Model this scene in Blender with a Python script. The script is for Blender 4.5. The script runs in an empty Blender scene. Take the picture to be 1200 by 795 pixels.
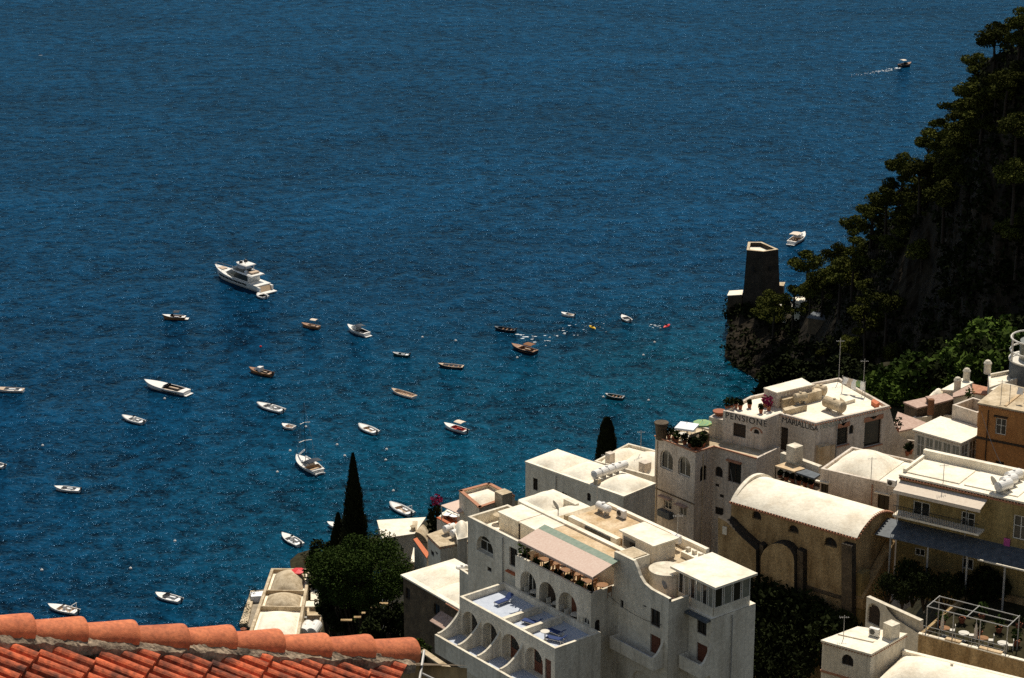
import bpy, math, random
from mathutils import Vector, noise
from mathutils.geometry import tessellate_polygon
R = math.radians
rng = random.Random(7)
scene = bpy.context.scene
col = scene.collection
# ------------------------------------------------------------------ camera
PITCH, FPX, CAM_H = R(18.5), 2800.0, 180.0
def ray(p):
    a = (p[0] - 600) / FPX; b = (397.5 - p[1]) / FPX
    return (a, math.cos(PITCH) + b * math.sin(PITCH), -math.sin(PITCH) + b * math.cos(PITCH))
def P(p, z):
    d = ray(p); t = (z - CAM_H) / d[2]
    return (d[0] * t, d[1] * t, z)
def PY(p, Y):
    d = ray(p); t = Y / d[1]
    return (d[0] * t, Y, CAM_H + d[2] * t)
def crop(x0, y0, k): return lambda u, v: (x0 + u * k, y0 + v * k)
z1 = crop(480, 540, .3209); z2 = crop(740, 430, .2893); z3 = crop(840, 520, .3458); z4 = crop(1000, 360, .2516)
z6 = crop(1060, 400, .1258); z7 = crop(270, 500, .3709); z8 = crop(860, 560, .2954)
a1 = crop(430, 560, 1/6); a2 = crop(600, 510, 1/6); a3 = crop(750, 430, 1/6); a4 = crop(880, 430, 1/6)
a5 = crop(490, 660, .1698); a6 = crop(640, 600, .2453); a7 = crop(1020, 520, .1510); a8 = crop(1000, 640, .1949)
b4 = crop(270, 650, .1257); b5 = crop(400, 640, .1949); tw = crop(830, 270, .2391)

cam_d = bpy.data.cameras.new('camera'); cam = bpy.data.objects.new('camera', cam_d); col.objects.link(cam)
cam_d.sensor_width = 36.0; cam_d.lens = FPX / 1200 * 36.0; cam_d.clip_start = 0.5; cam_d.clip_end = 20000
cam.location = (0, 0, CAM_H); cam.rotation_euler = (R(90) - PITCH, 0, 0)
scene.camera = cam

# ------------------------------------------------------------------ light
SUN_AZ, SUN_EL = R(15), R(62)          # azimuth from +Y towards +X
world = bpy.data.worlds.new('World'); scene.world = world; world.use_nodes = True
nt = world.node_tree; bg = nt.nodes['Background']
sky = nt.nodes.new('ShaderNodeTexSky'); sky.sky_type = 'NISHITA'; sky.sun_disc = False
sky.sun_elevation = SUN_EL; sky.sun_rotation = SUN_AZ; sky.air_density = 1.0; sky.dust_density = 0.2; sky.ozone_density = 2.5
hs = nt.nodes.new('ShaderNodeHueSaturation'); hs.inputs['Saturation'].default_value = .8; nt.links.new(sky.outputs[0], hs.inputs['Color']); wb = nt.nodes.new('ShaderNodeMix'); wb.data_type = 'RGBA'; wb.blend_type = 'MULTIPLY'; wb.inputs[0].default_value = 1; wb.inputs[7].default_value = (1.1, 1.0, .86, 1); nt.links.new(hs.outputs[0], wb.inputs[6]); nt.links.new(wb.outputs[2], bg.inputs[0]); bg.inputs[1].default_value = 0.092
sun_d = bpy.data.lights.new('sun', 'SUN'); sun_d.energy = 4.9; sun_d.angle = R(0.5); sun_d.color = (1.0, 0.93, 0.80)
sun = bpy.data.objects.new('sun', sun_d); col.objects.link(sun)
sv = Vector((math.sin(SUN_AZ) * math.cos(SUN_EL), math.cos(SUN_AZ) * math.cos(SUN_EL), math.sin(SUN_EL)))
sun.rotation_euler = sv.to_track_quat('Z', 'Y').to_euler(); sun.location = (0, 100, 400)
vs = scene.view_settings; vs.view_transform = 'Standard'; vs.look = 'None'; vs.exposure = 0.0; vs.gamma = 1.0
scene.cycles.use_denoising = False; scene.cycles.sample_clamp_direct = 3.5; scene.cycles.sample_clamp_indirect = 4.0
scene.cycles.max_bounces = 6

# ------------------------------------------------------------------ materials
MATS = {}
def mat(name, c, c2=None, rough=0.85, scale=1.0, metal=0.0, bump=0.0, bscale=None, contrast=(0.35, 0.7), streak=0.0, spec=0.3, trans=0.0, fine=0.0, drip=0.0, vary=False):
    m = bpy.data.materials.new(name); m.use_nodes = True; n = m.node_tree.nodes; l = m.node_tree.links
    b = n['Principled BSDF']; b.inputs['Roughness'].default_value = rough; b.inputs['Metallic'].default_value = metal
    b.inputs['Specular IOR Level'].default_value = spec
    tc = n.new('ShaderNodeTexCoord')
    if c2 is None: b.inputs['Base Color'].default_value = (*c, 1)
    else:
        t = n.new('ShaderNodeTexNoise'); t.inputs['Scale'].default_value = scale; t.inputs['Detail'].default_value = 7; t.inputs['Roughness'].default_value = 0.65
        src = tc.outputs['Object']
        if streak:
            mp = n.new('ShaderNodeMapping'); mp.inputs['Scale'].default_value = (1, 1, streak); l.new(src, mp.inputs[0]); src = mp.outputs[0]
        l.new(src, t.inputs['Vector'])
        r = n.new('ShaderNodeValToRGB'); r.color_ramp.elements[0].position = contrast[0]; r.color_ramp.elements[1].position = contrast[1]
        r.color_ramp.elements[0].color = (*c, 1); r.color_ramp.elements[1].color = (*c2, 1)
        l.new(t.outputs[0], r.inputs[0]); out = r.outputs[0]
        if fine:
            t2 = n.new('ShaderNodeTexNoise'); t2.inputs['Scale'].default_value = scale * 7; t2.inputs['Detail'].default_value = 4
            l.new(tc.outputs['Object'], t2.inputs['Vector'])
            mr = n.new('ShaderNodeMapRange'); mr.inputs[1].default_value = .3; mr.inputs[2].default_value = .7
            mr.inputs[3].default_value = 1 - fine; mr.inputs[4].default_value = 1 + fine * .5
            l.new(t2.outputs[0], mr.inputs[0])
            mx = n.new('ShaderNodeMix'); mx.data_type = 'RGBA'; mx.blend_type = 'MULTIPLY'; mx.inputs[0].default_value = 1
            l.new(out, mx.inputs[6]); l.new(mr.outputs[0], mx.inputs[7]); out = mx.outputs[2]
        if drip:                                   # rain streaks running down the wall
            mp = n.new('ShaderNodeMapping'); mp.inputs['Scale'].default_value = (1, 1, .045); l.new(tc.outputs['Object'], mp.inputs[0])
            t3 = n.new('ShaderNodeTexNoise'); t3.inputs['Scale'].default_value = 2.6; t3.inputs['Detail'].default_value = 6; t3.inputs['Roughness'].default_value = .7; l.new(mp.outputs[0], t3.inputs['Vector'])
            m3 = n.new('ShaderNodeMapRange'); m3.inputs[1].default_value = .52; m3.inputs[2].default_value = .72; m3.inputs[3].default_value = 1; m3.inputs[4].default_value = 1 - drip; l.new(t3.outputs[0], m3.inputs[0])
            mx = n.new('ShaderNodeMix'); mx.data_type = 'RGBA'; mx.blend_type = 'MULTIPLY'; mx.inputs[0].default_value = 1; l.new(out, mx.inputs[6]); l.new(m3.outputs[0], mx.inputs[7]); out = mx.outputs[2]
        if vary:                                   # every plant its own tone
            oi = n.new('ShaderNodeObjectInfo'); m4 = n.new('ShaderNodeMapRange'); m4.inputs[3].default_value = vary[0]; m4.inputs[4].default_value = vary[1]; l.new(oi.outputs['Random'], m4.inputs[0])
            mx = n.new('ShaderNodeMix'); mx.data_type = 'RGBA'; mx.blend_type = 'MULTIPLY'; mx.inputs[0].default_value = 1; l.new(out, mx.inputs[6]); l.new(m4.outputs[0], mx.inputs[7]); out = mx.outputs[2]
        l.new(out, b.inputs['Base Color'])
    if bump:
        t = n.new('ShaderNodeTexNoise'); t.inputs['Scale'].default_value = bscale or scale * 4; t.inputs['Detail'].default_value = 5
        l.new(tc.outputs['Object'], t.inputs['Vector'])
        bp = n.new('ShaderNodeBump'); bp.inputs['Distance'].default_value = bump; bp.inputs['Strength'].default_value = 1.0
        l.new(t.outputs[0], bp.inputs['Height']); l.new(bp.outputs[0], b.inputs['Normal'])
    MATS[name] = m
    return m
def leafmat(name, c, c2, scale=0.8):
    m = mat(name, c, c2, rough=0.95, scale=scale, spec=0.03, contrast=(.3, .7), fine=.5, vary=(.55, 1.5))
    return m
white = mat('white_plaster', (.50, .43, .32), (.78, .70, .56), scale=.5, streak=.3, bump=.02, bscale=5, fine=.18, contrast=(.27, .56), drip=.28)
pinkish = mat('aged_plaster', (.52, .43, .34), (.74, .65, .55), scale=.6, streak=.3, bump=.02, bscale=5, fine=.25, drip=.4)
roofw = mat('cream_roof', (.66, .56, .42), (.87, .79, .64), scale=.5, bump=.02, bscale=6, fine=.12, contrast=(.28, .55))
rooft = mat('weathered_roof', (.36, .27, .16), (.64, .52, .36), scale=.7, bump=.02, bscale=6, fine=.25, contrast=(.35, .65))
ochre = mat('ochre_roof', (.45, .30, .15), (.68, .52, .34), scale=.8, bump=.02, bscale=8, fine=.2, contrast=(.35, .65))
pinkroof = mat('pink_tile_roof', (.40, .26, .20), (.55, .40, .32), scale=3, bump=.03, bscale=14, fine=.25)
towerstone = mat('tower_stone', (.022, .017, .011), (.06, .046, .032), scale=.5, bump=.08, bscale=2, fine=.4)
stone = mat('church_stone', (.25, .155, .065), (.52, .36, .18), scale=.9, streak=.4, bump=.05, bscale=5, fine=.35, drip=.35)
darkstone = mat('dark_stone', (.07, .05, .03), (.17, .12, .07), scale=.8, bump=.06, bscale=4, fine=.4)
yellow = mat('yellow_plaster', (.22, .155, .055), (.36, .265, .11), scale=.5, streak=.3, bump=.02, bscale=5, fine=.25, drip=.4)
orange = mat('orange_plaster', (.36, .15, .045), (.52, .24, .08), scale=.6, streak=.35, bump=.02, bscale=5, fine=.2)
terra = mat('terracotta', (.44, .115, .045), (.64, .19, .075), scale=6.0, bump=.002, bscale=140, fine=.3, vary=(.82, 1.1), rough=.75)
tile = mat('roof_tile', (.09, .026, .014), (.63, .13, .045), scale=4.2, bump=.003, bscale=120, fine=.55, rough=.8, contrast=(.36, .60))
brick = mat('brick_trim', (.36, .15, .08), (.50, .26, .16), scale=4, fine=.25)
mortar = mat('mortar', (.06, .042, .028), (.38, .28, .19), scale=7, bump=.03, bscale=18, fine=.4, contrast=(.35, .62))
glass = mat('window_glass', (.018, .018, .016), rough=.12, spec=.5)
glassy = mat('pale_glass', (.16, .16, .13), (.26, .25, .20), scale=1.5, rough=.2, spec=.5)
frame_w = mat('white_frame', (.62, .58, .50), rough=.5)
wood = mat('brown_door', (.11, .035, .018), (.17, .06, .03), scale=5, rough=.6)
dkwood = mat('dark_wood', (.03, .02, .014), (.06, .04, .025), scale=6, rough=.7)
dark = mat('dark_void', (.02, .018, .016), rough=.9)
iron = mat('iron', (.03, .03, .03), rough=.5, metal=.3)
greym = mat('grey_metal', (.30, .29, .27), (.42, .40, .37), scale=4, rough=.5, metal=.2)
bluegrey = mat('blue_grey_sheet', (.06, .07, .08), (.12, .135, .15), scale=2, rough=.6, fine=.2)
bluetile = mat('pale_blue_tiles', (.42, .46, .54), (.52, .56, .64), scale=2, rough=.5, fine=.1)
bluecloth = mat('blue_cloth', (.02, .04, .13), rough=.8)
canvas = mat('cream_canvas', (.60, .50, .40), (.70, .60, .48), scale=3, rough=.9)
canvas_p = mat('striped_awning_cloth', (.56, .40, .32), (.66, .52, .43), scale=6, rough=.9)
canvas_g = mat('green_awning_cloth', (.20, .26, .20), (.30, .34, .27), scale=3, rough=.9)
whitec = mat('white_cloth', (.82, .82, .82), rough=.9)
greenc = mat('green_cloth', (.10, .30, .22), (.45, .45, .10), scale=4, rough=.9)
pot = mat('clay_pot', (.30, .10, .05), rough=.8)
hullw = mat('white_gelcoat', (.74, .70, .64), (.82, .79, .74), scale=1, rough=.3, spec=.5)
hullgrey = mat('grey_gelcoat', (.30, .30, .30), rough=.35, spec=.5)
hulld = mat('dark_hull', (.02, .025, .03), rough=.35, spec=.5)
hullgreen = mat('green_hull', (.02, .07, .06), rough=.4, spec=.5)
hullblue = mat('blue_hull', (.015, .03, .08), rough=.35, spec=.5)
varnish = mat('varnished_wood', (.22, .10, .04), (.34, .17, .07), scale=5, rough=.35, spec=.5)
teak = mat('teak_deck', (.36, .25, .15), (.48, .34, .22), scale=8, rough=.7)
cush = mat('tan_cushion', (.48, .36, .26), rough=.8)
redc = mat('red_cushion', (.45, .06, .04), rough=.8)
bown = mat('brown_canvas', (.20, .09, .04), rough=.9)
rubber = mat('grey_tube', (.55, .53, .50), rough=.55)
outb = mat('black_outboard', (.02, .02, .022), rough=.3, spec=.5)
yel = mat('yellow_plastic', (.70, .42, .02), rough=.4); red = mat('red_plastic', (.62, .03, .03), rough=.4)
foam = mat('foam', (.72, .76, .78), rough=.9)
bark = mat('bark', (.02, .014, .009), (.045, .032, .022), scale=3, bump=.03, rough=.95)
leaf_pine = leafmat('pine_needles', (.022, .029, .006), (.088, .090, .018), .35)
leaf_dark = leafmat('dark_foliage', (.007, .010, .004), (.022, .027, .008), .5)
leaf_cyp = leafmat('cypress_foliage', (.012, .015, .006), (.028, .032, .012), 1)
leaf_mid = leafmat('green_foliage', (.014, .028, .006), (.045, .068, .014), .6)
leaf_bush = leafmat('scrub_foliage', (.030, .054, .008), (.080, .115, .020), .3)
flower = leafmat('magenta_flowers', (.12, .008, .03), (.2, .02, .06), 3)
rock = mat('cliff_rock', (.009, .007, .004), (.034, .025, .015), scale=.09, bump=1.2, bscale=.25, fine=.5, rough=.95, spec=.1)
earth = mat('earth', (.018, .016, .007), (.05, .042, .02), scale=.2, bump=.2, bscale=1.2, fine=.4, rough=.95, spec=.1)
paving = mat('stone_paving', (.22, .18, .13), (.36, .31, .24), scale=1, fine=.25, bump=.02)
letter = mat('black_letters', (.05, .045, .04), rough=.9)
letter2 = mat('faded_green_letters', (.30, .33, .28), rough=.9)
pinkcl = mat('pink_cloth', (.45, .08, .25), rough=.9)

# ------------------------------------------------------------------ mesh helpers
WORLD = {}
def tag(o, label=None, cat=None, group=None, kind=None):
    if label: o['label'] = label
    if cat: o['category'] = cat
    if group: o['group'] = group
    if kind: o['kind'] = kind
    return o
def empty(name, loc, label, cat, group=None, rz=0.0):
    o = bpy.data.objects.new(name, None); col.objects.link(o); o.location = loc; o.rotation_euler = (0, 0, rz)
    o.empty_display_size = .3; WORLD[o.name] = Vector(loc)
    return tag(o, label, cat, group)
class MB:
    def __init__(s): s.v = []; s.f = []
    def add(s, vs, fs):
        k = len(s.v); s.v += [tuple(p) for p in vs]; s.f += [tuple(i + k for i in f) for f in fs]; return s
    def quad(s, a, b, c, d): return s.add([a, b, c, d], [(0, 1, 2, 3)])
    def box(s, c, size, rz=0.0, ax=None, ay=None):
        ax = ax or (math.cos(rz), math.sin(rz)); ay = ay or (-ax[1], ax[0])
        hx, hy, hz = size[0] / 2, size[1] / 2, size[2] / 2; vs = []
        for dz in (-hz, hz):
            for dx, dy in ((-hx, -hy), (hx, -hy), (hx, hy), (-hx, hy)):
                vs.append((c[0] + ax[0] * dx + ay[0] * dy, c[1] + ax[1] * dx + ay[1] * dy, c[2] + dz))
        return s.add(vs, [(3, 2, 1, 0), (4, 5, 6, 7), (0, 1, 5, 4), (1, 2, 6, 5), (2, 3, 7, 6), (3, 0, 4, 7)])
    def prism(s, poly, za, zb):                   # poly = CCW list of (x, y); za, zb numbers or per-vertex lists
        n = len(poly); za = za if isinstance(za, (list, tuple)) else [za] * n; zb = zb if isinstance(zb, (list, tuple)) else [zb] * n
        vs = [(p[0], p[1], z) for p, z in zip(poly, za)] + [(p[0], p[1], z) for p, z in zip(poly, zb)]
        fs = [(i, (i + 1) % n, n + (i + 1) % n, n + i) for i in range(n)]
        tri = tessellate_polygon([[Vector((p[0], p[1], 0)) for p in poly]])
        for t in tri:
            a, b, c = t; A, B, C = poly[a], poly[b], poly[c]
            if (B[0]-A[0])*(C[1]-A[1]) - (B[1]-A[1])*(C[0]-A[0]) < 0: a, c = c, a
            fs += [(c, b, a), (n + a, n + b, n + c)]
        return s.add(vs, fs)
    def tube(s, pts, r, seg=6, cap=True):
        pts = [Vector(p) for p in pts]; rr = r if isinstance(r, (list, tuple)) else [r] * len(pts); vs = []; fs = []
        for i, p in enumerate(pts):
            d = (pts[min(i + 1, len(pts) - 1)] - pts[max(i - 1, 0)]).normalized()
            u = d.cross(Vector((0, 0, 1)) if abs(d.z) < .95 else Vector((1, 0, 0))).normalized(); w = d.cross(u)
            for k in range(seg):
                a = 2 * math.pi * k / seg; vs.append(p + (u * math.cos(a) + w * math.sin(a)) * rr[i])
        for i in range(len(pts) - 1):
            for k in range(seg):
                fs.append((i*seg + k, (i+1)*seg + k, (i+1)*seg + (k+1) % seg, i*seg + (k+1) % seg))
        if cap: fs += [tuple(range(seg)), tuple(reversed(range((len(pts)-1)*seg, len(pts)*seg)))]
        return s.add(vs, fs)
    def lathe(s, prof, o=(0, 0, 0), seg=12):
        vs = []; fs = []
        for r, z in prof:
            for k in range(seg):
                a = 2 * math.pi * k / seg; vs.append((o[0] + r * math.cos(a), o[1] + r * math.sin(a), o[2] + z))
        for i in range(len(prof) - 1):
            for k in range(seg): fs.append((i*seg + k, i*seg + (k+1) % seg, (i+1)*seg + (k+1) % seg, (i+1)*seg + k))
        fs += [tuple(reversed(range(seg))), tuple(range((len(prof)-1)*seg, len(prof)*seg))]
        return s.add(vs, fs)
    def grid(s, fn, nu, nv):
        vs = [fn(i / nu, j / nv) for j in range(nv + 1) for i in range(nu + 1)]
        fs = [(j*(nu+1)+i, j*(nu+1)+i+1, (j+1)*(nu+1)+i+1, (j+1)*(nu+1)+i) for j in range(nv) for i in range(nu)]
        return s.add(vs, fs)
    def build(s, name, m, parent=None, local=False, smooth=False, kind=None):
        me = bpy.data.meshes.new(name); off = Vector((0, 0, 0))
        if parent is not None and not local: off = WORLD[parent.name]
        me.from_pydata([(v[0]-off.x, v[1]-off.y, v[2]-off.z) for v in s.v], [], s.f); me.materials.append(MATS[m] if isinstance(m, str) else m)
        if smooth:
            for p in me.polygons: p.use_smooth = True
        me.update(); o = bpy.data.objects.new(name, me); col.objects.link(o)
        if parent is not None: o.parent = parent
        WORLD[o.name] = off
        if kind: o['kind'] = kind
        return o
def lerp(a, b, t): return tuple(x + (y - x) * t for x, y in zip(a, b))
def inset(poly, d):                               # CCW polygon shrunk by d (negative grows)
    out = []; n = len(poly)
    for i in range(n):
        a, b, c = poly[i-1], poly[i], poly[(i+1) % n]
        d1 = Vector((b[0]-a[0], b[1]-a[1])).normalized(); d2 = Vector((c[0]-b[0], c[1]-b[1])).normalized()
        n1 = Vector((-d1.y, d1.x)); n2 = Vector((-d2.y, d2.x)); k = 1 + n1.dot(n2)
        m = (n1 + n2) / max(k, .3); out.append((b[0] + m.x * d, b[1] + m.y * d))
    return out
def copy_tree(o, parent=None):
    c = o.copy(); col.objects.link(c); c.parent = parent
    WORLD[c.name] = WORLD.get(o.name, Vector((0, 0, 0)))
    for ch in [x for x in o.children]: copy_tree(ch, c)
    return c
# ------------------------------------------------------------------ sea
def make_sea():
    m = bpy.data.materials.new('sea_water'); m.use_nodes = True; n = m.node_tree.nodes; l = m.node_tree.links
    b = n['Principled BSDF']
    tc = n.new('ShaderNodeTexCoord')
    def noise_t(scale, detail, stretch, rot=0.0, rough=.55):
        mp = n.new('ShaderNodeMapping'); mp.inputs['Scale'].default_value = stretch; mp.inputs['Rotation'].default_value = (0, 0, rot)
        l.new(tc.outputs['Object'], mp.inputs[0]); t = n.new('ShaderNodeTexNoise'); t.inputs['Scale'].default_value = scale
        t.inputs['Detail'].default_value = detail; t.inputs['Roughness'].default_value = rough; l.new(mp.outputs[0], t.inputs['Vector']); return t
    def math_n(op, a, bv):
        q = n.new('ShaderNodeMath'); q.operation = op
        for i, x in enumerate((a, bv)):
            if isinstance(x, (int, float)): q.inputs[i].default_value = x
            else: l.new(x, q.inputs[i])
        return q.outputs[0]
    # wave height in metres: long low swell, wind waves, ripples
    swell = noise_t(.035, 2, (.6, 1, 1), R(25)); waves = noise_t(.26, 4, (.8, .9, 1), R(-15), .68); rip = noise_t(.95, 3, (.9, .8, 1), R(30), .7)
    h = math_n('ADD', math_n('MULTIPLY', swell.outputs[0], 1.3), math_n('ADD', math_n('MULTIPLY', waves.outputs[0], .95), math_n('MULTIPLY', rip.outputs[0], .27)))
    bp = n.new('ShaderNodeBump'); bp.inputs['Distance'].default_value = 1.0; bp.inputs['Strength'].default_value = 1.0
    l.new(h, bp.inputs['Height']); pass
    # water body colour: deep navy offshore, teal over the shallows near the shore
    c0 = P((560, 520), 0); sep = n.new('ShaderNodeSeparateXYZ'); l.new(tc.outputs['Object'], sep.inputs[0])
    def blob(px, sx, sy):
        c = P(px, 0); dx = math_n('DIVIDE', math_n('SUBTRACT', sep.outputs[0], c[0]), sx); dy = math_n('DIVIDE', math_n('SUBTRACT', sep.outputs[1], c[1]), sy)
        r2 = math_n('ADD', math_n('MULTIPLY', dx, dx), math_n('MULTIPLY', dy, dy)); return math_n('POWER', 2.718, math_n('MULTIPLY', r2, -1.0))
    big = noise_t(.012, 3, (.6, 1, 1))
    s = math_n('ADD', math_n('MULTIPLY', blob((540, 590), 50, 80), .55), math_n('MULTIPLY', blob((830, 455), 30, 55), .5))
    s = math_n('MULTIPLY', s, math_n('ADD', math_n('MULTIPLY', big.outputs[0], 1.4), .2))
    mx = n.new('ShaderNodeMix'); mx.data_type = 'RGBA'; mx.clamp_factor = True; l.new(s, mx.inputs[0])
    mx.inputs[6].default_value = (.0014, .023, .054, 1); mx.inputs[7].default_value = (.002, .050, .066, 1)
    # light through the crests painted into the colour: crests lighter, troughs darker
    cr = n.new('ShaderNodeMapRange'); cr.inputs[1].default_value = .40; cr.inputs[2].default_value = .62; cr.inputs[3].default_value = .12; cr.inputs[4].default_value = 2.1
    l.new(math_n('ADD', math_n('MULTIPLY', waves.outputs[0], .5), math_n('ADD', math_n('MULTIPLY', rip.outputs[0], .35), math_n('MULTIPLY', swell.outputs[0], .15))), cr.inputs[0])
    mm = n.new('ShaderNodeMix'); mm.data_type = 'RGBA'; mm.blend_type = 'MULTIPLY'; mm.inputs[0].default_value = 1; l.new(mx.outputs[2], mm.inputs[6]); lane = noise_t(.006, 4, (.5, 1, 1), R(10), .6); l.new(math_n('MULTIPLY', cr.outputs[0], math_n('ADD', math_n('MULTIPLY', lane.outputs[0], 1.1), .45)), mm.inputs[7])
    # few small white specks
    cap = noise_t(.55, 2, (.45, 1, 1), R(5), .7); capm = noise_t(.035, 2, (.6, 1, 1))
    k = n.new('ShaderNodeMapRange'); k.inputs[1].default_value = .80; k.inputs[2].default_value = .84; l.new(math_n('ADD', cap.outputs[0], math_n('MULTIPLY', math_n('SUBTRACT', capm.outputs[0], .5), .25)), k.inputs[0])
    mf = n.new('ShaderNodeMix'); mf.data_type = 'RGBA'; l.new(k.outputs[0], mf.inputs[0]); l.new(mm.outputs[2], mf.inputs[6]); mf.inputs[7].default_value = (.7, .75, .78, 1)
    # water body (diffuse upwelling) under a bluish Fresnel mirror
    df = n.new('ShaderNodeBsdfDiffuse'); gl = n.new('ShaderNodeBsdfGlossy'); fr = n.new('ShaderNodeFresnel'); ms = n.new('ShaderNodeMixShader')
    l.new(mf.outputs[2], df.inputs['Color']); gl.inputs['Color'].default_value = (.26, .54, .90, 1); gl.inputs['Roughness'].default_value = .13; fr.inputs['IOR'].default_value = 1.33
    for q in (df, gl, fr): l.new(bp.outputs[0], q.inputs['Normal'])
    l.new(math_n('MULTIPLY', fr.outputs[0], .33), ms.inputs[0]); l.new(df.outputs[0], ms.inputs[1]); l.new(gl.outputs[0], ms.inputs[2])
    l.new(ms.outputs[0], n['Material Output'].inputs['Surface']); n.remove(b)
    MATS['sea_water'] = m
    mb = MB(); mb.quad((-6000, -300, 0), (6000, -300, 0), (6000, 12000, 0), (-6000, 12000, 0))
    mb.build('sea', m, kind='structure')
make_sea()

# ------------------------------------------------------------------ boats
def hull_fn(L, B, free, sheer=.25, full=.62, tuck=.8):
    def half(u):                                  # u 0 stern .. 1 bow
        a = tuck + (1 - tuck) * min(1, u / .35)
        return B / 2 * a * (1 - max(0, (u - .35) / .65) ** (1 / (1 - full) * .9 + .3)) if u < 1 else 0.0
    def top(u): return free * (1 + sheer * (2 * max(0, u - .3)) ** 2)
    return half, top
def hull_mesh(mb, L, B, free, n=14, **k):
    half, top = hull_fn(L, B, free, **k); rings = []
    for i in range(n + 1):
        u = i / n; x = -L/2 + L * u; h = max(half(u), .02); t = top(u); rake = .10 * L * max(0, u - .75) * 4
        rings.append([(x - rake, 0, -.35), (x - rake * .8, h * .55, -.12), (x - rake * .5, h * .82, t * .35), (x, h, t), (x, -h, t), (x - rake * .5, -h * .82, t * .35), (x - rake * .8, -h * .55, -.12)])
    vs = [p for r in rings for p in r]; fs = []
    for i in range(n):
        for a in (0, 1, 2, 4, 5, 6):
            b = (a + 1) % 7; fs.append((i*7 + a, (i+1)*7 + a, (i+1)*7 + b, i*7 + b))
    fs.append(tuple(range(7)))
    return mb.add(vs, fs)
def deck_mesh(mb, L, B, free, u0, u1, rim=.14, dz=.0, n=14, **k):
    """decked from the bow back to u1 and astern of u0, open cockpit between, with a rim all round"""
    half, top = hull_fn(L, B, free, **k)
    us = sorted(set([i / n for i in range(n + 1)] + [u0, u1]))
    for a, b in zip(us[:-1], us[1:]):
        xa, xb = -L/2 + L*a, -L/2 + L*b; ha, hb = max(half(a), .02) + .03, max(half(b), .02) + .03; ta, tb = top(a) + .02 + dz, top(b) + .02 + dz
        if a >= u0 - 1e-6 and b <= u1 + 1e-6:
            for sg in (1, -1):
                q = [(xa, sg*ha, ta), (xb, sg*hb, tb), (xb, sg*max(hb - rim, .02), tb), (xa, sg*max(ha - rim, .02), ta)]
                mb.quad(*(q if sg < 0 else q[::-1]))
        else: mb.add([(xa, -ha, ta), (xb, -hb, tb), (xb, 0, tb + .06), (xb, hb, tb), (xa, ha, ta), (xa, 0, ta + .06)], [(0, 1, 2, 5), (5, 2, 3, 4)])
    return mb
def cockpit_mesh(mb, L, B, free, u0, u1, depth, rim=.14, n=8, **k):
    half, top = hull_fn(L, B, free, **k); fl = max(free - depth, .08)
    prev = None
    for i in range(n + 1):
        u = u0 + (u1 - u0) * i / n; x = -L/2 + L*u; h = max(half(u) - rim + .02, .03); t = top(u) + .015
        cur = [(x, -h, t), (x, -h * .9, fl), (x, h * .9, fl), (x, h, t)]
        if prev:
            for a in range(3): mb.quad(prev[a], prev[a+1], cur[a+1], cur[a])
        else: mb.quad(*cur)
        prev = cur
    mb.quad(*prev[::-1]); return mb
def outboard(root, x, z):
    m = MB(); m.box((x - .22, 0, z + .28), (.34, .30, .42)); m.box((x - .2, 0, z - .2), (.16, .14, .6))
    m.build('outboard_motor', outb, root, local=True)
def canopy(root, x0, x1, w, z0, z1, m='cream_canvas'):
    c = MB(); c.grid(lambda u, v: (x0 + (x1-x0)*u, -w/2 + w*v, z1 + .14 * math.sin(math.pi * v)), 2, 6)
    c.grid(lambda u, v: (x1 - (x1-x0)*u, -w/2 + w*v, z1 - .04 + .14 * math.sin(math.pi * v)), 2, 6)
    co = c.build('canopy', m, root, local=True)
    for x in (x0 + .05, x1 - .05):
        for s in (-1, 1): MB().tube([(x, s * w * .48, z0), (x, s * w * .48, z1)], .025, 5).build('pole', greym, co, local=True)
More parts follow.
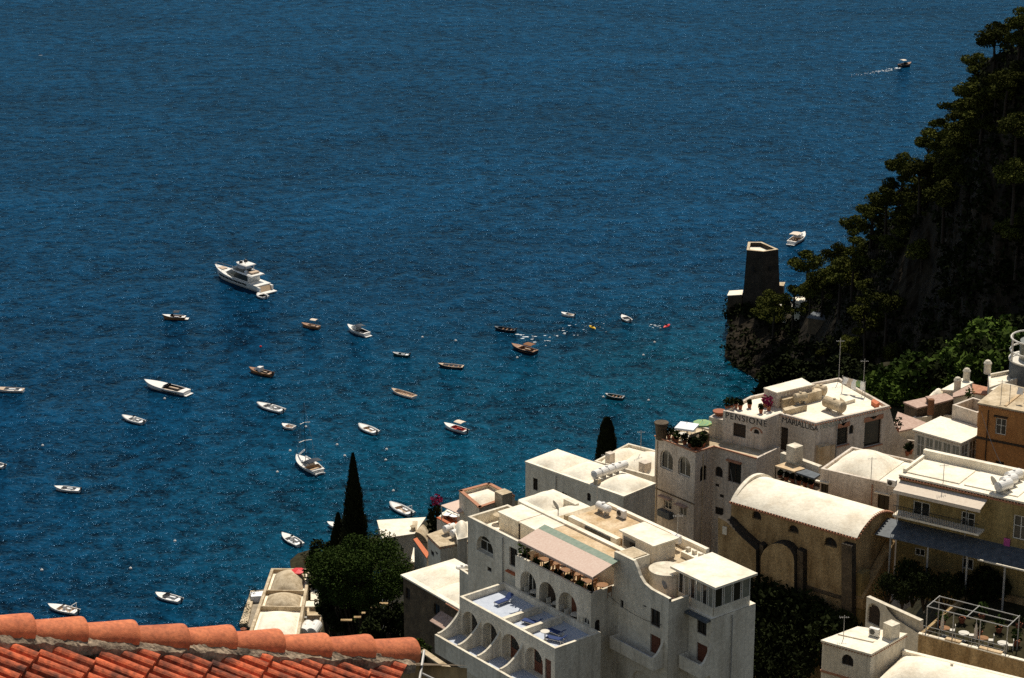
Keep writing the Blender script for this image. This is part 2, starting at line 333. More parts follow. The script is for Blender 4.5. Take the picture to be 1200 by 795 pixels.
def boat(name, label, cat, bow, stern, B=None, free=.55, hull='white_gelcoat', deck='white_gelcoat', inside='grey_gelcoat', u0=.06, u1=.62, feats=(), full=.62, tuck=.8, group='small boats moored in the bay', flip=False):
    b = P(bow, 0); s = P(stern, 0); L = math.dist(b, s); B = B or max(1.5, L * .34)
    root = empty(name, ((b[0]+s[0])/2, (b[1]+s[1])/2, 0), label, cat, group, math.atan2(b[1]-s[1], b[0]-s[0]))
    k = dict(full=full, tuck=tuck)
    hull_mesh(MB(), L, B, free, **k).build('hull', hull, root, local=True)
    deck_mesh(MB(), L, B, free, u0, u1, **k).build('deck', deck, root, local=True)
    cockpit_mesh(MB(), L, B, free, u0, u1, free * .75, **k).build('cockpit', inside, root, local=True)
    X = lambda u: -L/2 + L*u
    for f in feats:
        if f == 'ob': outboard(root, -L/2, free)
        elif f == 'thwarts':
            for u in (.2, .4, .58): MB().box((X(u), 0, free * .75), (.26, B * .62, .05)).build('thwart', varnish, root, local=True)
        elif f in ('seats', 'redseats', 'tanseats'):
            mm = {'seats': whitec, 'redseats': redc, 'tanseats': cush}[f]
            MB().box((X(u0) + .35, 0, free * .62), (.6, B * .6, .3)).build('seat', mm, root, local=True)
            for sg in (-1, 1): MB().box((X((u0+u1)/2 + .06), sg * B * .26, free * .6), (L * .22, B * .14, .25)).build('seat', mm, root, local=True)
        elif f == 'pad': MB().box((X(min(u1 + .13, .8)), 0, free * 1.16), (L * .22, B * .5, .1)).build('sun_pad', cush, root, local=True)
        elif f == 'console':
            c = MB().box((X(.42), 0, free + .15), (.55, .6, .9)).build('console', hullw, root, local=True)
            w = MB().box((X(.42) + .2, 0, free + .75), (.04, .6, .35)).build('windscreen', glass, c, local=True)
        elif f == 'screen':
            h = hull_fn(L, B, free, **k)[0](u1) * .8; x = X(u1)
            MB().add([(x + .35, -h * .55, free + .1), (x + .35, h * .55, free + .1), (x - .05, h * .55, free + .5), (x - .05, -h * .55, free + .5), (x - .45, -h, free + .08), (x - .5, -h, free + .42), (x - .45, h, free + .08), (x - .5, h, free + .42)],
                [(0, 1, 2, 3), (0, 3, 5, 4), (1, 6, 7, 2)]).build('windscreen', glass, root, local=True)
        elif f == 'canopy': canopy(root, X(.14), X(.46), B * .8, free, free + 1.55)
        elif f == 'browncanopy': canopy(root, X(.1), X(.42), B * .85, free, free + 1.3, 'brown_canvas')
        elif f == 'blackcanopy': canopy(root, X(.25), X(.5), B * .85, free, free + 1.2, 'black_outboard')
        elif f == 'arch':
            MB().tube([(X(.16), -B*.42, free), (X(.12), -B*.36, free + 1.2), (X(.12), B*.36, free + 1.2), (X(.16), B*.42, free)], .05, 6).build('roll_bar', hullw, root, local=True)
        elif f == 'cuddy':
            c = MB(); h = B * .36; x0, x1 = X(.45), X(.78)
            c.add([(x0, -h, free), (x1, -h * .45, free * 1.15), (x1, h * .45, free * 1.15), (x0, h, free), (x0 - .1, -h * .85, free + 1.0), (x0 + (x1-x0)*.45, -h * .6, free + .95), (x0 + (x1-x0)*.45, h * .6, free + .95), (x0 - .1, h * .85, free + 1.0)],
                [(0, 1, 5, 4), (1, 2, 6, 5), (2, 3, 7, 6), (3, 0, 4, 7), (4, 5, 6, 7)])
            cb = c.build('cabin', hullw, root, local=True)
            g = MB(); g.add([(x0 + (x1-x0)*.55, -h*.55, free + .82), (x1 - .12, -h*.42, free*1.15 + .12), (x1 - .12, h*.42, free*1.15 + .12), (x0 + (x1-x0)*.55, h*.55, free + .82)], [(0, 1, 2, 3)])
            for v in range(len(g.v)): g.v[v] = (g.v[v][0] + .06, g.v[v][1], g.v[v][2] + .06)
            g.build('windscreen', glass, cb, local=True)
        elif f == 'tubes':
            half, top = hull_fn(L, B, free, **k); t = MB(); pts = []
            for sg in (-1, 1):
                side = [(X(u), sg * max(half(u), .05), top(u) * .85) for u in [i / 12 for i in range(13)]]
                pts += side if sg < 0 else side[::-1]
            t.tube(pts, .22, 8); t.build('tube', rubber, root, local=True)
        elif f == 'platform': MB().box((-L/2 - .35, 0, .25), (.8, B * .75, .08)).build('swim_platform', hullw, root, local=True)
    return root
boat('cabin_cruiser', 'small cream cruiser with dark windscreen just below the large yacht', 'motorboat', (190.5, 374), (217.5, 374.8), free=.8, hull='varnished_wood', deck='white_gelcoat', inside='brown_canvas', feats=('screen', 'blackcanopy', 'seats', 'platform'))
boat('wooden_motorboat', 'wooden motorboat under a small pale sun canopy', 'motorboat', (353.5, 382.5), (374.5, 386), free=.65, hull='varnished_wood', deck='varnished_wood', inside='tan_cushion', feats=('canopy', 'tanseats', 'pad'))
boat('cabin_boat', 'white cabin boat with black opening and open stern, upper middle of the bay', 'motorboat', (407.5, 386.5), (430.5, 395), free=.95, inside='black_outboard', feats=('cuddy', 'blackcanopy', 'platform'))
boat('open_boat', 'small dark green open boat with motor above the pink rowing boat', 'boat', (460, 416.5), (479.5, 418.5), hull='green_hull', deck='grey_gelcoat', inside='green_hull', feats=('seats', 'ob'))
boat('open_boat', 'long pale open boat with dark hull lying flat to the view', 'boat', (513.5, 430), (543, 432.5), free=.6, B=2.0, hull='dark_hull', deck='tan_cushion', inside='grey_gelcoat', u1=.8, feats=('thwarts',))
boat('open_boat', 'low black open boat nearly lost in the dark water', 'boat', (579, 386.5), (604, 389.5), free=.6, B=2.0, hull='dark_hull', deck='dark_hull', inside='dark_hull', u1=.8, feats=('thwarts', 'ob'))
boat('wooden_launch', 'varnished brown launch under a brown cover, below the black open boat', 'motorboat', (599.5, 408), (628, 415.5), free=.8, hull='dark_hull', deck='varnished_wood', inside='brown_canvas', feats=('browncanopy', 'pad', 'tanseats'))
boat('open_boat', 'small white runabout with tan seats among the white ripples', 'motorboat', (657.5, 369.5), (673, 372), feats=('tanseats', 'ob'))
boat('open_boat', 'stubby white dinghy seen bow on at the end of the ripple line', 'dinghy', (728.5, 372.5), (738, 378), B=2.0, feats=('ob',))
boat('wooden_motorboat', 'varnished motorboat with white raised cover and dark stern', 'motorboat', (292, 435.5), (319, 441.5), free=.75, hull='varnished_wood', deck='varnished_wood', inside='dark_hull', feats=('screen', 'tanseats', 'ob', 'cuddy'))
boat('speedboat', 'long white speedboat with dark glass cockpit and open aft deck', 'motorboat', (169.5, 452), (219.5, 463.5), B=3.4, free=1.0, inside='black_outboard', u0=.12, u1=.5, full=.7, feats=('screen', 'tanseats', 'platform'))
boat('open_boat', 'slender cream boat cut by the left edge of view', 'boat', (-8, 458), (28, 459.5), B=2.2, hull='white_gelcoat', deck='tan_cushion', feats=('seats',))
boat('inflatable_boat', 'short white inflatable with console and dark motor, left of the bay', 'inflatable boat', (144, 490.5), (168, 497.5), hull='white_gelcoat', feats=('tubes', 'console', 'ob', 'seats'))
boat('inflatable_boat', 'long white inflatable with small console below the varnished motorboat', 'inflatable boat', (302, 475.5), (331.5, 484), hull='white_gelcoat', feats=('tubes', 'console', 'seats', 'ob'), u1=.7)
boat('dinghy', 'little white dinghy lying just behind the sailing boat mast', 'dinghy', (330.5, 500.5), (345, 503.5), B=2.0, inside='white_gelcoat', feats=('thwarts',))
boat('dinghy', 'white dinghy with black motor at the centre of the bay', 'dinghy', (421, 500.5), (441, 509.5), B=2.3, inside='tan_cushion', feats=('tubes', 'ob', 'seats'))
boat('rowing_boat', 'pink and white rowing boat with brown thwarts', 'rowing boat', (459, 459), (486, 467.5), B=2.2, deck='tan_cushion', inside='tan_cushion', u1=.82, feats=('thwarts',))
boat('open_boat', 'white motorboat with red seats and a small raised awning', 'motorboat', (520.5, 500.5), (547, 508.5), free=.7, inside='red_cushion', feats=('redseats', 'canopy', 'ob'))
boat('rowing_boat', 'dark green rowing boat with pale rim alone in the teal water', 'rowing boat', (709, 465.5), (731, 468.5), free=.6, B=1.9, hull='green_hull', deck='grey_gelcoat', inside='green_hull', u1=.85, feats=('thwarts',))
boat('open_boat', 'narrow white boat with grey interior at lower left', 'boat', (64, 574), (94, 576.8), B=2.0, feats=('seats', 'ob'), u1=.7)
boat('open_boat', 'stern of a white boat cut off by the left edge', 'boat', (-22, 543), (5, 549), B=2.2, feats=('ob',))
boat('open_boat', 'white open boat with black motor left of the round tree', 'motorboat', (330.5, 628.5), (352, 641), B=2.3, feats=('console', 'ob', 'seats'))
boat('inflatable_boat', 'white inflatable with thin roll bar off the flat white roof', 'inflatable boat', (457.5, 592.5), (481.5, 605), B=2.4, inside='tan_cushion', feats=('tubes', 'arch', 'seats', 'ob'))
boat('open_boat', 'white sport boat with windscreen and dark motor near the red roof', 'motorboat', (182.5, 699), (212, 706.5), B=2.3, feats=('screen', 'seats', 'ob'), full=.68)
boat('open_boat', 'pale boat peeping out just above the red ridge tiles', 'motorboat', (56.5, 712.5), (91, 720), B=2.4, hull='white_gelcoat', inside='tan_cushion', feats=('console', 'arch', 'seats', 'ob'))
boat('open_boat', 'white boat half hidden behind the two cypresses', 'motorboat', (383.5, 616), (410, 622), B=2.3, feats=('seats', 'ob'))
boat('motor_cruiser', 'white two level motor cruiser beyond the stone tower', 'motorboat', (943, 277.5), (927, 287.5), B=3.2, free=1.0, inside='teak_deck', feats=('cuddy', 'canopy', 'tanseats', 'platform'))
wk = boat('speedboat', 'dark speedboat with pale roof running and trailing white wake', 'motorboat', (1067.5, 77), (1054, 79), B=2.8, free=.9, hull='dark_hull', deck='varnished_wood', inside='dark_hull', feats=('canopy', 'screen'))
def kayak(label, m, bow, stern):
    b = P(bow, 0); s = P(stern, 0); L = math.dist(b, s)
    root = empty('kayak', ((b[0]+s[0])/2, (b[1]+s[1])/2, 0), label, 'kayak', 'kayaks on the bay', math.atan2(b[1]-s[1], b[0]-s[0]))
    k = MB(); k.grid(lambda u, v: (-L/2 + L*u, math.cos(math.pi*v) * .48 * math.sin(math.pi*min(max(u, .02), .98)) ** .6, .02 + .33 * math.sin(math.pi*v) * math.sin(math.pi*min(max(u, .02), .98)) ** .4), 14, 6)
    k.build('hull', m, root, local=True, smooth=True)
    MB().lathe([(.28, .31), (.32, .40), (.26, .40), (.2, .33)], (0, 0, 0), 10).build('cockpit_rim', outb, root, local=True)
    MB().box((-.3, 0, .5), (.08, .45, .35)).build('seat_back', outb, root, local=True)
kayak('yellow kayak among the white ripples', yel, (690.5, 382), (698, 386))
kayak('red kayak right of the white ripples, nearest the cliff', red, (785, 380.5), (777.5, 384.5))
# wake of the running speedboat: a long flat sheet of broken foam
def foam_patch(name, label, pts_px, w, seed, cnt=16):
    r = random.Random(seed); m = MB()
    for i in range(len(pts_px) - 1):
        a = P(pts_px[i], 0); b = P(pts_px[i+1], 0)
        for q in range(cnt):
            t = r.random(); c = lerp(a, b, t); f = (i + t) / (len(pts_px) - 1); ww = w * (.4 + f)
            x = c[0] + r.uniform(-1, 1); y = c[1] + r.gauss(0, ww * .5); s = r.uniform(.1, .36) * (1.15 - .7 * f)
            n = 7; m.add([(x + s * 1.7 * math.cos(6.283*j/n) * r.uniform(.6, 1.1), y + s * .7 * math.sin(6.283*j/n) * r.uniform(.6, 1.1), .02 + .002 * (q % 9)) for j in range(n)], [tuple(range(n))])
    o = m.build(name, foam, kind='stuff'); o['label'] = label; return o
foam_patch('boat_wake', 'white foam wake trailing behind the far speedboat', [(1055, 79.5), (1046, 81.5), (1034, 83), (1018, 86), (1000, 89)], 2.2, 3, 22)
foam_patch('foam', 'broken white ripples between the small boats and the kayaks', [(600, 394), (640, 398), (672, 386), (712, 381)], 6.0, 5)
foam_patch('foam', 'small white splash behind the red kayak', [(762, 381.5), (768, 382), (775, 383)], 1.2, 8, 5)
bl = [(305.5, 407), (495, 396), (534, 400), (358.5, 501), (404, 535), (453, 527.5), (325, 554), (395, 522), (461, 576), (49, 669), (50, 523), (193, 468), (606, 420), (754, 417), (767, 402), (340, 529), (452, 540), (153, 667), (205, 635), (760, 470), (707, 466)]
for i, p in enumerate(bl):
    c = P(p, 0); o = MB().lathe([(.05, -.2), (.26, -.02), (.3, .12), (.22, .3), (.08, .36), (.05, .45), (.01, .46)], (0, 0, 0), 10).build('mooring_buoy', red if i == 0 else hullw, None, smooth=True); o.location = c
    tag(o, 'pink mooring buoy below the yacht' if i == 0 else 'small white mooring buoy floating among the anchored boats', 'buoy', 'mooring buoys in the bay')
# ------------------------------------------------------------------ yacht, tender, sailing boat
def yacht():
    bow, st = P((252.5, 322), 0), P((309.5, 342.5), 0); L = math.dist(bow, st); B = L * .235; fr = 1.9
    root = empty('motor_yacht', ((bow[0]+st[0])/2, (bow[1]+st[1])/2, 0), 'large white flybridge yacht at anchor, biggest vessel in the bay', 'yacht', None, math.atan2(bow[1]-st[1], bow[0]-st[0]))
    k = dict(full=.66, tuck=.92); half, top = hull_fn(L, B, fr, **k); X = lambda u: -L/2 + L*u
    h = hull_mesh(MB(), L, B, fr, n=20, **k).build('hull', hullw, root, local=True)
    for u in (.22, .31, .40, .49, .58, .67, .75):                                  # hull windows both sides
        for s in (-1, 1):
            m = MB(); a, b = u, u + .075
            m.quad((X(a), s*(half(a)*.93+.04), fr*.55), (X(b), s*(half(b)*.93+.04), fr*.6), (X(b), s*(half(b)*.985+.04), fr*.85), (X(a), s*(half(a)*.985+.04), fr*.8)); m.build('hull_window', glass, h, local=True)
    d = deck_mesh(MB(), L, B, fr, .0, .001, n=20, **k).build('deck', hullw, root, local=True)
    MB().box((X(.84), 0, top(.84) + .12), (L*.1, B*.34, .16)).build('sun_pad', cush, root, local=True)
    def tier(name, u0, u1, w, z0, z1, slope0, slope1, m, parent=root):
        g = MB(); a, b = X(u0), X(u1); ww = B*w/2; n = 5; lo = []; hi = []
        for i in range(n + 1):
            t = i / n; x = a + (b-a)*t; y = ww * (1 - .5 * max(0, (t - .45)/.55) ** 2.2); lo.append((x, y))
            x2 = a + slope0 + (b - slope1 - a - slope0)*t; hi.append((x2, y * .86))
        ring_l = [(x, -y) for x, y in lo] + [(x, y) for x, y in lo[::-1]]; ring_h = [(x, -y) for x, y in hi] + [(x, y) for x, y in hi[::-1]]; N = len(ring_l)
        vs = [(x, y, z0) for x, y in ring_l] + [(x, y, z1) for x, y in ring_h]
        g.add(vs, [(i, (i+1) % N, N + (i+1) % N, N + i) for i in range(N)] + [tuple(range(N, 2*N))])
        return g.build(name, m, parent, local=True)
    z = fr + .1
    sal = tier('saloon', .2, .70, .82, z, z + 1.75, .0, 3.4, hullw)
    tier('saloon_glass', .205, .72, .845, z + .22, z + 1.55, .1, 2.6, glass, sal)
    fb = tier('flybridge_deck', .10, .60, .86, z + 1.75, z + 2.05, .0, .6, hullw)
    tier('flybridge_coaming', .30, .58, .72, z + 2.05, z + 2.75, .2, 1.6, glass, fb)
    MB().box((X(.2), 0, z + 2.3), (L*.08, B*.5, .45)).build('seat', cush, fb, local=True)
    for u, sg in ((.29, 1), (.29, -1)): MB().box((X(u), sg*B*.22, z + 2.28), (L*.05, B*.14, .4)).build('seat', whitec, fb, local=True)
    ht = tier('hardtop', .24, .50, .66, z + 3.85, z + 4.05, .1, .8, hullw)
    for u in (.28, .46):
        for s in (-1, 1): MB().tube([(X(u), s*B*.25, z + 2.0), (X(u) - .2, s*B*.25, z + 3.9)], .1, 6).build('hardtop_post', hullw, ht, local=True)
    ar = MB().lathe([(.5, 0), (.55, .3), (.3, .6), (.02, .7)], (X(.40), -.7, z + 4.05), 10).build('radar_dome', outb, ht, local=True)
    MB().lathe([(.45, 0), (.5, .3), (.3, .6), (.02, .7)], (X(.40), .8, z + 4.05), 10).build('radar_dome', outb, ht, local=True)
    MB().tube([(X(.36), 0, z + 4.0), (X(.34), 0, z + 5.6)], .05, 5).build('mast', outb, ht, local=True)
    tr = MB(); tr.quad((-L/2 - .02, -B*.36, fr*.9), (-L/2 - 1.0, -B*.36, .55), (-L/2 - 1.0, B*.36, .55), (-L/2 - .02, B*.36, fr*.9)); t = tr.build('transom', teak, root, local=True)
    for s in (-1, 1): MB().box((-L/2 - .5, s*B*.41, fr*.62), (1.1, B*.09, 1.0)).build('stern_stair', hullw, t, local=True)
    MB().box((-L/2 - 1.6, 0, .38), (2.0, B*.9, .2)).build('swim_platform', hullw, root, local=True)
    rl = MB()
    for s in (-1, 1): rl.tube([(X(u), s*(max(half(u), .05) - .1), top(u) + .75) for u in (.45, .6, .75, .88, .97)], .035, 4)
    for u in (.45, .6, .75, .88, .97):
        for s in (-1, 1): rl.tube([(X(u), s*(max(half(u), .05) - .1), top(u)), (X(u), s*(max(half(u), .05) - .1), top(u) + .75)], .03, 4)
    rl.build('bow_rail', greym, root, local=True)
yacht()
boat('tender', 'small grey and white tender tied under the yacht stern', 'dinghy', (302.5, 346.5), (311.5, 350.5), B=2.3, free=.5, inside='black_outboard', feats=('tubes', 'ob'), group=None)
def sailboat():
    bow, st = P((347.5, 540.5), 0), P((373.5, 556.5), 0); L = math.dist(bow, st); B = 3.7; fr = 1.0
    root = empty('sailing_boat', ((bow[0]+st[0])/2, (bow[1]+st[1])/2, 0), 'white sailing boat with tall bare mast and dark cockpit cover', 'sailing boat', None, math.atan2(bow[1]-st[1], bow[0]-st[0]))
    X = lambda u: -L/2 + L*u; k = dict(full=.6, tuck=.75)
    hull_mesh(MB(), L, B, fr, **k).build('hull', hullw, root, local=True)
    deck_mesh(MB(), L, B, fr, .08, .34, **k).build('deck', hullw, root, local=True)
    cockpit_mesh(MB(), L, B, fr, .08, .34, .6, **k).build('cockpit', teak, root, local=True)
    cb = MB().box((X(.48), 0, fr + .2), (L*.28, B*.5, .5)).build('coachroof', hullw, root, local=True)
    for s in (-1, 1): MB().box((X(.48), s*(B*.25 + .01), fr + .26), (L*.2, .03, .2)).build('cabin_window', glass, cb, local=True)
    canopy(root, X(.1), X(.3), B*.8, fr, fr + 1.5, 'black_outboard')
    sh = MB(); sh.grid(lambda u, v: (X(.36) + 1.2*u, -B*.32 + B*.64*v, fr + .45 + .75*math.sin(math.pi*v)**.5*(1 - u*.6)), 3, 6); sh.build('spray_hood', outb, root, local=True)
    H = 13.0; mp = MB().tube([(X(.58), 0, fr), (X(.58), 0, fr + H)], [.07, .045], 8).build('mast', outb, root, local=True)
    for zz, w in ((H*.36, 1.5), (H*.66, 1.15)): MB().tube([(X(.58) - .2, -w, fr + zz), (X(.58), 0, fr + zz + .1), (X(.58) - .2, w, fr + zz)], .05, 5).build('spreader', hullw, mp, local=True)
    MB().tube([(X(.57), 0, fr + 1.3), (X(.2), 0, fr + 1.4)], .16, 8).build('boom', hullw, root, local=True)
    st_ = MB(); st_.tube([(X(.99), 0, fr + .2), (X(.58), 0, fr + H)], .02, 4); st_.tube([(X(.02), 0, fr), (X(.58), 0, fr + H)], .02, 4)
    for s in (-1, 1): st_.tube([(X(.55), s*B*.46, fr), (X(.58) - .2, s*1.5, fr + H*.36), (X(.58), 0, fr + H*.9)], .015, 4)
    st_.build('rigging', greym, root, local=True)
    MB().tube([(X(.95), 0, fr + .3), (X(.62), 0, fr + H*.2)], [.14, .18], 6).build('furled_sail', whitec, root, local=True)
    dn = MB(); dn.tube([(-L/2 - .9, -1.0, .35), (-L/2 - .4, -.9, .35), (-L/2 - .3, 0, .35), (-L/2 - .4, .9, .35), (-L/2 - .9, 1.0, .35)], .22, 8); dn.build('stern_tube', rubber, root, local=True)
sailboat()
# ------------------------------------------------------------------ house builder
def edge_frame(A, B):
    L = math.hypot(B[0]-A[0], B[1]-A[1]); d = ((B[0]-A[0])/L, (B[1]-A[1])/L); return L, d, (d[1], -d[0])
class Facade:
    """vertical wall from A to B (seen from outside A is left); holes go inward"""
    def __init__(s, A, B): s.A = A; s.B = B; s.L, s.d, s.n = edge_frame(A, B)
    def at(s, px):                                # pixel ray meets the wall plane -> (s, z)
        r = ray(px); k = (s.A[0]*s.n[0] + s.A[1]*s.n[1]) / (r[0]*s.n[0] + r[1]*s.n[1])
        return (r[0]*k - s.A[0])*s.d[0] + (r[1]*k - s.A[1])*s.d[1], CAM_H + r[2]*k
    def pt(s, x, z, out=0.0): return (s.A[0] + s.d[0]*x + s.n[0]*out, s.A[1] + s.d[1]*x + s.n[1]*out, z)
    def box(s, mb, x0, x1, za, zb, o0, o1):
        a = s.pt(x0, 0, o0); b = s.pt(x1, 0, o0); c = s.pt(x1, 0, o1); d = s.pt(x0, 0, o1)
        poly = [a, b, c, d] if o0 > o1 else [d, c, b, a]
        return mb.prism([p[:2] for p in poly], za, zb)
def arch_loop(x0, x1, za, zb, kind, n=9):
    if kind == 'rect': return [(x0, za), (x1, za), (x1, zb), (x0, zb)]
    r = (x1 - x0)/2; h = min(r, zb - za - .05); cx = (x0 + x1)/2; zs = zb - h
    return [(x0, za), (x1, za)] + [(cx + r*math.cos(math.pi*i/n), zs + h*math.sin(math.pi*i/n)) for i in range(n + 1)]
def wall_face(mb, F, outline, holes):             # outline / holes in (s, z); hole = (loop, depth)
    loops = [outline] + [h[0] for h in holes]; flat = [p for l in loops for p in l]
    tri = tessellate_polygon([[Vector((p[0], p[1], 0)) for p in l] for l in loops])
    fs = []
    for a, b, c in tri:
        A, B, C = flat[a], flat[b], flat[c]
        ar = (B[0]-A[0])*(C[1]-A[1]) - (B[1]-A[1])*(C[0]-A[0])
        if abs(ar) < 1e-7: continue
        fs.append((a, b, c) if ar > 0 else (c, b, a))
    mb.add([F.pt(*p) for p in flat], fs)
    for lp, dep in holes:
        n = len(lp); vs = [F.pt(*p) for p in lp] + [F.pt(*p, -dep) for p in lp]
        mb.add(vs, [(i, n + i, n + (i+1) % n, (i+1) % n) for i in range(n)])
        mb.add([F.pt(*p, -dep) for p in lp], [tuple(range(n))])
def window(root, F, x0, x1, za, zb, style, kind='rect', depth=.22):
    """frame with its pane (or a door with its panel) set back in an opening"""
    w = x1 - x0; h = zb - za; t = min(.09, w*.14); o0, o1 = -depth + .10, -depth + .02
    if style in ('door', 'dkdoor', 'bluedoor'):
        m = {'door': wood, 'dkdoor': dkwood, 'bluedoor': bluegrey}[style]
        d = MB(); F.box(d, x0 + .03, x1 - .03, za + .01, zb - .03 if kind == 'rect' else zb - (x1-x0)*.42, o0, o1)
        d2 = MB()
        for q in (.12, .55): F.box(d2, x0 + w*.2, x1 - w*.2, za + h*q, za + h*(q + .3), o0 + .025, o0 + .002)
        o = d.build('door', m, root); d2.build('door_panel', m, o); return o
    fm = {'win': frame_w, 'dkwin': dkwood, 'arch': frame_w, 'glaz': frame_w, 'shut': dkwood, 'hole': dkwood, 'bigwin': dkwood}[style]
    f = MB()
    if kind == 'rect':
        F.box(f, x0, x0 + t, za, zb, o0, o1); F.box(f, x1 - t, x1, za, zb, o0, o1)
        F.box(f, x0 + t, x1 - t, zb - t, zb, o0, o1); F.box(f, x0 + t, x1 - t, za, za + t, o0, o1)
        if style in ('win', 'dkwin', 'glaz') and w > .5: F.box(f, (x0+x1)/2 - .035, (x0+x1)/2 + .035, za + t, zb - t, o0 - .002, o1)
        if style in ('win', 'glaz') and h > 1.3: F.box(f, x0 + t, x1 - t, za + h*.55, za + h*.55 + .05, o0 - .004, o1)
    else:
        lp = arch_loop(x0, x1, za, zb, 'arch'); li = arch_loop(x0 + t, x1 - t, za + t, zb - t, 'arch'); n = len(lp)
        f.add([F.pt(*p, o0) for p in lp] + [F.pt(*p, o0) for p in li], [(i, (i+1) % n, n + (i+1) % n, n + i) for i in range(n)])
        f.add([F.pt(*p, o0) for p in li] + [F.pt(*p, o1) for p in li], [(i, (i+1) % n, n + (i+1) % n, n + i) for i in range(n)])
        if w > .7: F.box(f, (x0+x1)/2 - .035, (x0+x1)/2 + .035, za + t, zb - t, o0 - .002, o1)
    fo = f.build('window', fm, root)
    g = MB(); lp = arch_loop(x0 + t*.5, x1 - t*.5, za + t*.5, zb - t*.5, kind); g.add([F.pt(*p, o1 + .03) for p in lp], [tuple(range(len(lp)))])
    g.build('pane', {'shut': dkwood, 'hole': dark, 'glaz': glassy}.get(style, glass), fo)
    return fo
def sill(root, F, x0, x1, z, m, out=.16, th=.1, name='sill'):
    b = MB(); F.box(b, x0 - .12, x1 + .12, z - th, z, out, .003); return b.build(name, m, root)
class House:
    def __init__(s, name, label, cat, poly, z_top, z_base, wallm='white_plaster', group=None, par=.0, par_t=.24, roofm='cream_roof', cap=None, slab=None, holes=(), tops=None, floor_extra=None):
        """poly CCW [(x, y)], z_top = top of the walls, par = parapet height above the roof;
        holes: (edge, kind, style, pxTL, pxBR, depth) with pixels on the wall plane, or ('m', edge, kind, style, s0, s1, za, zb, depth)"""
        cx = sum(p[0] for p in poly)/len(poly); cy = sum(p[1] for p in poly)/len(poly)
        s.root = empty(name, (cx, cy, z_base), label, cat, group); s.poly = poly; n = len(poly); s.z = z_top; s.zb = z_base
        s.F = [Facade(poly[i], poly[(i+1) % n]) for i in range(n)]
        mb = MB(); per = {i: [] for i in range(n)}; wins = []
        for h in holes:
            if h[0] == 'm': _, e, kind, style, x0, x1, za, zb, dep = h
            else:
                e, kind, style, tl, br, dep = h; x0, zb = s.F[e].at(tl); x1, za = s.F[e].at(br)
            if x0 < .04 or x1 > s.F[e].L - .04 or x1 < x0 + .1 or zb < za + .1 or (tops is None and zb > z_top - .04): print('SKIP HOLE', name, e, kind, round(x0, 2), round(x1, 2), round(za, 2), round(zb, 2), round(s.F[e].L, 2)); continue
            per[e].append((arch_loop(x0, x1, za, zb, kind), dep))
            if style: wins.append((e, x0, x1, za, zb, style, kind, dep))
        for i in range(n):
            F = s.F[i]; top = [(F.L, z_top), (0, z_top)]
            if tops and i in tops: top = tops[i](F)
            wall_face(mb, F, [(0, z_base), (F.L, z_base)] + top, per[i])
        s.roof_poly = poly
        if par > 0:
            ins = inset(poly, par_t); s.roof_poly = ins
            zt = z_top
            for i in range(n):
                a, b, c, d = poly[i], poly[(i+1) % n], ins[(i+1) % n], ins[i]
                mb.quad((*a, zt), (*b, zt), (*c, zt), (*d, zt)); mb.quad((*d, zt), (*c, zt), (*c, zt - par), (*d, zt - par))
        s.wall = mb.build('wall', wallm, s.root); s.zr = z_top - par
        if slab is not None:                       # roof slab with overhang
            r = MB(); r.prism(inset(poly, -slab), z_top + .002, z_top + .16); s.roof = r.build('roof', roofm, s.root); s.zr = z_top + .16
        else:
            r = MB(); r.prism(inset(s.roof_poly, -.02 if par > 0 else 0), s.zr - .05, s.zr); s.roof = r.build('roof', roofm, s.root)
        for w in wins: window(s.root, s.F[w[0]], *w[1:5], w[5], w[6], w[7])
    def part(s, name, mb, m, parent=None, **k): return mb.build(name, m, parent or s.root, **k)
    def coping(s, edges, m, w=.34, th=.08, name='parapet_coping'):
        for e in edges:
            b = MB(); s.F[e].box(b, -.04, s.F[e].L + .04, s.z + .003, s.z + th, .05, .05 - w); b.build(name, m, s.root)
    def eave_tiles(s, edges, m='brick_trim', step=.32, r=.12, drop=.0, out=.22):
        for e in edges:
            F = s.F[e]; b = MB(); k = int(F.L/step)
            for i in range(k + 1): 
                x = F.L*i/max(k, 1); b.tube([F.pt(x, s.z - .06 - drop, -.05), F.pt(x, s.z - .1 - drop, out)], r*.75, 6)
            b.build('eave_tiles', m, s.root)
    def dome(s, quad, rise, m, z=None, name='roof_dome', p=.75, flat=.0, parent=None):
        """pillow vault over a quad [a, b, c, d] in plan"""
        z = s.zr if z is None else z
        def fn(u, v):
            b = lerp(lerp(quad[0], quad[1], u), lerp(quad[3], quad[2], u), v)
            h = (max(0, math.sin(math.pi*u))**p) * (max(0, math.sin(math.pi*v))**p)
            return (b[0], b[1], z + .004 + rise*h + .02*noise.noise(Vector((b[0]*.7, b[1]*.7, z))))
        g = MB(); g.grid(fn, 16, 16); return g.build(name, m, parent or s.roof, smooth=True)
def chimney(root, p, z, h=1.0, w=.6, m=white, az=R(-50), cap=True):
    b = MB(); b.box((p[0], p[1], z + h/2), (w, w, h), az); o = b.build('chimney', m, root)
    if cap:
        c = MB(); c.box((p[0], p[1], z + h + .22), (w*1.25, w*1.25, .1), az); 
        for dx, dy in ((-1, -1), (1, -1), (1, 1), (-1, 1)):
            ax = (math.cos(az), math.sin(az)); c.box((p[0] + (ax[0]*dx - ax[1]*dy)*w*.4, p[1] + (ax[1]*dx + ax[0]*dy)*w*.4, z + h + .085), (.12, .12, .17), az)
        c.build('chimney_cap', m, o)
    return o
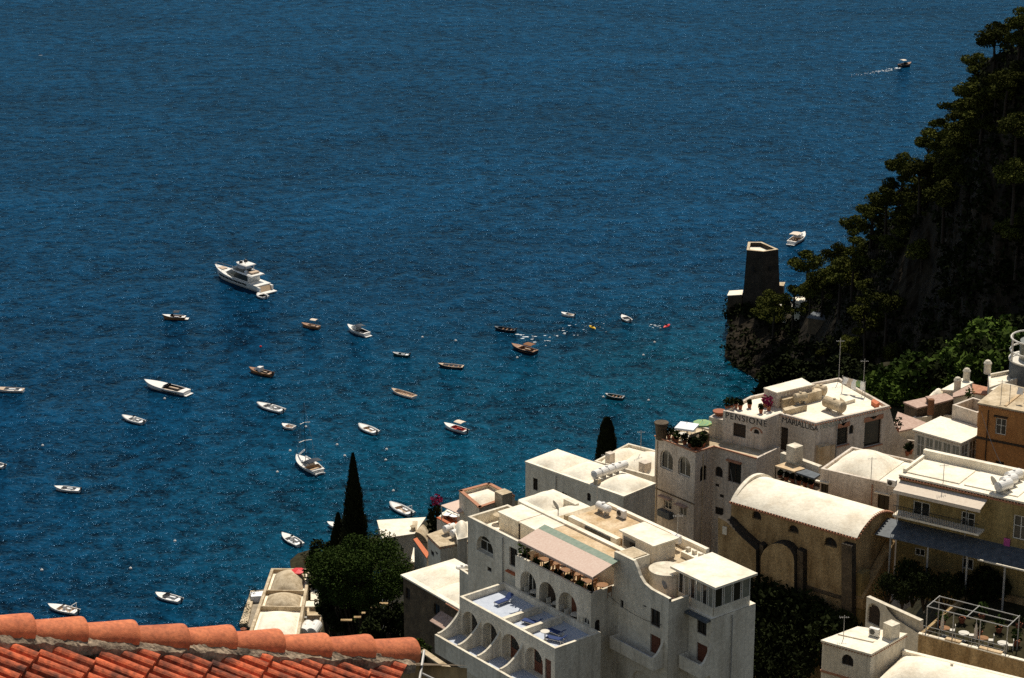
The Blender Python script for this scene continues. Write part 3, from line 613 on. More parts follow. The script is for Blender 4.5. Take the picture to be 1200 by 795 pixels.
def top_thing(name, mb, m, label, cat, group=None, smooth=False):
    c = mb.v[0]; n = len(mb.v); o = Vector((sum(v[0] for v in mb.v)/n, sum(v[1] for v in mb.v)/n, min(v[2] for v in mb.v)))
    me = bpy.data.meshes.new(name); me.from_pydata([tuple(Vector(v) - o) for v in mb.v], [], mb.f); me.materials.append(m)
    if smooth:
        for p in me.polygons: p.use_smooth = True
    ob = bpy.data.objects.new(name, me); col.objects.link(ob); ob.location = o; WORLD[ob.name] = o
    return tag(ob, label, cat, group)
def water_tank(p, z, az, label, L=1.6, r=.45, m=hullw, group='water tanks on the roofs'):
    root = empty('water_tank', (p[0], p[1], z), label, 'water tank', group, az)
    b = MB(); b.tube([(-L/2 - .1, 0, r + .25), (-L/2, 0, r + .25), (L/2, 0, r + .25), (L/2 + .1, 0, r + .25)], [r*.6, r, r, r*.6], 16); b.build('drum', m, root, local=True, smooth=False)
    for x in (-L*.3, L*.3): MB().box((x, 0, .14), (.12, r*1.5, .28)).build('saddle', greym, root, local=True)
    MB().tube([(0, 0, 2*r + .22), (0, 0, 2*r + .34)], .14, 10).build('hatch', m, root, local=True)
    return root
def dish(p, z, az, label, r=.45):
    root = empty('satellite_dish', (p[0], p[1], z), label, 'satellite dish', 'satellite dishes on the roofs', az)
    MB().tube([(0, 0, 0), (0, 0, .8)], .035, 6).build('pole', greym, root, local=True)
    b = MB(); n = 14; vs = []
    for k, (q, dz) in enumerate(((0, 0), (.5, .05), (1, .16))):
        for i in range(n):
            a = 2*math.pi*i/n; vs.append((.05 + dz*1.0 + r*q*math.cos(a)*.35, r*q*math.sin(a), .95 + r*q*math.cos(a)*.94 + .0))
    b.add(vs, [(k*n + i, k*n + (i+1) % n, (k+1)*n + (i+1) % n, (k+1)*n + i) for k in (0, 1) for i in range(n)]); b.build('reflector', greym, root, local=True, smooth=True)
    MB().tube([(.1, 0, .6), (.5, 0, .85), (.48, 0, .95)], .02, 5).build('feed_arm', greym, root, local=True)
    return root
def antenna(p, z, h, label):
    root = empty('aerial', (p[0], p[1], z), label, 'aerial', 'aerials on the roofs')
    MB().tube([(0, 0, 0), (0, 0, h)], .03, 5).build('pole', greym, root, local=True)
    b = MB(); b.tube([(-.4, 0, h*.93), (.4, 0, h*.93)], .015, 4)
    for i in range(5): b.tube([(-.35 + i*.17, -.22 + i*.02, h*.93), (-.35 + i*.17, .22 - i*.02, h*.93)], .012, 4)
    b.build('yagi', greym, root, local=True); return root
def leaf_blob(mb, c, rad, n, size, r, shell=.45, flat=.0):
    for _ in range(n):
        while True:
            x, y, z = r.uniform(-1, 1), r.uniform(-1, 1), r.uniform(-1, 1); d = x*x + y*y + z*z
            if shell*shell < d <= 1 or (d <= 1 and r.random() < .25): break
        p = Vector((c[0] + x*rad[0], c[1] + y*rad[1], c[2] + z*rad[2])); s = size*r.uniform(.6, 1.35)
        u = Vector((r.gauss(0, 1), r.gauss(0, 1), r.gauss(0, .7))).normalized(); w = u.cross(Vector((r.gauss(0, 1), r.gauss(0, 1), r.gauss(0, 1)))).normalized()
        k = len(mb.v); mb.v += [tuple(p - u*s - w*s*.5), tuple(p + u*s - w*s*.35), tuple(p + u*s*.8 + w*s*.5), tuple(p - u*s*.7 + w*s*.45)]; mb.f.append((k, k+1, k+2, k+3))
    return mb
def potted(p, z, label, h=.8, m=leaf_mid, group='potted plants on the terraces', seed=1, pr=.22, potm=pot):
    r = random.Random(seed); root = empty('potted_plant', (p[0], p[1], z), label, 'potted plant', group)
    MB().lathe([(pr*.7, 0), (pr, .4), (pr*1.1, .4), (pr*1.1, .46), (pr*.8, .46)], (0, 0, 0), 10).build('pot', potm, root, local=True)
    leaf_blob(MB(), (0, 0, .45 + h*.45), (h*.42, h*.42, h*.5), 90, .13, r, .2).build('foliage', m, root, local=True); return root
def table(p, z, label, m=frame_w, group='terrace tables', r=.45):
    root = empty('table', (p[0], p[1], z), label, 'table', group)
    MB().lathe([(r, .72), (r, .76)], (0, 0, 0), 14).build('tabletop', m, root, local=True)
    MB().lathe([(.22, 0), (.05, .05), (.04, .72)], (0, 0, 0), 8).build('pedestal', greym, root, local=True); return root
def chair(p, z, az, label, m=dkwood, group='terrace chairs', name='chair'):
    root = empty(name, (p[0], p[1], z), label, 'chair', group, az)
    MB().box((0, 0, .45), (.44, .44, .05)).build('seat', m, root, local=True)
    MB().box((-.21, 0, .72), (.04, .42, .42)).build('backrest', m, root, local=True)
    for x in (-.19, .19):
        for y in (-.19, .19): MB().box((x, y, .215), (.05, .05, .43)).build('leg', m, root, local=True)
    return root
def lounger(p, z, az, label, m=bluecloth, mb_=None):
    root = empty('sun_lounger', (p[0], p[1], z), label, 'sun lounger', 'blue sun loungers on the terrace', az)
    root.scale = (.82, .82, .82)
    MB().box((-.25, 0, .34), (1.35, .62, .08)).build('mattress', m, root, local=True)
    b = MB(); b.add([(.43, -.31, .32), (.43, .31, .32), (1.0, .31, .72), (1.0, -.31, .72), (.43, -.31, .40), (.43, .31, .40), (.96, .31, .80), (.96, -.31, .80)], [(0, 1, 2, 3), (7, 6, 5, 4), (0, 4, 5, 1), (1, 5, 6, 2), (2, 6, 7, 3), (3, 7, 4, 0)]); b.build('backrest', m, root, local=True)
    f = MB(); f.box((-.1, -.3, .28), (1.8, .05, .05)); f.box((-.1, .3, .28), (1.8, .05, .05)); f.build('frame', frame_w, root, local=True)
    for x in (-.85, .6):
        for y in (-.3, .3): MB().box((x, y, .13), (.05, .05, .26)).build('leg', frame_w, root, local=True)
    return root
def parasol(p, z, label, m, h=2.3, r=1.3, n=8, open_=True, group='parasols on the terraces', tilt=0.0):
    root = empty('parasol', (p[0], p[1], z), label, 'parasol', group)
    MB().tube([(0, 0, 0), (0, 0, h + (.1 if open_ else .3))], .035, 6).build('pole', greym, root, local=True)
    MB().lathe([(.3, 0), (.28, .1), (.06, .14)], (0, 0, 0), 10).build('base', greym, root, local=True)
    c = MB()
    if open_:
        ring = [(r*math.cos(2*math.pi*i/n + .4), r*math.sin(2*math.pi*i/n + .4), h - r*.22) for i in range(n)]
        c.add([(0, 0, h)] + ring + [(x, y, zz - .18) for x, y, zz in ring] + [(0, 0, h - .06)], [(0, 1 + i, 1 + (i+1) % n) for i in range(n)] + [(1 + i, 1 + n + i, 1 + n + (i+1) % n, 1 + (i+1) % n) for i in range(n)])
    else: c.lathe([(.05, h*.35), (.16, h*.42), (.13, h*.75), (.04, h), (.01, h + .1)], (0, 0, 0), 8)
    c.build('canopy', m, root, local=True); return root

# ------------------------------------------------------------------ the arcaded hotel (own frame: s along the front, t away from it)
O_ = P(a5(285, 230), 103); C_ = P(a5(945, 590), 103); L_, e1, _n = edge_frame(O_, C_); e2 = (-e1[1], e1[0])
def H(s, t): return (O_[0] + e1[0]*s + e2[0]*t, O_[1] + e1[1]*s + e2[1]*t)
def HP(*st): return [H(*q) for q in st]
AZ1 = math.atan2(e1[1], e1[0])
TU = 4.4
front = []
for tl, br in (((300, 340), (425, 520)), ((430, 412), (552, 590)), ((560, 490), (727, 690)), ((725, 588), (915, 800))): pass
hL = House('arcaded_hotel', 'white hotel with two rows of arches, blue tiled terrace and striped awning, front centre', 'hotel', HP((0, 0), (L_, 0), (L_, TU), (0, TU)), 103, 90,
    par=.55, par_t=.22, roofm='pale_blue_tiles',
    holes=[('m', 0, 'arch', None, .35, 2.35, 99.9, 102.15, .7), ('m', 0, 'arch', None, 2.9, 4.75, 99.9, 102.15, .7), ('m', 0, 'arch', None, 5.3, 7.5, 99.9, 102.15, .7), ('m', 0, 'arch', None, 8.1, 10.2, 99.9, 102.1, .7),
           ('m', 0, 'rect', 'door', 10.45, 11.15, 99.9, 101.8, .2)])
hr = hL.root
# doors and windows at the back of the lower loggias
for k, (x0, x1, st) in enumerate(((.95, 1.7, 'dkdoor'), (3.35, 4.1, 'dkdoor'), (5.75, 6.85, 'door'), (8.6, 9.55, 'door'))):
    F = Facade(H(0, .62), H(L_, .62)); d = MB(); F.box(d, x0, x1, 99.92, 101.75, .14, .02); o = d.build('door', wood if st == 'door' else dkwood, hr); d = MB(); F.box(d, x0 + .12, x1 - .12, 100.8, 101.6, .155, .142); d.build('pane', glass, o)
# lower balcony: floor, front parapet, curved dividers
FB = Facade(H(0, -2.15), H(L_ + .3, -2.15)); F0 = hL.F[0]
b = MB(); F0.box(b, -.05, L_ - .25, 99.55, 99.88, 2.15, .003); b.build('balcony_floor', bluetile, hr)
b = MB(); F0.box(b, -.06, L_ + .5, 98.9, 100.45, 2.36, 2.153); b.build('balcony_parapet', white, hr)
def divider(s, thick=.18, z0=99.885):
    out = []; n = 12; prof = []
    for i in range(n + 1):                        # quarter-swoop from high on the wall down to the parapet
        q = i/n; prof.append((.004 + 2.13*q, 101.95 - 1.4*math.sin(q*math.pi/2)**.8))
    prof = [(2.145, z0), (.004, z0)] + prof
    m = MB(); A = [F0.pt(s - thick/2, z, o) for o, z in prof]; B = [F0.pt(s + thick/2, z, o) for o, z in prof]; k = len(prof)
    m.add(A + B, [tuple(range(k)), tuple(reversed(range(k, 2*k)))] + [(i, k + i, k + (i+1) % k, (i+1) % k) for i in range(k)])
    m.build('balcony_divider', white, hr)
for s_ in (.06, 2.62, 5.02, 7.8): divider(s_)
# terrace divider walls and their ledges
for s_, t1 in ((5.0, 3.9), (7.35, 3.9)):
    b = MB(); q = HP((s_, .2), (s_ + .35, .2), (s_ + .35, t1), (s_, t1)); b.prism(q, 102.452, 103.0); b.build('terrace_divider', white, hr)
# upper storey
sL, sR = 1.35, 10.45
FU = Facade(H(sL, TU), H(sR, TU)); ZT = 105.75
def uh(tl, br, kind='arch', st=None, dep=1.5):
    x0, zb = FU.at(tl); x1, za = FU.at(br); return (0, kind, st, tl, br, dep)
hU = MB(); holes = []
ar = [((705, 62), (815, 262)), ((835, 135), (950, 335)), ((970, 207), (1095, 430))]
for tl, br in ar:
    x0, _ = FU.at(a5(*tl)); x1, _ = FU.at(a5(*br)); zb = FU.at(a5((tl[0]+br[0])/2, tl[1]))[1]
    holes.append((arch_loop(x0, x1, 102.47, zb, 'arch', 12), .85))
wx0, wzb = FU.at(a5(1135, 362)); wx1, wza = FU.at(a5(1182, 440)); holes.append((arch_loop(wx0, wx1, wza, wzb, 'arch'), .2))
wall_face(hU, FU, [(0, 99), (FU.L, 99), (FU.L, ZT), (0, ZT)], holes)
FUr = Facade(H(sR, TU), H(sR, TU + 3.2)); FUl = Facade(H(sL, TU + 3.2), H(sL, TU))
q0, q1 = FUr.at(a6(233, 520)), FUr.at(a6(257, 570)); 
wall_face(hU, FUr, [(0, 90), (3.2, 90), (3.2, ZT), (0, ZT)], [(arch_loop(q0[0], q1[0], q1[1], q0[1], 'arch'), .2)]); wall_face(hU, FUl, [(0, 99), (3.2, 99), (3.2, ZT), (0, ZT)], [])
for F, L in ((FU, FU.L), (FUr, 3.2), (FUl, 3.2)):   # parapet thickness round the loggia
    A, B_, C, D = F.pt(0, ZT), F.pt(L, ZT), F.pt(L, ZT, -.2), F.pt(0, ZT, -.2)
    hU.quad(A, B_, C, D); hU.quad(D, C, F.pt(L, 104.9, -.2), F.pt(0, 104.9, -.2))
hU.build('upper_wall', white, hr)
window(hr, FU, wx0, wx1, wza, wzb, 'arch', 'arch', .2); window(hr, FUr, q0[0], q1[0], q1[1], q0[1], 'hole', 'arch', .2)
Fb = Facade(H(sL, TU + .8), H(sR, TU + .8))
for (tl, br), st in zip(ar, ('win', 'dk', 'door')):
    x0, _ = FU.at(a5(*tl)); x1, _ = FU.at(a5(*br))
    if st == 'win': window(hr, Fb, x0 + .1, x1 - .8, 102.5, 104.5, 'arch', 'arch', 0)
    elif st == 'door':
        d = MB(); Fb.box(d, x1 - 1.5, x1 - .75, 102.48, 104.3, .08, .0); d.build('door', wood, hr)
    else:
        d = MB(); Fb.box(d, x0 + .2, x0 + 1.0, 102.48, 104.3, .08, .0); d.build('door', dkwood, hr)
b = MB(); b.prism(HP((sL + .2, TU + .2), (sR - .2, TU + .2), (sR - .2, TU + 3.2), (sL + .2, TU + 3.2)), 104.75, 104.9); b.build('loggia_floor', ochre, hr)
# striped awning over the loggia
aw = MB(); za, zb_ = 107.35, 107.85
q = HP((2.35, 3.95), (11.1, 3.95), (11.1, 5.85), (2.35, 5.85)); q2 = HP((2.35, 5.86), (11.1, 5.86), (11.1, 6.5), (2.35, 6.5))
aw.prism(q, [za, za, zb_, zb_], [za + .06, za + .06, zb_ + .06, zb_ + .06]); awn = aw.build('awning', canvas_p, hr)
g = MB(); g.prism(q2, [zb_ + .002, zb_ + .002, zb_ + .16, zb_ + .16], [zb_ + .06, zb_ + .06, zb_ + .22, zb_ + .22]); g.build('awning_band', canvas_g, awn)
fr_ = MB()
for i in range(45):
    s_ = 2.35 + 8.75*i/44; A = H(s_, 3.94); fr_.box((A[0], A[1], za - .06), (.14, .03, .16), AZ1)
fr_.build('awning_fringe', canvas_p, awn)
for s_ in (2.5, 5.2, 8.0, 10.3):
    p = H(s_, 4.65); MB().tube([(p[0], p[1], 104.9), (p[0], p[1], 107.45)], .05, 6).build('awning_post', dkwood, awn)
rr = random.Random(3)
for i in range(6):
    p = H(3.2 + i*1.28, 5.7 + .5*(i % 2)); nm = ('table on the loggia under the striped awning', 'chair at the loggia tables under the striped awning')
    table(p, 104.9, nm[0], varnish, 'loggia tables under the awning')
    for s_ in (-1, 1):
        q = (p[0] + e1[0]*.65*s_, p[1] + e1[1]*.65*s_); chair(q, 104.9, AZ1 + (math.pi if s_ > 0 else 0), nm[1], varnish, 'loggia chairs under the awning')
for i in range(7): potted(H(2.0 + i*1.28, 4.95), 104.9, 'bushy potted plant along the loggia rail', .7, leaf_mid if i % 3 else leaf_dark, 'potted plants along the loggia rail', 20 + i)
potted(H(1.75, 5.0), 105.3, 'tall potted plant at the left end of the loggia', 1.3, leaf_mid, None, 40)
# terrace furniture
zt = 102.452
for i, (s_, t_) in enumerate(((2.2, 2.6),)): lounger(H(s_, t_), zt, AZ1 + R(94), 'blue sun lounger alone in the first terrace bay, nearest the left', bluecloth)
lounger(H(6.5, 1.9), zt, AZ1 + R(20), 'blue sun lounger alone in the middle terrace bay')
for i, (s_, t_, a_) in enumerate(((9.0, 2.2, 10), (9.9, 1.5, 25))): lounger(H(s_, t_), zt, AZ1 + R(a_), 'blue sun lounger in the last terrace bay', bluecloth)
table(H(9.2, 1.0), zt, 'small white table near the terrace corner', frame_w, None, .35)
for i, (s_, t_) in enumerate(((3.2, 4.9), (5.9, 4.9), (8.3, 4.7))):
    table(H(s_, t_), zt, 'white table under the middle row of arches', frame_w, 'tables under the arches', .4)
    for q in (-.6, .6): chair(H(s_ + q, t_ - .2), zt, AZ1 + (math.pi if q > 0 else 0), 'white chair under the middle row of arches', frame_w, 'chairs under the arches')
# ------- stepped side wing of the same hotel
FM = Facade(H(sR + .002, 6.6), H(16.6, 6.6))
m = MB(); ZW = 107.4
prof = [(0, 90), (FM.L, 90), (FM.L, 106.9), (4.2, 106.95), (3.4, 107.15), (2.9, 107.55), (2.55, 108.15), (2.2, 108.55), (0, 108.55)]
hs = []; wn = []
x0, zb = FM.at(a6(412, 738)); x1, _z = FM.at(a6(505, 738)); x0q, x1q, zbq = x0, x1, zb; hs.append((arch_loop(x0, x1, zb - 3.4, zb, 'arch'), .5))
for tl, br, st in (((500, 457), (543, 560), 'dkwin'), ((497, 580), (545, 695), 'door'), ((355, 418), (368, 462), 'hole'), ((464, 443), (478, 458), 'hole'), ((305, 590), (348, 636), 'hole')):
    x0, zb = FM.at(a6(*tl)); x1, za_ = FM.at(a6(*br)); x0 = max(x0, .12); x1 = max(x1, x0 + .35); hs.append((arch_loop(x0, x1, za_, zb, 'rect'), .2)); wn.append((x0, x1, za_, zb, st))
wall_face(m, FM, prof, hs); k = len(prof)
vs = [FM.pt(*p) for p in prof] + [FM.pt(*p, -.25) for p in prof]
m.add(vs, [(i, (i+1) % k, k + (i+1) % k, k + i)[::-1] for i in range(2, k)])
m.add(vs[k:], [tuple(reversed(range(k)))])
m.build('side_wall', white, hr)
for w in wn: window(hr, FM, *w)
window(hr, FM, x0q, x1q, zbq - 3.4, zbq, 'dkdoor', 'arch', .5)
p16 = 16.6
hP = House('hotel_penthouse_wing', 'white right wing of the hotel with glazed penthouse under a flat cream roof', 'hotel wing', HP((p16, 8.6), (19.05, 8.6), (19.05, 13.0), (12.5, 13.0), (12.5, 8.6)), 105.6, 90, roofm='cream_roof',
    holes=[(0, 'rect', 'dkwin', a6(722, 490), a6(765, 597), .2), (0, 'rect', 'door', a6(720, 620), a6(768, 735), .2)])
# glazed penthouse: posts, panes, roof slab
pr = hP.root; gp = HP((15.0, 8.95), (18.85, 8.95), (18.85, 12.6), (15.0, 12.6)); zg0, zg1 = 105.55, 107.95
for i in range(4):
    F = Facade(gp[i], gp[(i+1) % 4]); n = 6 if i % 2 == 0 else 4; g = MB()
    F.box(g, .05, F.L - .05, zg0, zg0 + .75, .04, -.04); g.build('low_wall', white, pr)
    for j in range(n):
        x0, x1 = F.L*j/n + .05, F.L*(j+1)/n - .05
        w = MB(); F.box(w, x0, x0 + .07, zg0 + .753, zg1, .03, -.03); F.box(w, x1 - .07, x1, zg0 + .753, zg1, .03, -.03); F.box(w, x0 + .07, x1 - .07, zg1 - .08, zg1, .03, -.03)
        wo = w.build('window', frame_w, pr); MB().add([F.pt(x0 + .07, zg0 + .76), F.pt(x1 - .07, zg0 + .76), F.pt(x1 - .07, zg1 - .08), F.pt(x0 + .07, zg1 - .08)], [(0, 1, 2, 3)]).build('pane', glassy if j % 2 else glass, wo)
b = MB(); b.prism(HP((14.35, 8.7), (19.25, 8.7), (19.25, 12.9), (14.35, 12.9)), 107.953, 108.13); b.build('penthouse_roof', roofw, pr)
Fq = Facade(H(p16, 8.6), H(19.05, 8.6)); b = MB(); Fq.box(b, .05, 2.35, 105.35, 105.5, .5, .003); b.build('window_ledge', bluegrey, pr)
# balconies of the two wings (curved ends)
def balcony(root, F, x0, x1, zf, d, h=.75, rm='white_plaster', floor='pale_blue_tiles'):
    b = MB(); F.box(b, x0, x1, zf - .2, zf, d, .004); o = b.build('balcony_floor', floor, root)
    r = MB(); F.box(r, x0, x1, zf - .35, zf + h, d + .12, d + .003); F.box(r, x0 - .12, x0 - .003, zf - .35, zf + h, d + .12, .004); F.box(r, x1 + .003, x1 + .12, zf - .35, zf + h, d + .12, .004)
    r.build('balcony_parapet', rm, o); return o
x0, z0 = FM.at(a6(400, 640)); balcony(hr, FM, .9, 5.4, FM.at(a6(520, 700))[1], .9, .6)
zb1 = Fq.at(a6(745, 738))[1]; balcony(pr, Fq, .25, 2.2, zb1, .9, .7)
def swoop(root, F, x, z0, zt_, d, thick=.2):
    prof = [(d, z0 - .35), (.004, z0 - .35), (.004, zt_)] + [(.004 + (d - .004)*q/10, zt_ - (zt_ - z0 - .72)*math.sin(q/10*math.pi/2)**.8) for q in range(1, 11)]
    A = [F.pt(x, z, o) for o, z in prof]; B = [F.pt(x + thick, z, o) for o, z in prof]; k = len(prof); m = MB()
    m.add(A + B, [tuple(range(k)), tuple(reversed(range(k, 2*k)))] + [(i, k + i, k + (i+1) % k, (i+1) % k) for i in range(k)]); m.build('balcony_wing_wall', white, root)
swoop(pr, Fq, 2.33, zb1, zb1 + 2.2, 1.02); swoop(hr, FM, 5.53, FM.at(a6(520, 700))[1], FM.at(a6(520, 700))[1] + 1.9, 1.02)
# small sunk roof terrace with pink floor beside the penthouse
b = MB(); b.prism(HP((13.2, 6.9), (16.55, 6.9), (16.55, 8.55), (13.2, 8.55)), 105.8, 105.95); b.build('terrace_floor', pinkroof, hr)
b = MB(); b.prism(HP((16.35, 6.62), (16.6, 6.62), (16.6, 8.58), (16.35, 8.58)), 90, 106.6); b.build('terrace_side_wall', white, hr)
d = MB(); Fd = Facade(H(14.98, 8.75), H(15.0, 12.8))
dish(H(14.6, 8.3), 105.95, 2.5, 'dark satellite dish beside the glazed penthouse')
# stair tower + curved tank house + plates
b = MB(); b.prism(HP((10.3, 6.86), (12.2, 6.86), (12.2, 8.6), (10.3, 8.6)), 104, 108.35); b.build('stair_tower', white, hr)
b = MB(); b.prism(HP((10.45, 7.0), (12.05, 7.0), (12.05, 8.45), (10.45, 8.45)), 108.353, 108.42); b.build('stair_tower_roof', rooft, hr)
cyl = MB(); cc = H(13.6, 9.0); cyl.lathe([(1.25, 104), (1.25, 107.45), (1.32, 107.45), (1.32, 107.6)], (cc[0], cc[1], 0), 24); cyl.build('round_stair', white, hr)
# ------- long house behind the loggia with ochre roofs
hM = House('long_ochre_roofed_house', 'long low house behind the striped awning with flat ochre roofs', 'house', HP((-1.0, 7.62), (10.28, 7.62), (12.4, 8.62), (12.4, 14.8), (-1.0, 14.8)), 106.55, 92, roofm='weathered_roof')
def plate(h, st, z0, zt_, m, name='roof'):
    b = MB(); b.prism(HP(*st), z0, zt_); return b.build(name, m, h.root)
plate(hM, [(.3, 7.75), (9.9, 7.75), (9.9, 9.2), (.3, 9.2)], 106.553, 106.95, ochre)
plate(hM, [(-4.5, 9.3), (9.9, 9.3), (9.9, 9.75), (-4.5, 9.75)], 106.4, 107.1, roofw, 'roof_parapet')
plate(hM, [(.6, 10.9), (9.0, 10.9), (9.0, 14.2), (.6, 14.2)], 106.553, 107.05, ochre)
plate(hM, [(.6, 14.2), (12.3, 14.2), (12.3, 14.55), (.6, 14.55)], 106.555, 107.3, roofw, 'roof_parapet')
plate(hM, [(.5, 10.4), (6.3, 10.4), (6.3, 10.85), (.5, 10.85)], 106.553, 107.12, roofw, 'roof_parapet')
plate(hM, [(2.6, 10.3), (5.6, 10.3), (5.6, 10.38), (2.6, 10.38)], 106.7, 107.0, glass, 'roof_window')
plate(hM, [(7.0, 10.4), (10.6, 10.4), (10.6, 12.6), (7.0, 12.6)], 106.553, 108.0, white, 'roof_room')
plate(hM, [(6.8, 10.2), (10.8, 10.2), (10.8, 12.8), (6.8, 12.8)], 108.003, 108.12, roofw, 'roof_room_roof')
b = MB(); Fz = Facade(H(7.0, 10.4), H(10.6, 10.4)); Fz.box(b, .15, 1.5, 106.9, 107.7, .02, .003); b.build('roof_window', glass, hM.root)
plate(hM, [(10.9, 12.9), (13.6, 12.9), (13.6, 14.0), (10.9, 14.0)], 106.555, 107.0, roofw, 'roof_ledge')
dish(H(-1.0, 10.6), 106.6, 3.6, 'pale satellite dish on the left end of the ochre roof')
water_tank(H(1.7, 13.0), 107.05, AZ1, 'small white tank lying alone on the ochre roof', 1.3, .32)
for i in range(3): chimney(hM.root, H(11.2 + i*.7, 13.4), 107.0, .3, .3, white, AZ1, False)
for s_, t_ in ((.2, 10.5), (.7, 14.0)): chimney(hM.root, H(s_, t_), 106.6, .5, .35, rooft, AZ1, False)
# ------- house with the arched window and the two cream roof slabs
hW = House('arched_window_house', 'beige house with one big arched window and two cream roof slabs, left of the awning', 'house', HP((-5.75, 5.2), (1.3, 5.2), (1.3, 9.25), (-5.75, 9.25)), 106.4, 92, par=.9,
    holes=[(0, 'arch', None, a1(770, 385), a1(888, 568), .4), (0, 'rect', 'hole', a1(845, 622), a1(876, 668), .2), (0, 'rect', 'dkwin', a1(1000, 480), a1(1055, 640), .25)])
_x0, _zb = hW.F[0].at(a1(770, 385)); _x1, _za = hW.F[0].at(a1(888, 568)); MB().add([hW.F[0].pt(*p, -.385) for p in arch_loop(_x0 + .02, _x1 - .02, _za + .02, _zb - .02, 'arch')], [tuple(range(12))]).build('arch_recess_shade', glass, hW.root)  # dark sheet at the back stands in for shade in the arch recess
Fw = Facade(H(-5.75, 5.2 + .36), H(1.3, 5.2 + .36)); x0, zb = hW.F[0].at(a1(770, 385)); x1, za_ = hW.F[0].at(a1(888, 568)); window(hW.root, Fw, x0 + .03, x1 - .35, za_ + .02, zb - .55, 'glaz', 'rect', .1)
x0, _ = hW.F[0].at(a1(1000, 640)); sill(hW.root, hW.F[0], x0, x0 + .9, hW.F[0].at(a1(1000, 645))[1], terra, .3, .12, 'window_box')
b = MB(); b.prism(HP((-3.9, 6.95), (1.29, 6.95), (1.29, 9.24), (-3.9, 9.24)), 105.52, 106.85); b.build('roof_room', white, hW.root)
for x0, x1 in ((-4.0, -1.4), (-1.3, 1.45)):
    b = MB(); b.prism(HP((x0, 6.85), (x1, 6.85), (x1, 9.28), (x0, 9.28)), 106.853, 106.98); b.build('roof_slab', roofw, hW.root)
b = MB(); Fz = Facade(H(-3.9, 6.95), H(1.29, 6.95)); Fz.box(b, 2.5, 2.65, 105.5, 106.8, .05, .003); b.build('slab_post', dkwood, hW.root)
table(H(-4.8, 7.6), 105.5, 'stone table on the small roof terrace beside the cream slabs', rooft, None, .5)
# ------- two domed cream roofs behind
hR = House('domed_cream_house', 'house with two shallow cream domes behind the cream slabs', 'house', HP((-8.1, 12.2), (-1.02, 12.2), (-1.02, 15.9), (-8.1, 15.9)), 105.3, 92, roofm='cream_roof')
hR.dome(HP((-7.9, 12.4), (-4.6, 12.4), (-4.6, 15.7), (-7.9, 15.7)), .75, roofw); hR.dome(HP((-4.5, 12.4), (-1.2, 12.4), (-1.2, 15.7), (-4.5, 15.7)), .55, roofw)
b = MB(); b.prism(HP((-4.7, 14.2), (-3.2, 14.2), (-3.2, 14.6), (-4.7, 14.6)), 105.3, 105.95); b.build('roof_parapet', white, hR.root)
# ------------------------------------------------------------------ the other houses
def xy(px, z): return P(px, z)[:2]
def rect(pa, pb, z, depth, ext_l=0.0, ext_r=0.0):
    A, B = xy(pa, z), xy(pb, z); L, d, n = edge_frame(A, B)
    A = (A[0] - d[0]*ext_l, A[1] - d[1]*ext_l); B = (B[0] + d[0]*ext_r, B[1] + d[1]*ext_r)
    return [A, B, (B[0] - n[0]*depth, B[1] - n[1]*depth), (A[0] - n[0]*depth, A[1] - n[1]*depth)]
def sub(poly, u0, v0, u1, v1):                    # patch of a quad
    f = lambda u, v: lerp(lerp(poly[0], poly[1], u), lerp(poly[3], poly[2], u), v)
    return [f(u0, v0), f(u1, v0), f(u1, v1), f(u0, v1)]
def writing(root, F, text, px, h, m=letter, spacing=1.0, name='lettering'):
    c = bpy.data.curves.new(name, 'FONT'); c.body = text; c.size = h*1.42; c.extrude = .012; c.space_character = spacing
    t = bpy.data.objects.new('tmp', c); col.objects.link(t); bpy.context.view_layer.update()
    me = bpy.data.meshes.new_from_object(t.evaluated_get(bpy.context.evaluated_depsgraph_get())); bpy.data.objects.remove(t)
    x0, z0 = F.at(px); mb = MB(); mb.add([F.pt(x0 + v.co.x, z0 + v.co.y, .016 + v.co.z) for v in me.vertices], [tuple(p.vertices) for p in me.polygons])
    return mb.build(name, m, root)
# --- white house with three domes and a row of tanks
zB = 93.5; pB = rect(a2(95, 195), a2(785, 440), zB, 4.6)
hB = House('white_domed_house', 'long plain white house with shallow domes and a row of white tanks', 'house', pB, zB, 82, slab=.05, roofm='cream_roof',
    holes=[(0, 'rect', 'dkwin', a2(147, 298), a2(180, 395), .2), (0, 'rect', 'hole', a2(350, 398), a2(368, 432), .2), (0, 'rect', 'hole', a2(372, 408), a2(386, 438), .2), (0, 'arch', 'hole', a2(527, 402), a2(554, 470), .2)])
for u0, u1, h in ((.02, .33, .75), (.34, .62, .7), (.70, .99, .8)): hB.dome(sub(pB, u0, .06, u1, .94), h, roofw)
for i in range(4): 
    q = P(a2(618 + i*46, 305 - i*14), zB + .4); water_tank(q, zB + .35, math.atan2(hB.F[1].d[1], hB.F[1].d[0]), 'white tank in the row of four on the white domed roof', 1.7, .42, hullw, 'row of white tanks on the domed roof')
chimney(hB.root, P(a2(600, 345), zB + .2), zB + .15, .6, .5, rooft, AZ1, False)
# --- domed house further back with a cypress beside it
zC = 91.8; pC = rect(a2(578, 182), a2(905, 268), zC, 6.2, 0, 1.5)
hC = House('domed_house', 'pale house with cream dome and low roof wall behind the row of tanks', 'house', pC, zC, 80, par=.3, roofm='cream_roof')
hC.dome(sub(pC, .3, .1, .95, .92), 1.15, roofw); hC.dome(sub(pC, .02, .15, .28, .9), .7, roofw)
Fc = hC.F[0]
for px, w in ((a2(690, 150), .7), (a2(935, 215), .9)):
    q = P(px, zC + .4); chimney(hC.root, q, zC - .3, 1.1, w, pinkish, AZ1, False)
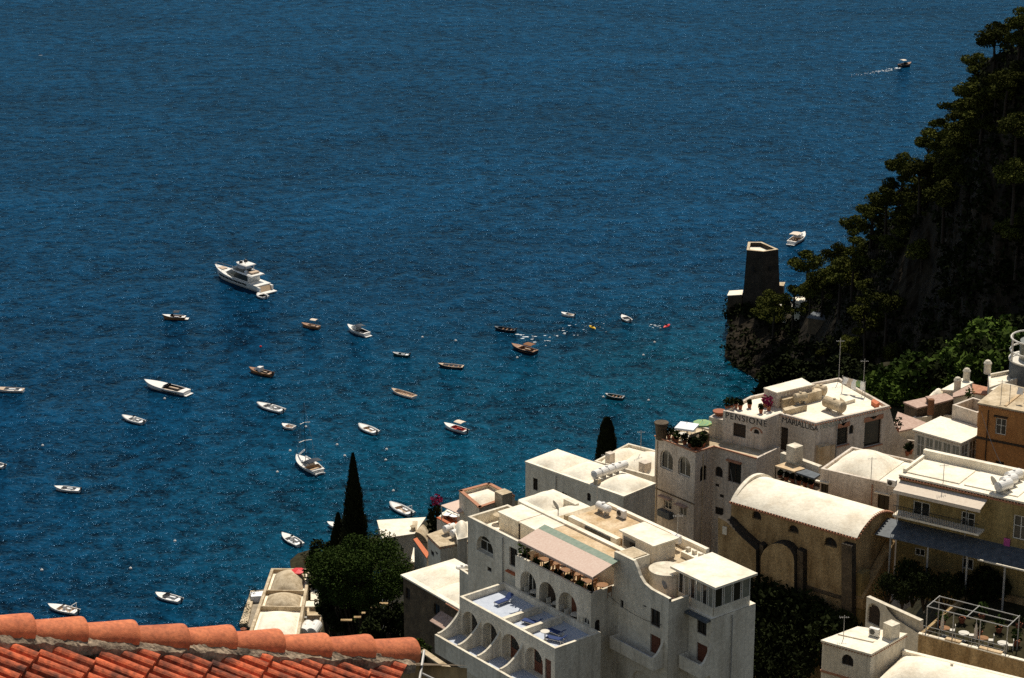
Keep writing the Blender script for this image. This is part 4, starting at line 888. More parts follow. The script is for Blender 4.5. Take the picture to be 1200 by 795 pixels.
# --- the guest house with the lettering
zM = 100.0
pts = [a3(585, 308), a3(875, 372), a3(985, 328), a4(455, 395), a4(978, 275), a4(620, 75), a4(430, 112), a3(775, 205)]
pM = [xy(p, zM) for p in pts]
hG = House('lettered_guest_house', 'old white guest house with black lettering along its top and a cluttered flat roof', 'guest house', pM, zM, 86, wallm='aged_plaster', par=.28, par_t=.28, roofm='cream_roof',
    holes=[(0, 'rect', 'shut', a3(657, 392), a3(742, 505), .2), (0, 'arch', 'hole', a3(800, 436), a3(838, 476), .2),
           ('m', 2, 'rect', 'dkdoor', .12, 1.0, 96.3, 98.7, .25),
           (3, 'rect', 'bigwin', a4(610, 405), a4(680, 540), .25), (3, 'arch', 'hole', a4(692, 413), a4(721, 468), .2), (3, 'rect', 'bigwin', a4(803, 362), a4(913, 540), .3)])
writing(hG.root, hG.F[0], 'PENSIONE', a3(598, 358), .62, spacing=1.18)
writing(hG.root, hG.F[2], 'MARIALUISA', a4(218, 388), .58, spacing=.9)
writing(hG.root, hG.F[3], 'PENSIO', a4(485, 440), .5, letter2, 1.0, 'faded_lettering'); writing(hG.root, hG.F[3], 'NE', a4(617, 405), .58, letter, 1.0)
b = MB(); F = hG.F[0]; x0, zz = F.at(a3(785, 435)); 
for i in range(8):
    t0, t1 = math.pi*i/8, math.pi*(i+1)/8; r0, r1 = .5, .68
    b.add([F.pt(x0 + .52 + r*math.cos(t), zz - .25 + r*math.sin(t)*.75, .03) for r, t in ((r0, t0), (r1, t0), (r1, t1), (r0, t1))], [(0, 1, 2, 3)])
b.build('vent_hood', brick, hG.root)
hG.eave_tiles([2, 3], 'brick_trim', .3, .09, .12, .1)
for (tl, br) in ((a4(610, 405), a4(680, 540)), (a4(803, 362), a4(913, 540))):   # scalloped heads over the big windows
    F = hG.F[3]; x0, zt_ = F.at(tl); x1, zb_ = F.at(br); b = MB(); w = x1 - x0
    for i in range(12):
        u0, u1 = i/12, (i+1)/12; f = lambda u: zt_ + .06 - .34*math.sin(math.pi*u) + .22*math.sin(2*math.pi*u)**2
        b.prism([F.pt(x0 - .1 + (w+.2)*u0, 0, .08)[:2], F.pt(x0 - .1 + (w+.2)*u1, 0, .08)[:2], F.pt(x0 - .1 + (w+.2)*u1, 0, .003)[:2], F.pt(x0 - .1 + (w+.2)*u0, 0, .003)[:2]], zt_ - .42 + .0, [f(u0), f(u1), f(u1), f(u0)])
    b.build('window_head', brick, hG.root); sill(hG.root, F, x0, x1, zb_, brick)
zr = zM - .28
def px_box(root, name, pxs, z0, z1_, m): b = MB(); b.prism([xy(p, z1_) for p in pxs], z0, z1_); return b.build(name, m, root)
px_box(hG.root, 'roof_room', [a4(185, 185), a4(435, 128), a4(355, 82), a4(92, 152)], zr, zM + 1.3, pinkish)
px_box(hG.root, 'roof_room_roof', [a4(183, 182), a4(437, 125), a4(357, 78), a4(88, 148)], zM + 1.302, zM + 1.42, roofw)
px_box(hG.root, 'roof_bench', [a4(225, 235), a4(500, 165), a4(470, 140), a4(205, 215)], zr, zM + .75, rooft)
for i in range(9):
    q = lerp(P(a4(245, 205), zM + .8), P(a4(440, 150), zM + .8), i/8); MB().lathe([(.06, 0), (.1, .12), (.05, .3), (.08, .4)], q, 8).build('baluster', roofw, hG.root)
px_box(hG.root, 'roof_bench', [a4(240, 310), a4(395, 268), a4(375, 250), a4(225, 290)], zr, zM + .3, rooft)
q = P(a4(585, 285), zr + .5); water_tank(q, zr, R(-52), 'dark weathered tank on legs on the guest house roof', 2.3, .55, rooft, 'old tanks on the guest house roof')
q = P(a4(345, 255), zr + .6); water_tank(q, zr + .5, R(25), 'small rusty tank lying by the roof bench of the guest house', 1.2, .45, rooft, 'old tanks on the guest house roof')
q = P(a4(490, 180), zr + .5); water_tank(q, zr, R(-30), 'round brown tank behind the roof bench of the guest house', 1.0, .5, rooft, 'old tanks on the guest house roof')
px_box(hG.root, 'skylight', [a4(665, 245), a4(735, 225), a4(690, 200), a4(625, 215)], zr, zr + .35, roofw)
px_box(hG.root, 'roof_planter', [a4(880, 265), a4(905, 250), a4(865, 225), a4(845, 240)], zr, zr + .4, terra)
for px, h, lb in ((a4(618, 78), 4.2, 'thin aerial on the rear corner of the guest house roof'), (a4(790, 160), 3.2, 'thin aerial on the rear edge of the guest house roof')): q = P(px, zM); antenna(q, zM, h, lb)
for i, (px, h) in enumerate(((a3(640, 302), .9), (a3(672, 290), .6), (a3(705, 300), .7), (a3(770, 290), .5), (a3(850, 328), .6), (a3(905, 310), 1.1), (a3(612, 306), 1.0), (a3(880, 285), .9))):
    potted(P(px, zr), zr, 'small plant pot on the cluttered roof over the lettering', h, flower if i in (5, 7) else leaf_dark, 'plant pots on the roof over the lettering', 60 + i)
pr_ = rect(a3(485, 352), a3(583, 375), 98.9, 1.6); b = MB(); b.prism(pr_, 95.5, 98.9); b.build('end_pier', pinkish, hG.root)
q = (pr_[1][0]*.5 + pr_[0][0]*.5 + .4, pr_[0][1]*.5 + pr_[1][1]*.5 + .8, 98.9); o = MB().lathe([(.3, 0), (.62, .35), (.66, .5), (.55, .5)], (0, 0, 0), 14).build('clay_bowl', pot); o.location = q; tag(o, 'big round clay bowl at the left end of the lettered wall', 'planter')
# tall brown flue box by the right wall, and pipes
px_box(hG.root, 'flue_box', [a4(480, 570), a4(560, 552), a4(540, 520), a4(455, 538)], 95.0, 97.7, ochre)
px_box(hG.root, 'flue_box', [a4(545, 560), a4(592, 548), a4(575, 530), a4(545, 538)], 95.0, 97.4, ochre)
# balcony under PENSIONE with dark slab
F = hG.F[0]; b = MB(); F.box(b, -.6, F.L + .5, 95.7, 95.95, 1.25, .004); fl = b.build('balcony_floor', darkstone, hG.root)
b = MB(); F.box(b, -.7, F.L + .62, 95.65, 96.75, 1.42, 1.253); b.build('balcony_parapet', bluegrey, hG.root)
F1 = hG.F[1]; b = MB(); F1.box(b, -1.25, 1.1, 95.66, 96.74, .66, .5); b.build('balcony_parapet', bluegrey, hG.root)
# --- tower wing of the guest house
zW = 97.0
pW = [xy(p, zW) for p in (a3(108, 488), a3(390, 600), a3(520, 560), a3(820, 645))]; d0 = edge_frame(pW[2], pW[3]); 
e0 = edge_frame(pW[0], pW[1]); pW += [(pW[3][0] - d0[2][0]*4, pW[3][1] - d0[2][1]*4), (pW[0][0] - e0[2][0]*5.2, pW[0][1] - e0[2][1]*5.2)]
hT = House('guest_house_tower_wing', 'tall corner wing of the guest house with two arched windows and a planted roof terrace', 'house wing', pW, zW, 80, wallm='aged_plaster', par=.15, roofm='weathered_roof',
    holes=[(0, 'arch', 'arch', a3(143, 570), a3(230, 742), .3), (0, 'arch', 'arch', a3(270, 616), a3(352, 788), .3), (0, 'rect', 'win', z2(133, 520), z2(162, 585), .2), (0, 'rect', 'win', z2(195, 555), z2(222, 610), .2),
           (1, 'arch', 'hole', a3(424, 700), a3(468, 795), .25), (2, 'arch', 'hole', a3(530, 695), a3(580, 782), .25), (2, 'rect', 'dkwin', a3(622, 655), a3(708, 830), .25), (2, 'rect', 'hole', z2(340, 472), z2(355, 487), .15), (2, 'rect', 'hole', z2(358, 515), z2(374, 532), .15), (2, 'rect', 'hole', z2(340, 565), z2(372, 605), .15)])
for i in range(3):
    b = MB(); hT.F[i].box(b, -.05, hT.F[i].L + .05, zW - .02, zW + .1, .14, .003); b.build('cornice', brick, hT.root)
b = MB(); F = hT.F[0]; s0, zc = F.at(z2(100, 492)); F.box(b, -.04, F.L + .04, zc - .05, zc + .05, .07, .003); b.build('string_course', darkstone, hT.root)
for tl, br in ((z2(120, 515), z2(165, 530)), (z2(188, 548), z2(228, 560))):
    x0, zt_ = F.at(tl); x1, _ = F.at(br); b = MB(); F.box(b, x0, x1, zt_ - .12, zt_, .55, .003); b.build('window_hood', pinkroof, hT.root)
x0, zt_ = F.at(z2(122, 580)); b = MB(); F.box(b, x0, x0 + 1.7, zt_ - .4, zt_ + .25, .6, .003); b.build('window_balcony', bluegrey, hT.root)
F = hT.F[2]; x0, zt_ = F.at(a3(615, 648)); x1, _ = F.at(a3(715, 690)); b = MB(); F.box(b, x0, x1, zt_ - .1, zt_ + .06, .3, .003); b.build('window_hood', brick, hT.root)
ztw = zW - .15
for px, sz, lb, m, h, n in ((a3(330, 405), 1.35, 'big square white parasol on the planted roof terrace', whitec, 2.3, 4), (a3(440, 375), .95, 'round green and yellow parasol behind the square white one', greenc, 2.1, 8)):
    q = P(px, zW + 2.0); parasol(q, ztw, lb, m, h, sz, n, True, None)
r5 = random.Random(5)
for i in range(16):
    u = (i % 8)/7; q = lerp(P(a3(130, 498), zW), P(a3(385, 598), zW), u) if i < 8 else lerp(P(a3(390, 598), zW), P(a3(480, 560), zW), u)
    q = (q[0] + r5.uniform(.3, .6)*(1 if i < 8 else -.7), q[1] + .5, ztw); potted(q, ztw, 'leafy pot along the edge of the planted roof terrace', r5.uniform(.5, 1.1), leaf_dark if i % 3 else leaf_mid, 'pots along the planted roof terrace', 80 + i)
for i, px in enumerate((a3(235, 500), a3(300, 520), a3(330, 480), a3(280, 470))):
    q = P(px, ztw); table(q, ztw, 'small table on the planted roof terrace', frame_w, 'tables on the planted roof terrace', .4); chair((q[0] + .6, q[1], ztw), ztw, 3.1, 'white chair on the planted roof terrace', frame_w, 'chairs on the planted roof terrace')
b = MB(); q = P(a3(150, 430), zW + 1); b.lathe([(.5, 0), (.62, 1.5), (.7, 1.55), (.7, 1.75), (.1, 1.75)], (q[0], q[1], ztw), 14); o = top_thing('corner_planter', b, darkstone, 'tall dark round planter on the left corner of the roof terrace', 'planter')
b = MB(); b.prism([xy(p, zW + 1.0) for p in (a3(385, 505), a3(490, 470), a3(455, 445), a3(345, 480))], ztw, zW + 1.0); top_thing('bar_counter', b, darkstone, 'dark counter with glass front on the roof terrace beside the parasols', 'counter')
# --- church with a long barrel vault
zK = 98.6; pK = rect(z2(405, 545), z2(910, 692), zK, 6.35)
rise = 1.22
arch_top = lambda F: [(F.L*(1 - i/14), zK + rise*math.sin(math.pi*i/14)**.8) for i in range(15)]
hK = House('barrel_vaulted_church', 'brown stone church with one long cream barrel vault and tiled eaves', 'church', pK, zK, 80, wallm='church_stone', tops={1: arch_top, 3: lambda F: [(F.L*(1 - i/14), zK + .18 + (rise + .1)*math.sin(math.pi*i/14)**.8) for i in range(15)]},
    holes=[(0, 'arch', 'hole', z3(243, 272), z3(277, 308), .35), (0, 'arch', 'hole', z3(365, 312), z3(407, 356), .35), (0, 'arch', 'hole', z3(120, 225), z3(150, 262), .35)])
F = hK.F[0]; F1 = hK.F[1]
def vault(u, v):
    a = lerp(lerp(pK[0], pK[1], u), lerp(pK[3], pK[2], u), v); wob = .05*noise.noise(Vector((a[0]*.35, a[1]*.35, 3)))
    o = lerp(a, a, 0); return (o[0], o[1], zK + .05 + rise*max(0, math.sin(math.pi*v))**.8 + wob)
g = MB(); ov = [(pK[0][0] + F.n[0]*.18, pK[0][1] + F.n[1]*.18), (pK[1][0] + F.n[0]*.18 + F.d[0]*.2, pK[1][1] + F.n[1]*.18 + F.d[1]*.2), (pK[2][0] + F.d[0]*.2, pK[2][1] + F.d[1]*.2), pK[3]]
def vault(u, v):
    a = lerp(lerp(ov[0], ov[1], u), lerp(ov[3], ov[2], u), v); wob = .07*noise.noise(Vector((a[0]*.3, a[1]*.3, 3)))
    return (a[0], a[1], zK + .06 + rise*max(0, math.sin(math.pi*v))**.75 + wob*math.sin(math.pi*v))
g.grid(vault, 40, 20); vr = g.build('vault_roof', roofw, hK.root, smooth=True)
hK.eave_tiles([0], 'brick_trim', .3, .11, -.06, .3)
b = MB(); F.box(b, -.05, F.L + .05, zK - .22, zK - .08, .12, .003); b.build('cornice', brick, hK.root)
b = MB()                                            # verge tiles round the right gable
for i in range(22):
    t = i/21; z = zK + .02 + rise*math.sin(math.pi*t)**.75; b.tube([F1.pt(F1.L*t, z, .02), F1.pt(F1.L*t, z - .04, .32)], .09, 6)
b.build('verge_tiles', brick, hK.root)
b = MB()                                            # raised gable parapet at the left end
Fl = hK.F[3]
for i in range(14):
    t0, t1 = i/14, (i+1)/14; f = lambda t: zK + .22 + (rise + .1)*math.sin(math.pi*t)**.8
    b.prism([Fl.pt(Fl.L*t0, 0, .02)[:2], Fl.pt(Fl.L*t1, 0, .02)[:2], Fl.pt(Fl.L*t1, 0, -.35)[:2], Fl.pt(Fl.L*t0, 0, -.35)[:2]], zK - .2, [f(t0), f(t1), f(t1), f(t0)])
b.build('gable_parapet', roofw, hK.root)
def relief(pxs, out, m, name, back=.003, arch=None):
    pr_ = [F.at(p) for p in pxs]; k = len(pr_); A = [F.pt(x, z, out) for x, z in pr_]; B = [F.pt(x, z, back) for x, z in pr_]
    b = MB(); b.add(A, [tuple(range(k))]); o = b.build(name, m, hK.root)
    b = MB(); b.add(A + B, [(i, k + i, k + (i+1) % k, (i+1) % k) for i in range(k)]); b.build(name + '_edge', towerstone if out > .3 else m, o); return o  # dark faces on the deep reliefs paint in the shade of the recess
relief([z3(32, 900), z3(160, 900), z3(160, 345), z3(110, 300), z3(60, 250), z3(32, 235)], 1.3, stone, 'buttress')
ap = [z3(172, 900), z3(285, 900), z3(285, 385)] + [z3(228 + 57*math.cos(math.pi*i/10), 385 - 60*math.sin(math.pi*i/10)) for i in range(1, 10)] + [z3(172, 375)]
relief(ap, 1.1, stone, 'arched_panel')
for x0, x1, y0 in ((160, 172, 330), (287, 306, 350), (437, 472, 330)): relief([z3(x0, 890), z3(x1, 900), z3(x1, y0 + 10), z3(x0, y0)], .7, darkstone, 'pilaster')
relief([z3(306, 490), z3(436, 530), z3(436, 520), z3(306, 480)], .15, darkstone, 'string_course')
relief([z3(306, 900), z3(436, 900), z3(436, 532), z3(306, 492)], .12, stone, 'wall_base')
q = F.at(z3(55, 280)); b = MB(); F.box(b, q[0] - .2, q[0] + .25, q[1] - .35, q[1] + .4, 1.4, 1.305); b.build('niche', white, hK.root)
# ochre side strip of the church's right end and lower buttress wall
b = MB(); F1.box(b, .3, 1.6, 82, 95.2, .6, .003); b.build('buttress', yellow, hK.root)
b = MB(); Fx = F1; A = [Fx.pt(.2, 92, .9), Fx.pt(5.2, 92, .9), Fx.pt(5.2, 96.8, .9), Fx.pt(.2, 93, .9)]; Bk = [Fx.pt(.2, 92, .1), Fx.pt(5.2, 92, .1), Fx.pt(5.2, 96.8, .1), Fx.pt(.2, 93, .1)]
b.add(A + Bk, [(0, 1, 2, 3)] + [(i, 4 + i, 4 + (i+1) % 4, (i+1) % 4) for i in range(4)]); b.build('sloping_buttress', stone, hK.root)
# --- domed house between the church and the guest house
zD = 99.6; A_, B_ = a4(490, 715), z3(612, 142); pD = rect(A_, B_, zD, 6.6)
hD = House('big_domed_house', 'pinkish white house with one big cream dome behind the church vault', 'house', pD, zD, 86, wallm='aged_plaster', par=.25, roofm='cream_roof',
    holes=[('m', 0, 'rect', 'dkwin', .1, .85, 96.86, 98.25, .22), (0, 'rect', 'dkwin', z3(546, 170), z3(582, 236), .22)])
hD.dome(sub(pD, .05, .08, .72, .95), 1.35, roofw, zD - .2); hD.dome(sub(pD, .73, .1, .98, .9), .5, roofw, zD - .2)
F = hD.F[0]
for tl, br in ((z3(338, 122), z3(382, 130)), (z3(538, 160), z3(590, 170))):
    x0, zt_ = F.at(tl); x1, _ = F.at(br); b = MB(); F.box(b, x0, x1, zt_ - .12, zt_, .28, .003); b.build('window_hood', roofw, hD.root)
q = P(z3(522, 70), zD); antenna(P(z3(522, 130), zD), zD - .2, 2.6, 'thin aerial on the front edge of the big dome house')
# little terrace with lean-to canopies, left of it
pL = rect(z3(192, 78), z3(330, 125), 98.0, 2.6)
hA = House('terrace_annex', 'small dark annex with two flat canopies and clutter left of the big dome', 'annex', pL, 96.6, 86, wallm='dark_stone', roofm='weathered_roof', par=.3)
b = MB(); b.prism([xy(p, 98.1) for p in (z3(197, 75), z3(262, 95), z3(300, 84), z3(235, 62))], 97.98, 98.1); b.build('canopy', ochre, hA.root)
b = MB(); b.prism([xy(p, 98.0) for p in (z3(264, 96), z3(330, 118), z3(352, 104), z3(300, 85))], 97.85, 98.0); b.build('canopy', bluegrey, hA.root)
for px in (z3(197, 77), z3(262, 97), z3(328, 118)):
    q = P(px, 98.0); MB().tube([(q[0] + .1, q[1] + .15, 96.3), (q[0] + .1, q[1] + .15, 97.9)], .05, 6).build('canopy_post', dkwood, hA.root)
for i in range(6): potted(lerp(P(z3(215, 118), 96.4), P(z3(320, 150), 96.4), i/5), 96.3, 'dusty pot under the canopies of the dark annex', .6, leaf_dark, 'pots under the annex canopies', 110 + i)
pw = rect(z3(215, 45), z3(345, 92), 97.9, .5); hw = House('terrace_wall', 'low white wall with a square chimney above the annex canopies', 'wall', pw, 98.3, 90, roofm='white_plaster', par=0)
q = P(z3(263, 50), 98.5); chimney(hw.root, q, 98.3, 1.5, 1.1, white, AZ1, False)
# --- yellow house on the right
zY = 103.0; pY = rect(z3(622, 110), z3(1041, 203), zY, 5.2, 0, 3.5)
hY = House('yellow_house', 'mustard yellow house with white framed windows, balcony and cream roof, right edge', 'house', pY, zY, 92, wallm='yellow_plaster', roofm='cream_roof', slab=.1,
    holes=[(0, 'rect', 'win', z3(666, 192), z3(720, 252), .18), (0, 'rect', 'win', z3(829, 228), z3(872, 290), .18), (0, 'rect', 'win', z3(1007, 240), z3(1052, 332), .18), (0, 'rect', 'win', z3(672, 352), z3(705, 385), .15), (0, 'rect', 'win', z3(832, 385), z3(868, 430), .15)])
F = hY.F[0]; hY.eave_tiles([0], 'brick_trim', .28, .09, -.02, .2)
b = MB(); F.box(b, -.05, F.L, zY - .25, zY - .12, .1, .003); b.build('cornice', brick, hY.root)
for q in (0, 1):
    b = MB(); pp = sub(pY, .02 + q*.36, .12, .35 + q*.36, .8); b.prism(pp, hY.zr + .003, hY.zr + .1); b.build('roof_panel', roofw, hY.roof)
b = MB(); pp = sub(pY, 0.0, .9, .72, .99); b.prism(pp, hY.zr + .002, hY.zr + .75); b.build('roof_parapet', roofw, hY.roof)
b = MB(); pp = sub(pY, 0.0, .1, .018, .9); b.prism(pp, hY.zr + .002, hY.zr + .35); b.build('roof_parapet', roofw, hY.roof)
hY.dome(sub(pY, .78, .1, .99, .9), .7, roofw)
for i in range(3): q = P(a7(1035 + i*38, 335 - i*38), zY + .7); water_tank(q, zY + .17, R(38), 'white tank in the stack at the right end of the yellow house roof', 1.5, .45, hullw, 'white tanks on the yellow house roof')
dish(P(a7(975, 375), zY + .2), zY + .16, R(200), 'large grey satellite dish on the yellow house roof', .6)
antenna(P(a7(565, 300), zY + .2), zY + .16, 1.7, 'thin aerial in the middle of the yellow house roof')
# upper awning + balcony
Fo = Facade(F.pt(0, 0, 1.5)[:2], F.pt(F.L, 0, 1.5)[:2]); x0, zA = Fo.at(z3(612, 165)); x1, zA1 = Fo.at(z3(893, 225)); zA = (zA + zA1)/2 + .28; x0 = .05; b = MB()
A = [F.pt(x0, zA + .15, .004), F.pt(x1, zA + .15, .004), F.pt(x1, zA - .25, 1.5), F.pt(x0, zA - .25, 1.5)]; A2 = [(p[0], p[1], p[2] + .05) for p in A]
b.add(A + A2, [(0, 1, 2, 3), (7, 6, 5, 4), (2, 6, 7, 3), (1, 5, 6, 2), (3, 7, 4, 0)]); F.box(b, x0, x1, zA - .5, zA - .25, 1.52, 1.48); b.build('awning', canvas, hY.root)
Fo = Facade(F.pt(0, 0, 1.3)[:2], F.pt(F.L, 0, 1.3)[:2]); zbal = Fo.at(z3(760, 278))[1]; b = MB(); F.box(b, .05, x1 - .1, zbal - .18, zbal, 1.3, .004); bf = b.build('balcony_floor', roofw, hY.root)
rl = MB(); F.box(rl, .05, x1 - .1, zbal + .85, zbal + .9, 1.3, 1.25)
for i in range(int((x1 - .1)/.16)): F.box(rl, .05 + i*.16, .075 + i*.16, zbal + .003, zbal + .85, 1.29, 1.265)
rl.build('balcony_railing', iron, bf)
for x, zz, w in ((1.2, zY - .75, 1.9), (5.4, zY - .95, 1.4)): b = MB(); F.box(b, x, x + w, zz, zz + .12, .2, .003); b.build('window_hood', brick, hY.root)
q = F.at(z3(760, 170)); b = MB(); F.box(b, q[0], q[0] + .7, q[1] - .2, q[1] + .3, .35, .003); b.build('air_conditioner', greym, hY.root)
x0, zz = F.at(z3(975, 318)); b = MB(); F.box(b, x0, x0 + .55, zz - .9, zz, .12, .05); top_thing('hanging_towel', b, pinkcl, 'pink towel hanging on the yellow wall by the right window', 'towel')
# lower blue-grey awning
Fo = Facade(F.pt(0, 0, 2.6)[:2], F.pt(F.L, 0, 2.6)[:2]); zA = Fo.at(z3(800, 372))[1] + .65; b = MB()
A = [F.pt(-1.0, zA, .004), F.pt(F.L, zA, .004), F.pt(F.L, zA - .65, 2.6), F.pt(-1.0, zA - .65, 2.6)]; A2 = [(p[0], p[1], p[2] + .05) for p in A]
b.add(A + A2, [(0, 1, 2, 3), (7, 6, 5, 4), (2, 6, 7, 3), (1, 5, 6, 2), (3, 7, 4, 0)]); la = b.build('lower_awning', bluegrey, hY.root)
b = MB(); F.box(b, 8.6, F.L, zA - .72, zA - .60, 2.72, 2.602); b.build('awning_valance', white, la)
for x in (.5, 4.0, 7.6, 11.0): MB().tube([F.pt(x, 92, 2.5), F.pt(x, zA - .62, 2.5)], .09, 8).build('awning_post', greym, la)
# --- terrace with a pergola in front of the yellow house
zP = 94.0; pP = rect(a8(392, 530), a8(1045, 700), zP + .6, 11.5, 0, 4)
hPg = House('garden_terrace', 'walled garden terrace in front of the yellow house', 'terrace', pP, zP + .6, 84, wallm='church_stone', par=.6, roofm='earth')
hPg.coping([0], roofw)
F = hPg.F[0]
def rail(root, F, x0, x1, z, h, o=-.2, m=greym, name='railing', step=1.2):
    b = MB(); b.tube([F.pt(x0, z + h, o), F.pt(x1, z + h, o)], .03, 5); b.tube([F.pt(x0, z + h*.5, o), F.pt(x1, z + h*.5, o)], .02, 5); n = max(1, int((x1-x0)/step))
    for i in range(n + 1): b.tube([F.pt(x0 + (x1-x0)*i/n, z, o), F.pt(x0 + (x1-x0)*i/n, z + h, o)], .025, 5)
    return b.build(name, m, root)
rail(hPg.root, F, .3, 7.4, zP + .68, .7)
pg = empty('pergola', F.pt(4, zP, -2), 'thin white metal pergola frame over the garden terrace', 'pergola'); zt = zP + 3.0
s0 = F.at(a8(405, 400))[0] + .35; s1 = F.at(a8(900, 500))[0] + .2
for o in (-.5, -1.7, -2.9): MB().tube([F.pt(s0, zt, o), F.pt(s1, zt, o)], .04, 6).build('rail', greym, pg)
for k in range(3): x = s0 + (s1-s0)*k/2; MB().tube([F.pt(x, zt + .02, -.4), F.pt(x, zt + .02, -3.0)], .04, 6).build('crossbar', greym, pg)
for k in range(4): x = s0 + (s1-s0)*k/3; MB().tube([F.pt(x, zP, -.5), F.pt(x, zt, -.5)], .05, 6).build('post', greym, pg)
for k in range(2): x = s0 + (s1-s0)*k; MB().tube([F.pt(x, zP, -2.9), F.pt(x, zt, -2.9)], .05, 6).build('post', greym, pg)
for px, lb in ((a8(495, 470), 'folded yellow parasol under the left half of the pergola'), (a8(698, 515), 'folded yellow parasol under the middle of the pergola')):
    x, _ = F.at(px); parasol(F.pt(x, 0, -1.4)[:2], zP, lb, canvas, 2.2, 1.2, 8, False, 'folded parasols under the pergola')
for i in range(4): x = s0 + 1.0 + i*1.7; p = F.pt(x, zP, -2.0); table(p[:2], zP, 'table under the thin pergola', frame_w if i % 2 else varnish, 'tables under the pergola'); chair((p[0] + .7, p[1] + .2), zP, 3.0, 'chair under the thin pergola', frame_w, 'chairs under the pergola')
for i in range(12): x = .5 + i*1.1; potted(F.pt(x, zP, -3.6 - (i % 3)*1.6)[:2], zP, 'leafy shrub pot on the garden terrace behind the pergola', 1.2, leaf_dark if i % 2 else leaf_mid, 'shrub pots behind the pergola', 130 + i, .3)
b = MB(); F.box(b, 2.3, 3.6, zP + .62, zP + .78, -.02, -.5); F.box(b, 5.2, 7.2, zP + .62, zP + .76, -.02, -.5); b.build('wall_ledge', ochre, hPg.root)
# a second white frame further right
pg2 = empty('awning_frame', F.pt(11.0, zP, -4), 'second white metal frame at the right edge, beside the lower awning', 'pergola')
for o in (-3.6, -5.4): MB().tube([F.pt(8.6, zt + .5, o), F.pt(14, zt + .5, o)], .06, 6).build('rail', frame_w, pg2)
MB().tube([F.pt(8.6, zt + .5, -3.6), F.pt(8.6, zt + .5, -5.4)], .06, 6).build('crossbar', frame_w, pg2); MB().tube([F.pt(8.7, zP, -3.6), F.pt(8.7, zt + .5, -3.6)], .06, 6).build('post', greym, pg2)
b = MB(); F.box(b, 9.0, 14.5, zP + .003, zP + 1.1, -1.0, -2.6); b.build('raised_bed', roofw, hPg.root); b = MB(); F.box(b, 8.9, 9.6, zP + .003, zP + 1.7, -2.7, -3.4); b.build('gate_pillar', white, hPg.root)
# white wall with the arched gate left of the terrace
pg_ = rect(a8(80, 305), a8(402, 450), 95.4, .4)
hGW = House('gate_wall', 'white garden wall with an arched dark gate between church and terrace', 'wall', pg_, 95.4, 86, roofm='white_plaster', holes=[(0, 'arch', 'dkdoor', a8(88, 330), a8(157, 492), .3)], tops={0: lambda F: [(F.L, 94.2), (F.L*.55, 94.6), (F.L*.42, 95.0), (F.L*.35, 95.4), (0, 95.4)]})
# --- small white house bottom right and vault beside it
zE = 96.2; pE = [xy(p, zE) for p in (z3(358, 672), z3(522, 718), z3(640, 650), z3(478, 627))]
hE = House('small_white_house', 'small white cube house with arched window and square chimney, bottom right', 'house', pE, zE, 84, roofm='cream_roof', slab=.08, holes=[(0, 'arch', 'hole', z3(425, 710), z3(462, 758), .22)])
hE.eave_tiles([0, 1], 'brick_trim', .26, .07, -.02, .14); q = P(z3(590, 662), zE); chimney(hE.root, q, zE + .16, 1.25, .95, white, AZ1, False)
b = MB(); f = hE.F[0]; f.box(b, -.05, f.L + .05, 93.6, 93.75, .12, .003); b.build('string_course', brick, hE.root)
b = MB(); pp = sub(pE, .02, .4, .75, .44); b.prism(pp, hE.zr + .002, hE.zr + .1); b.build('roof_ridge', roofw, hE.roof)
zV = 94.6; pV = rect(z3(548, 800), z3(965, 905), zV, 5.2, .0, 3)
hV = House('vaulted_white_house', 'white house with a long cream vault beside the small cube house, bottom right corner', 'house', pV, zV, 84, par=.0, roofm='cream_roof')
g = MB()
def vv(u, v): a = lerp(lerp(pV[0], pV[1], u), lerp(pV[3], pV[2], u), v); return (a[0], a[1], zV + .01 + 1.15*(max(0, math.sin(math.pi*v))**.7)*(min(1, max(0, math.sin(math.pi*u))*2.2)**.6) + .04*noise.noise(Vector((a[0]*.5, a[1]*.5, 9))))
g.grid(vv, 30, 14); g.build('vault_roof', roofw, hV.roof, smooth=True)
b = MB(); pp = sub(pV, 0, .93, 1, 1); b.prism(pp, zV + .002, zV + .5); b.build('roof_parapet', roofw, hV.roof)
q = P(z3(795, 775), zV + .5); MB().tube([(q[0], q[1], zV), (q[0], q[1], zV + 1.3)], .12, 8).build('flue', white, hV.roof)
hV.dome(sub(pV, .84, .1, 1.0, .6), .6, roofw)
# --- orange house and the flat conservatory
zO = 102.4; pO = rect(z4(585, 452), z4(795, 492), zO, 6.2, 0, 4)
hO = House('orange_house', 'burnt orange house with one pale shuttered window and stained flat roof, right edge', 'house', pO, zO, 90, wallm='orange_plaster', roofm='weathered_roof', slab=.12, holes=[(0, 'rect', 'win', z4(664, 515), z4(709, 600), .2), (0, 'rect', 'hole', z4(664, 715), z4(700, 752), .2)])
F = hO.F[0]; _, zs = F.at(z4(640, 618)); b = MB(); F.box(b, -.05, F.L, zs - .12, zs + .08, .12, .003); hO.F[3].box(b, 0, hO.F[3].L + .05, zs - .12, zs + .08, .12, .003); b.build('string_course', dkwood, hO.root)
hO.eave_tiles([0, 3], 'brick_trim', .25, .07, -.02, .16); x0, zz = F.at(z4(658, 505)); b = MB(); F.box(b, x0, x0 + 1.3, zz - .05, zz + .08, .25, .003); b.build('window_hood', dkwood, hO.root)
pp = sub(pO, .42, .45, .9, .95); b = MB(); b.prism(pp, hO.zr + .002, hO.zr + 1.3); b.build('roof_room', rooft, hO.roof); b = MB(); b.prism(inset(pp, -.12), hO.zr + 1.303, hO.zr + 1.42); b.build('roof_room_roof', roofw, hO.roof)
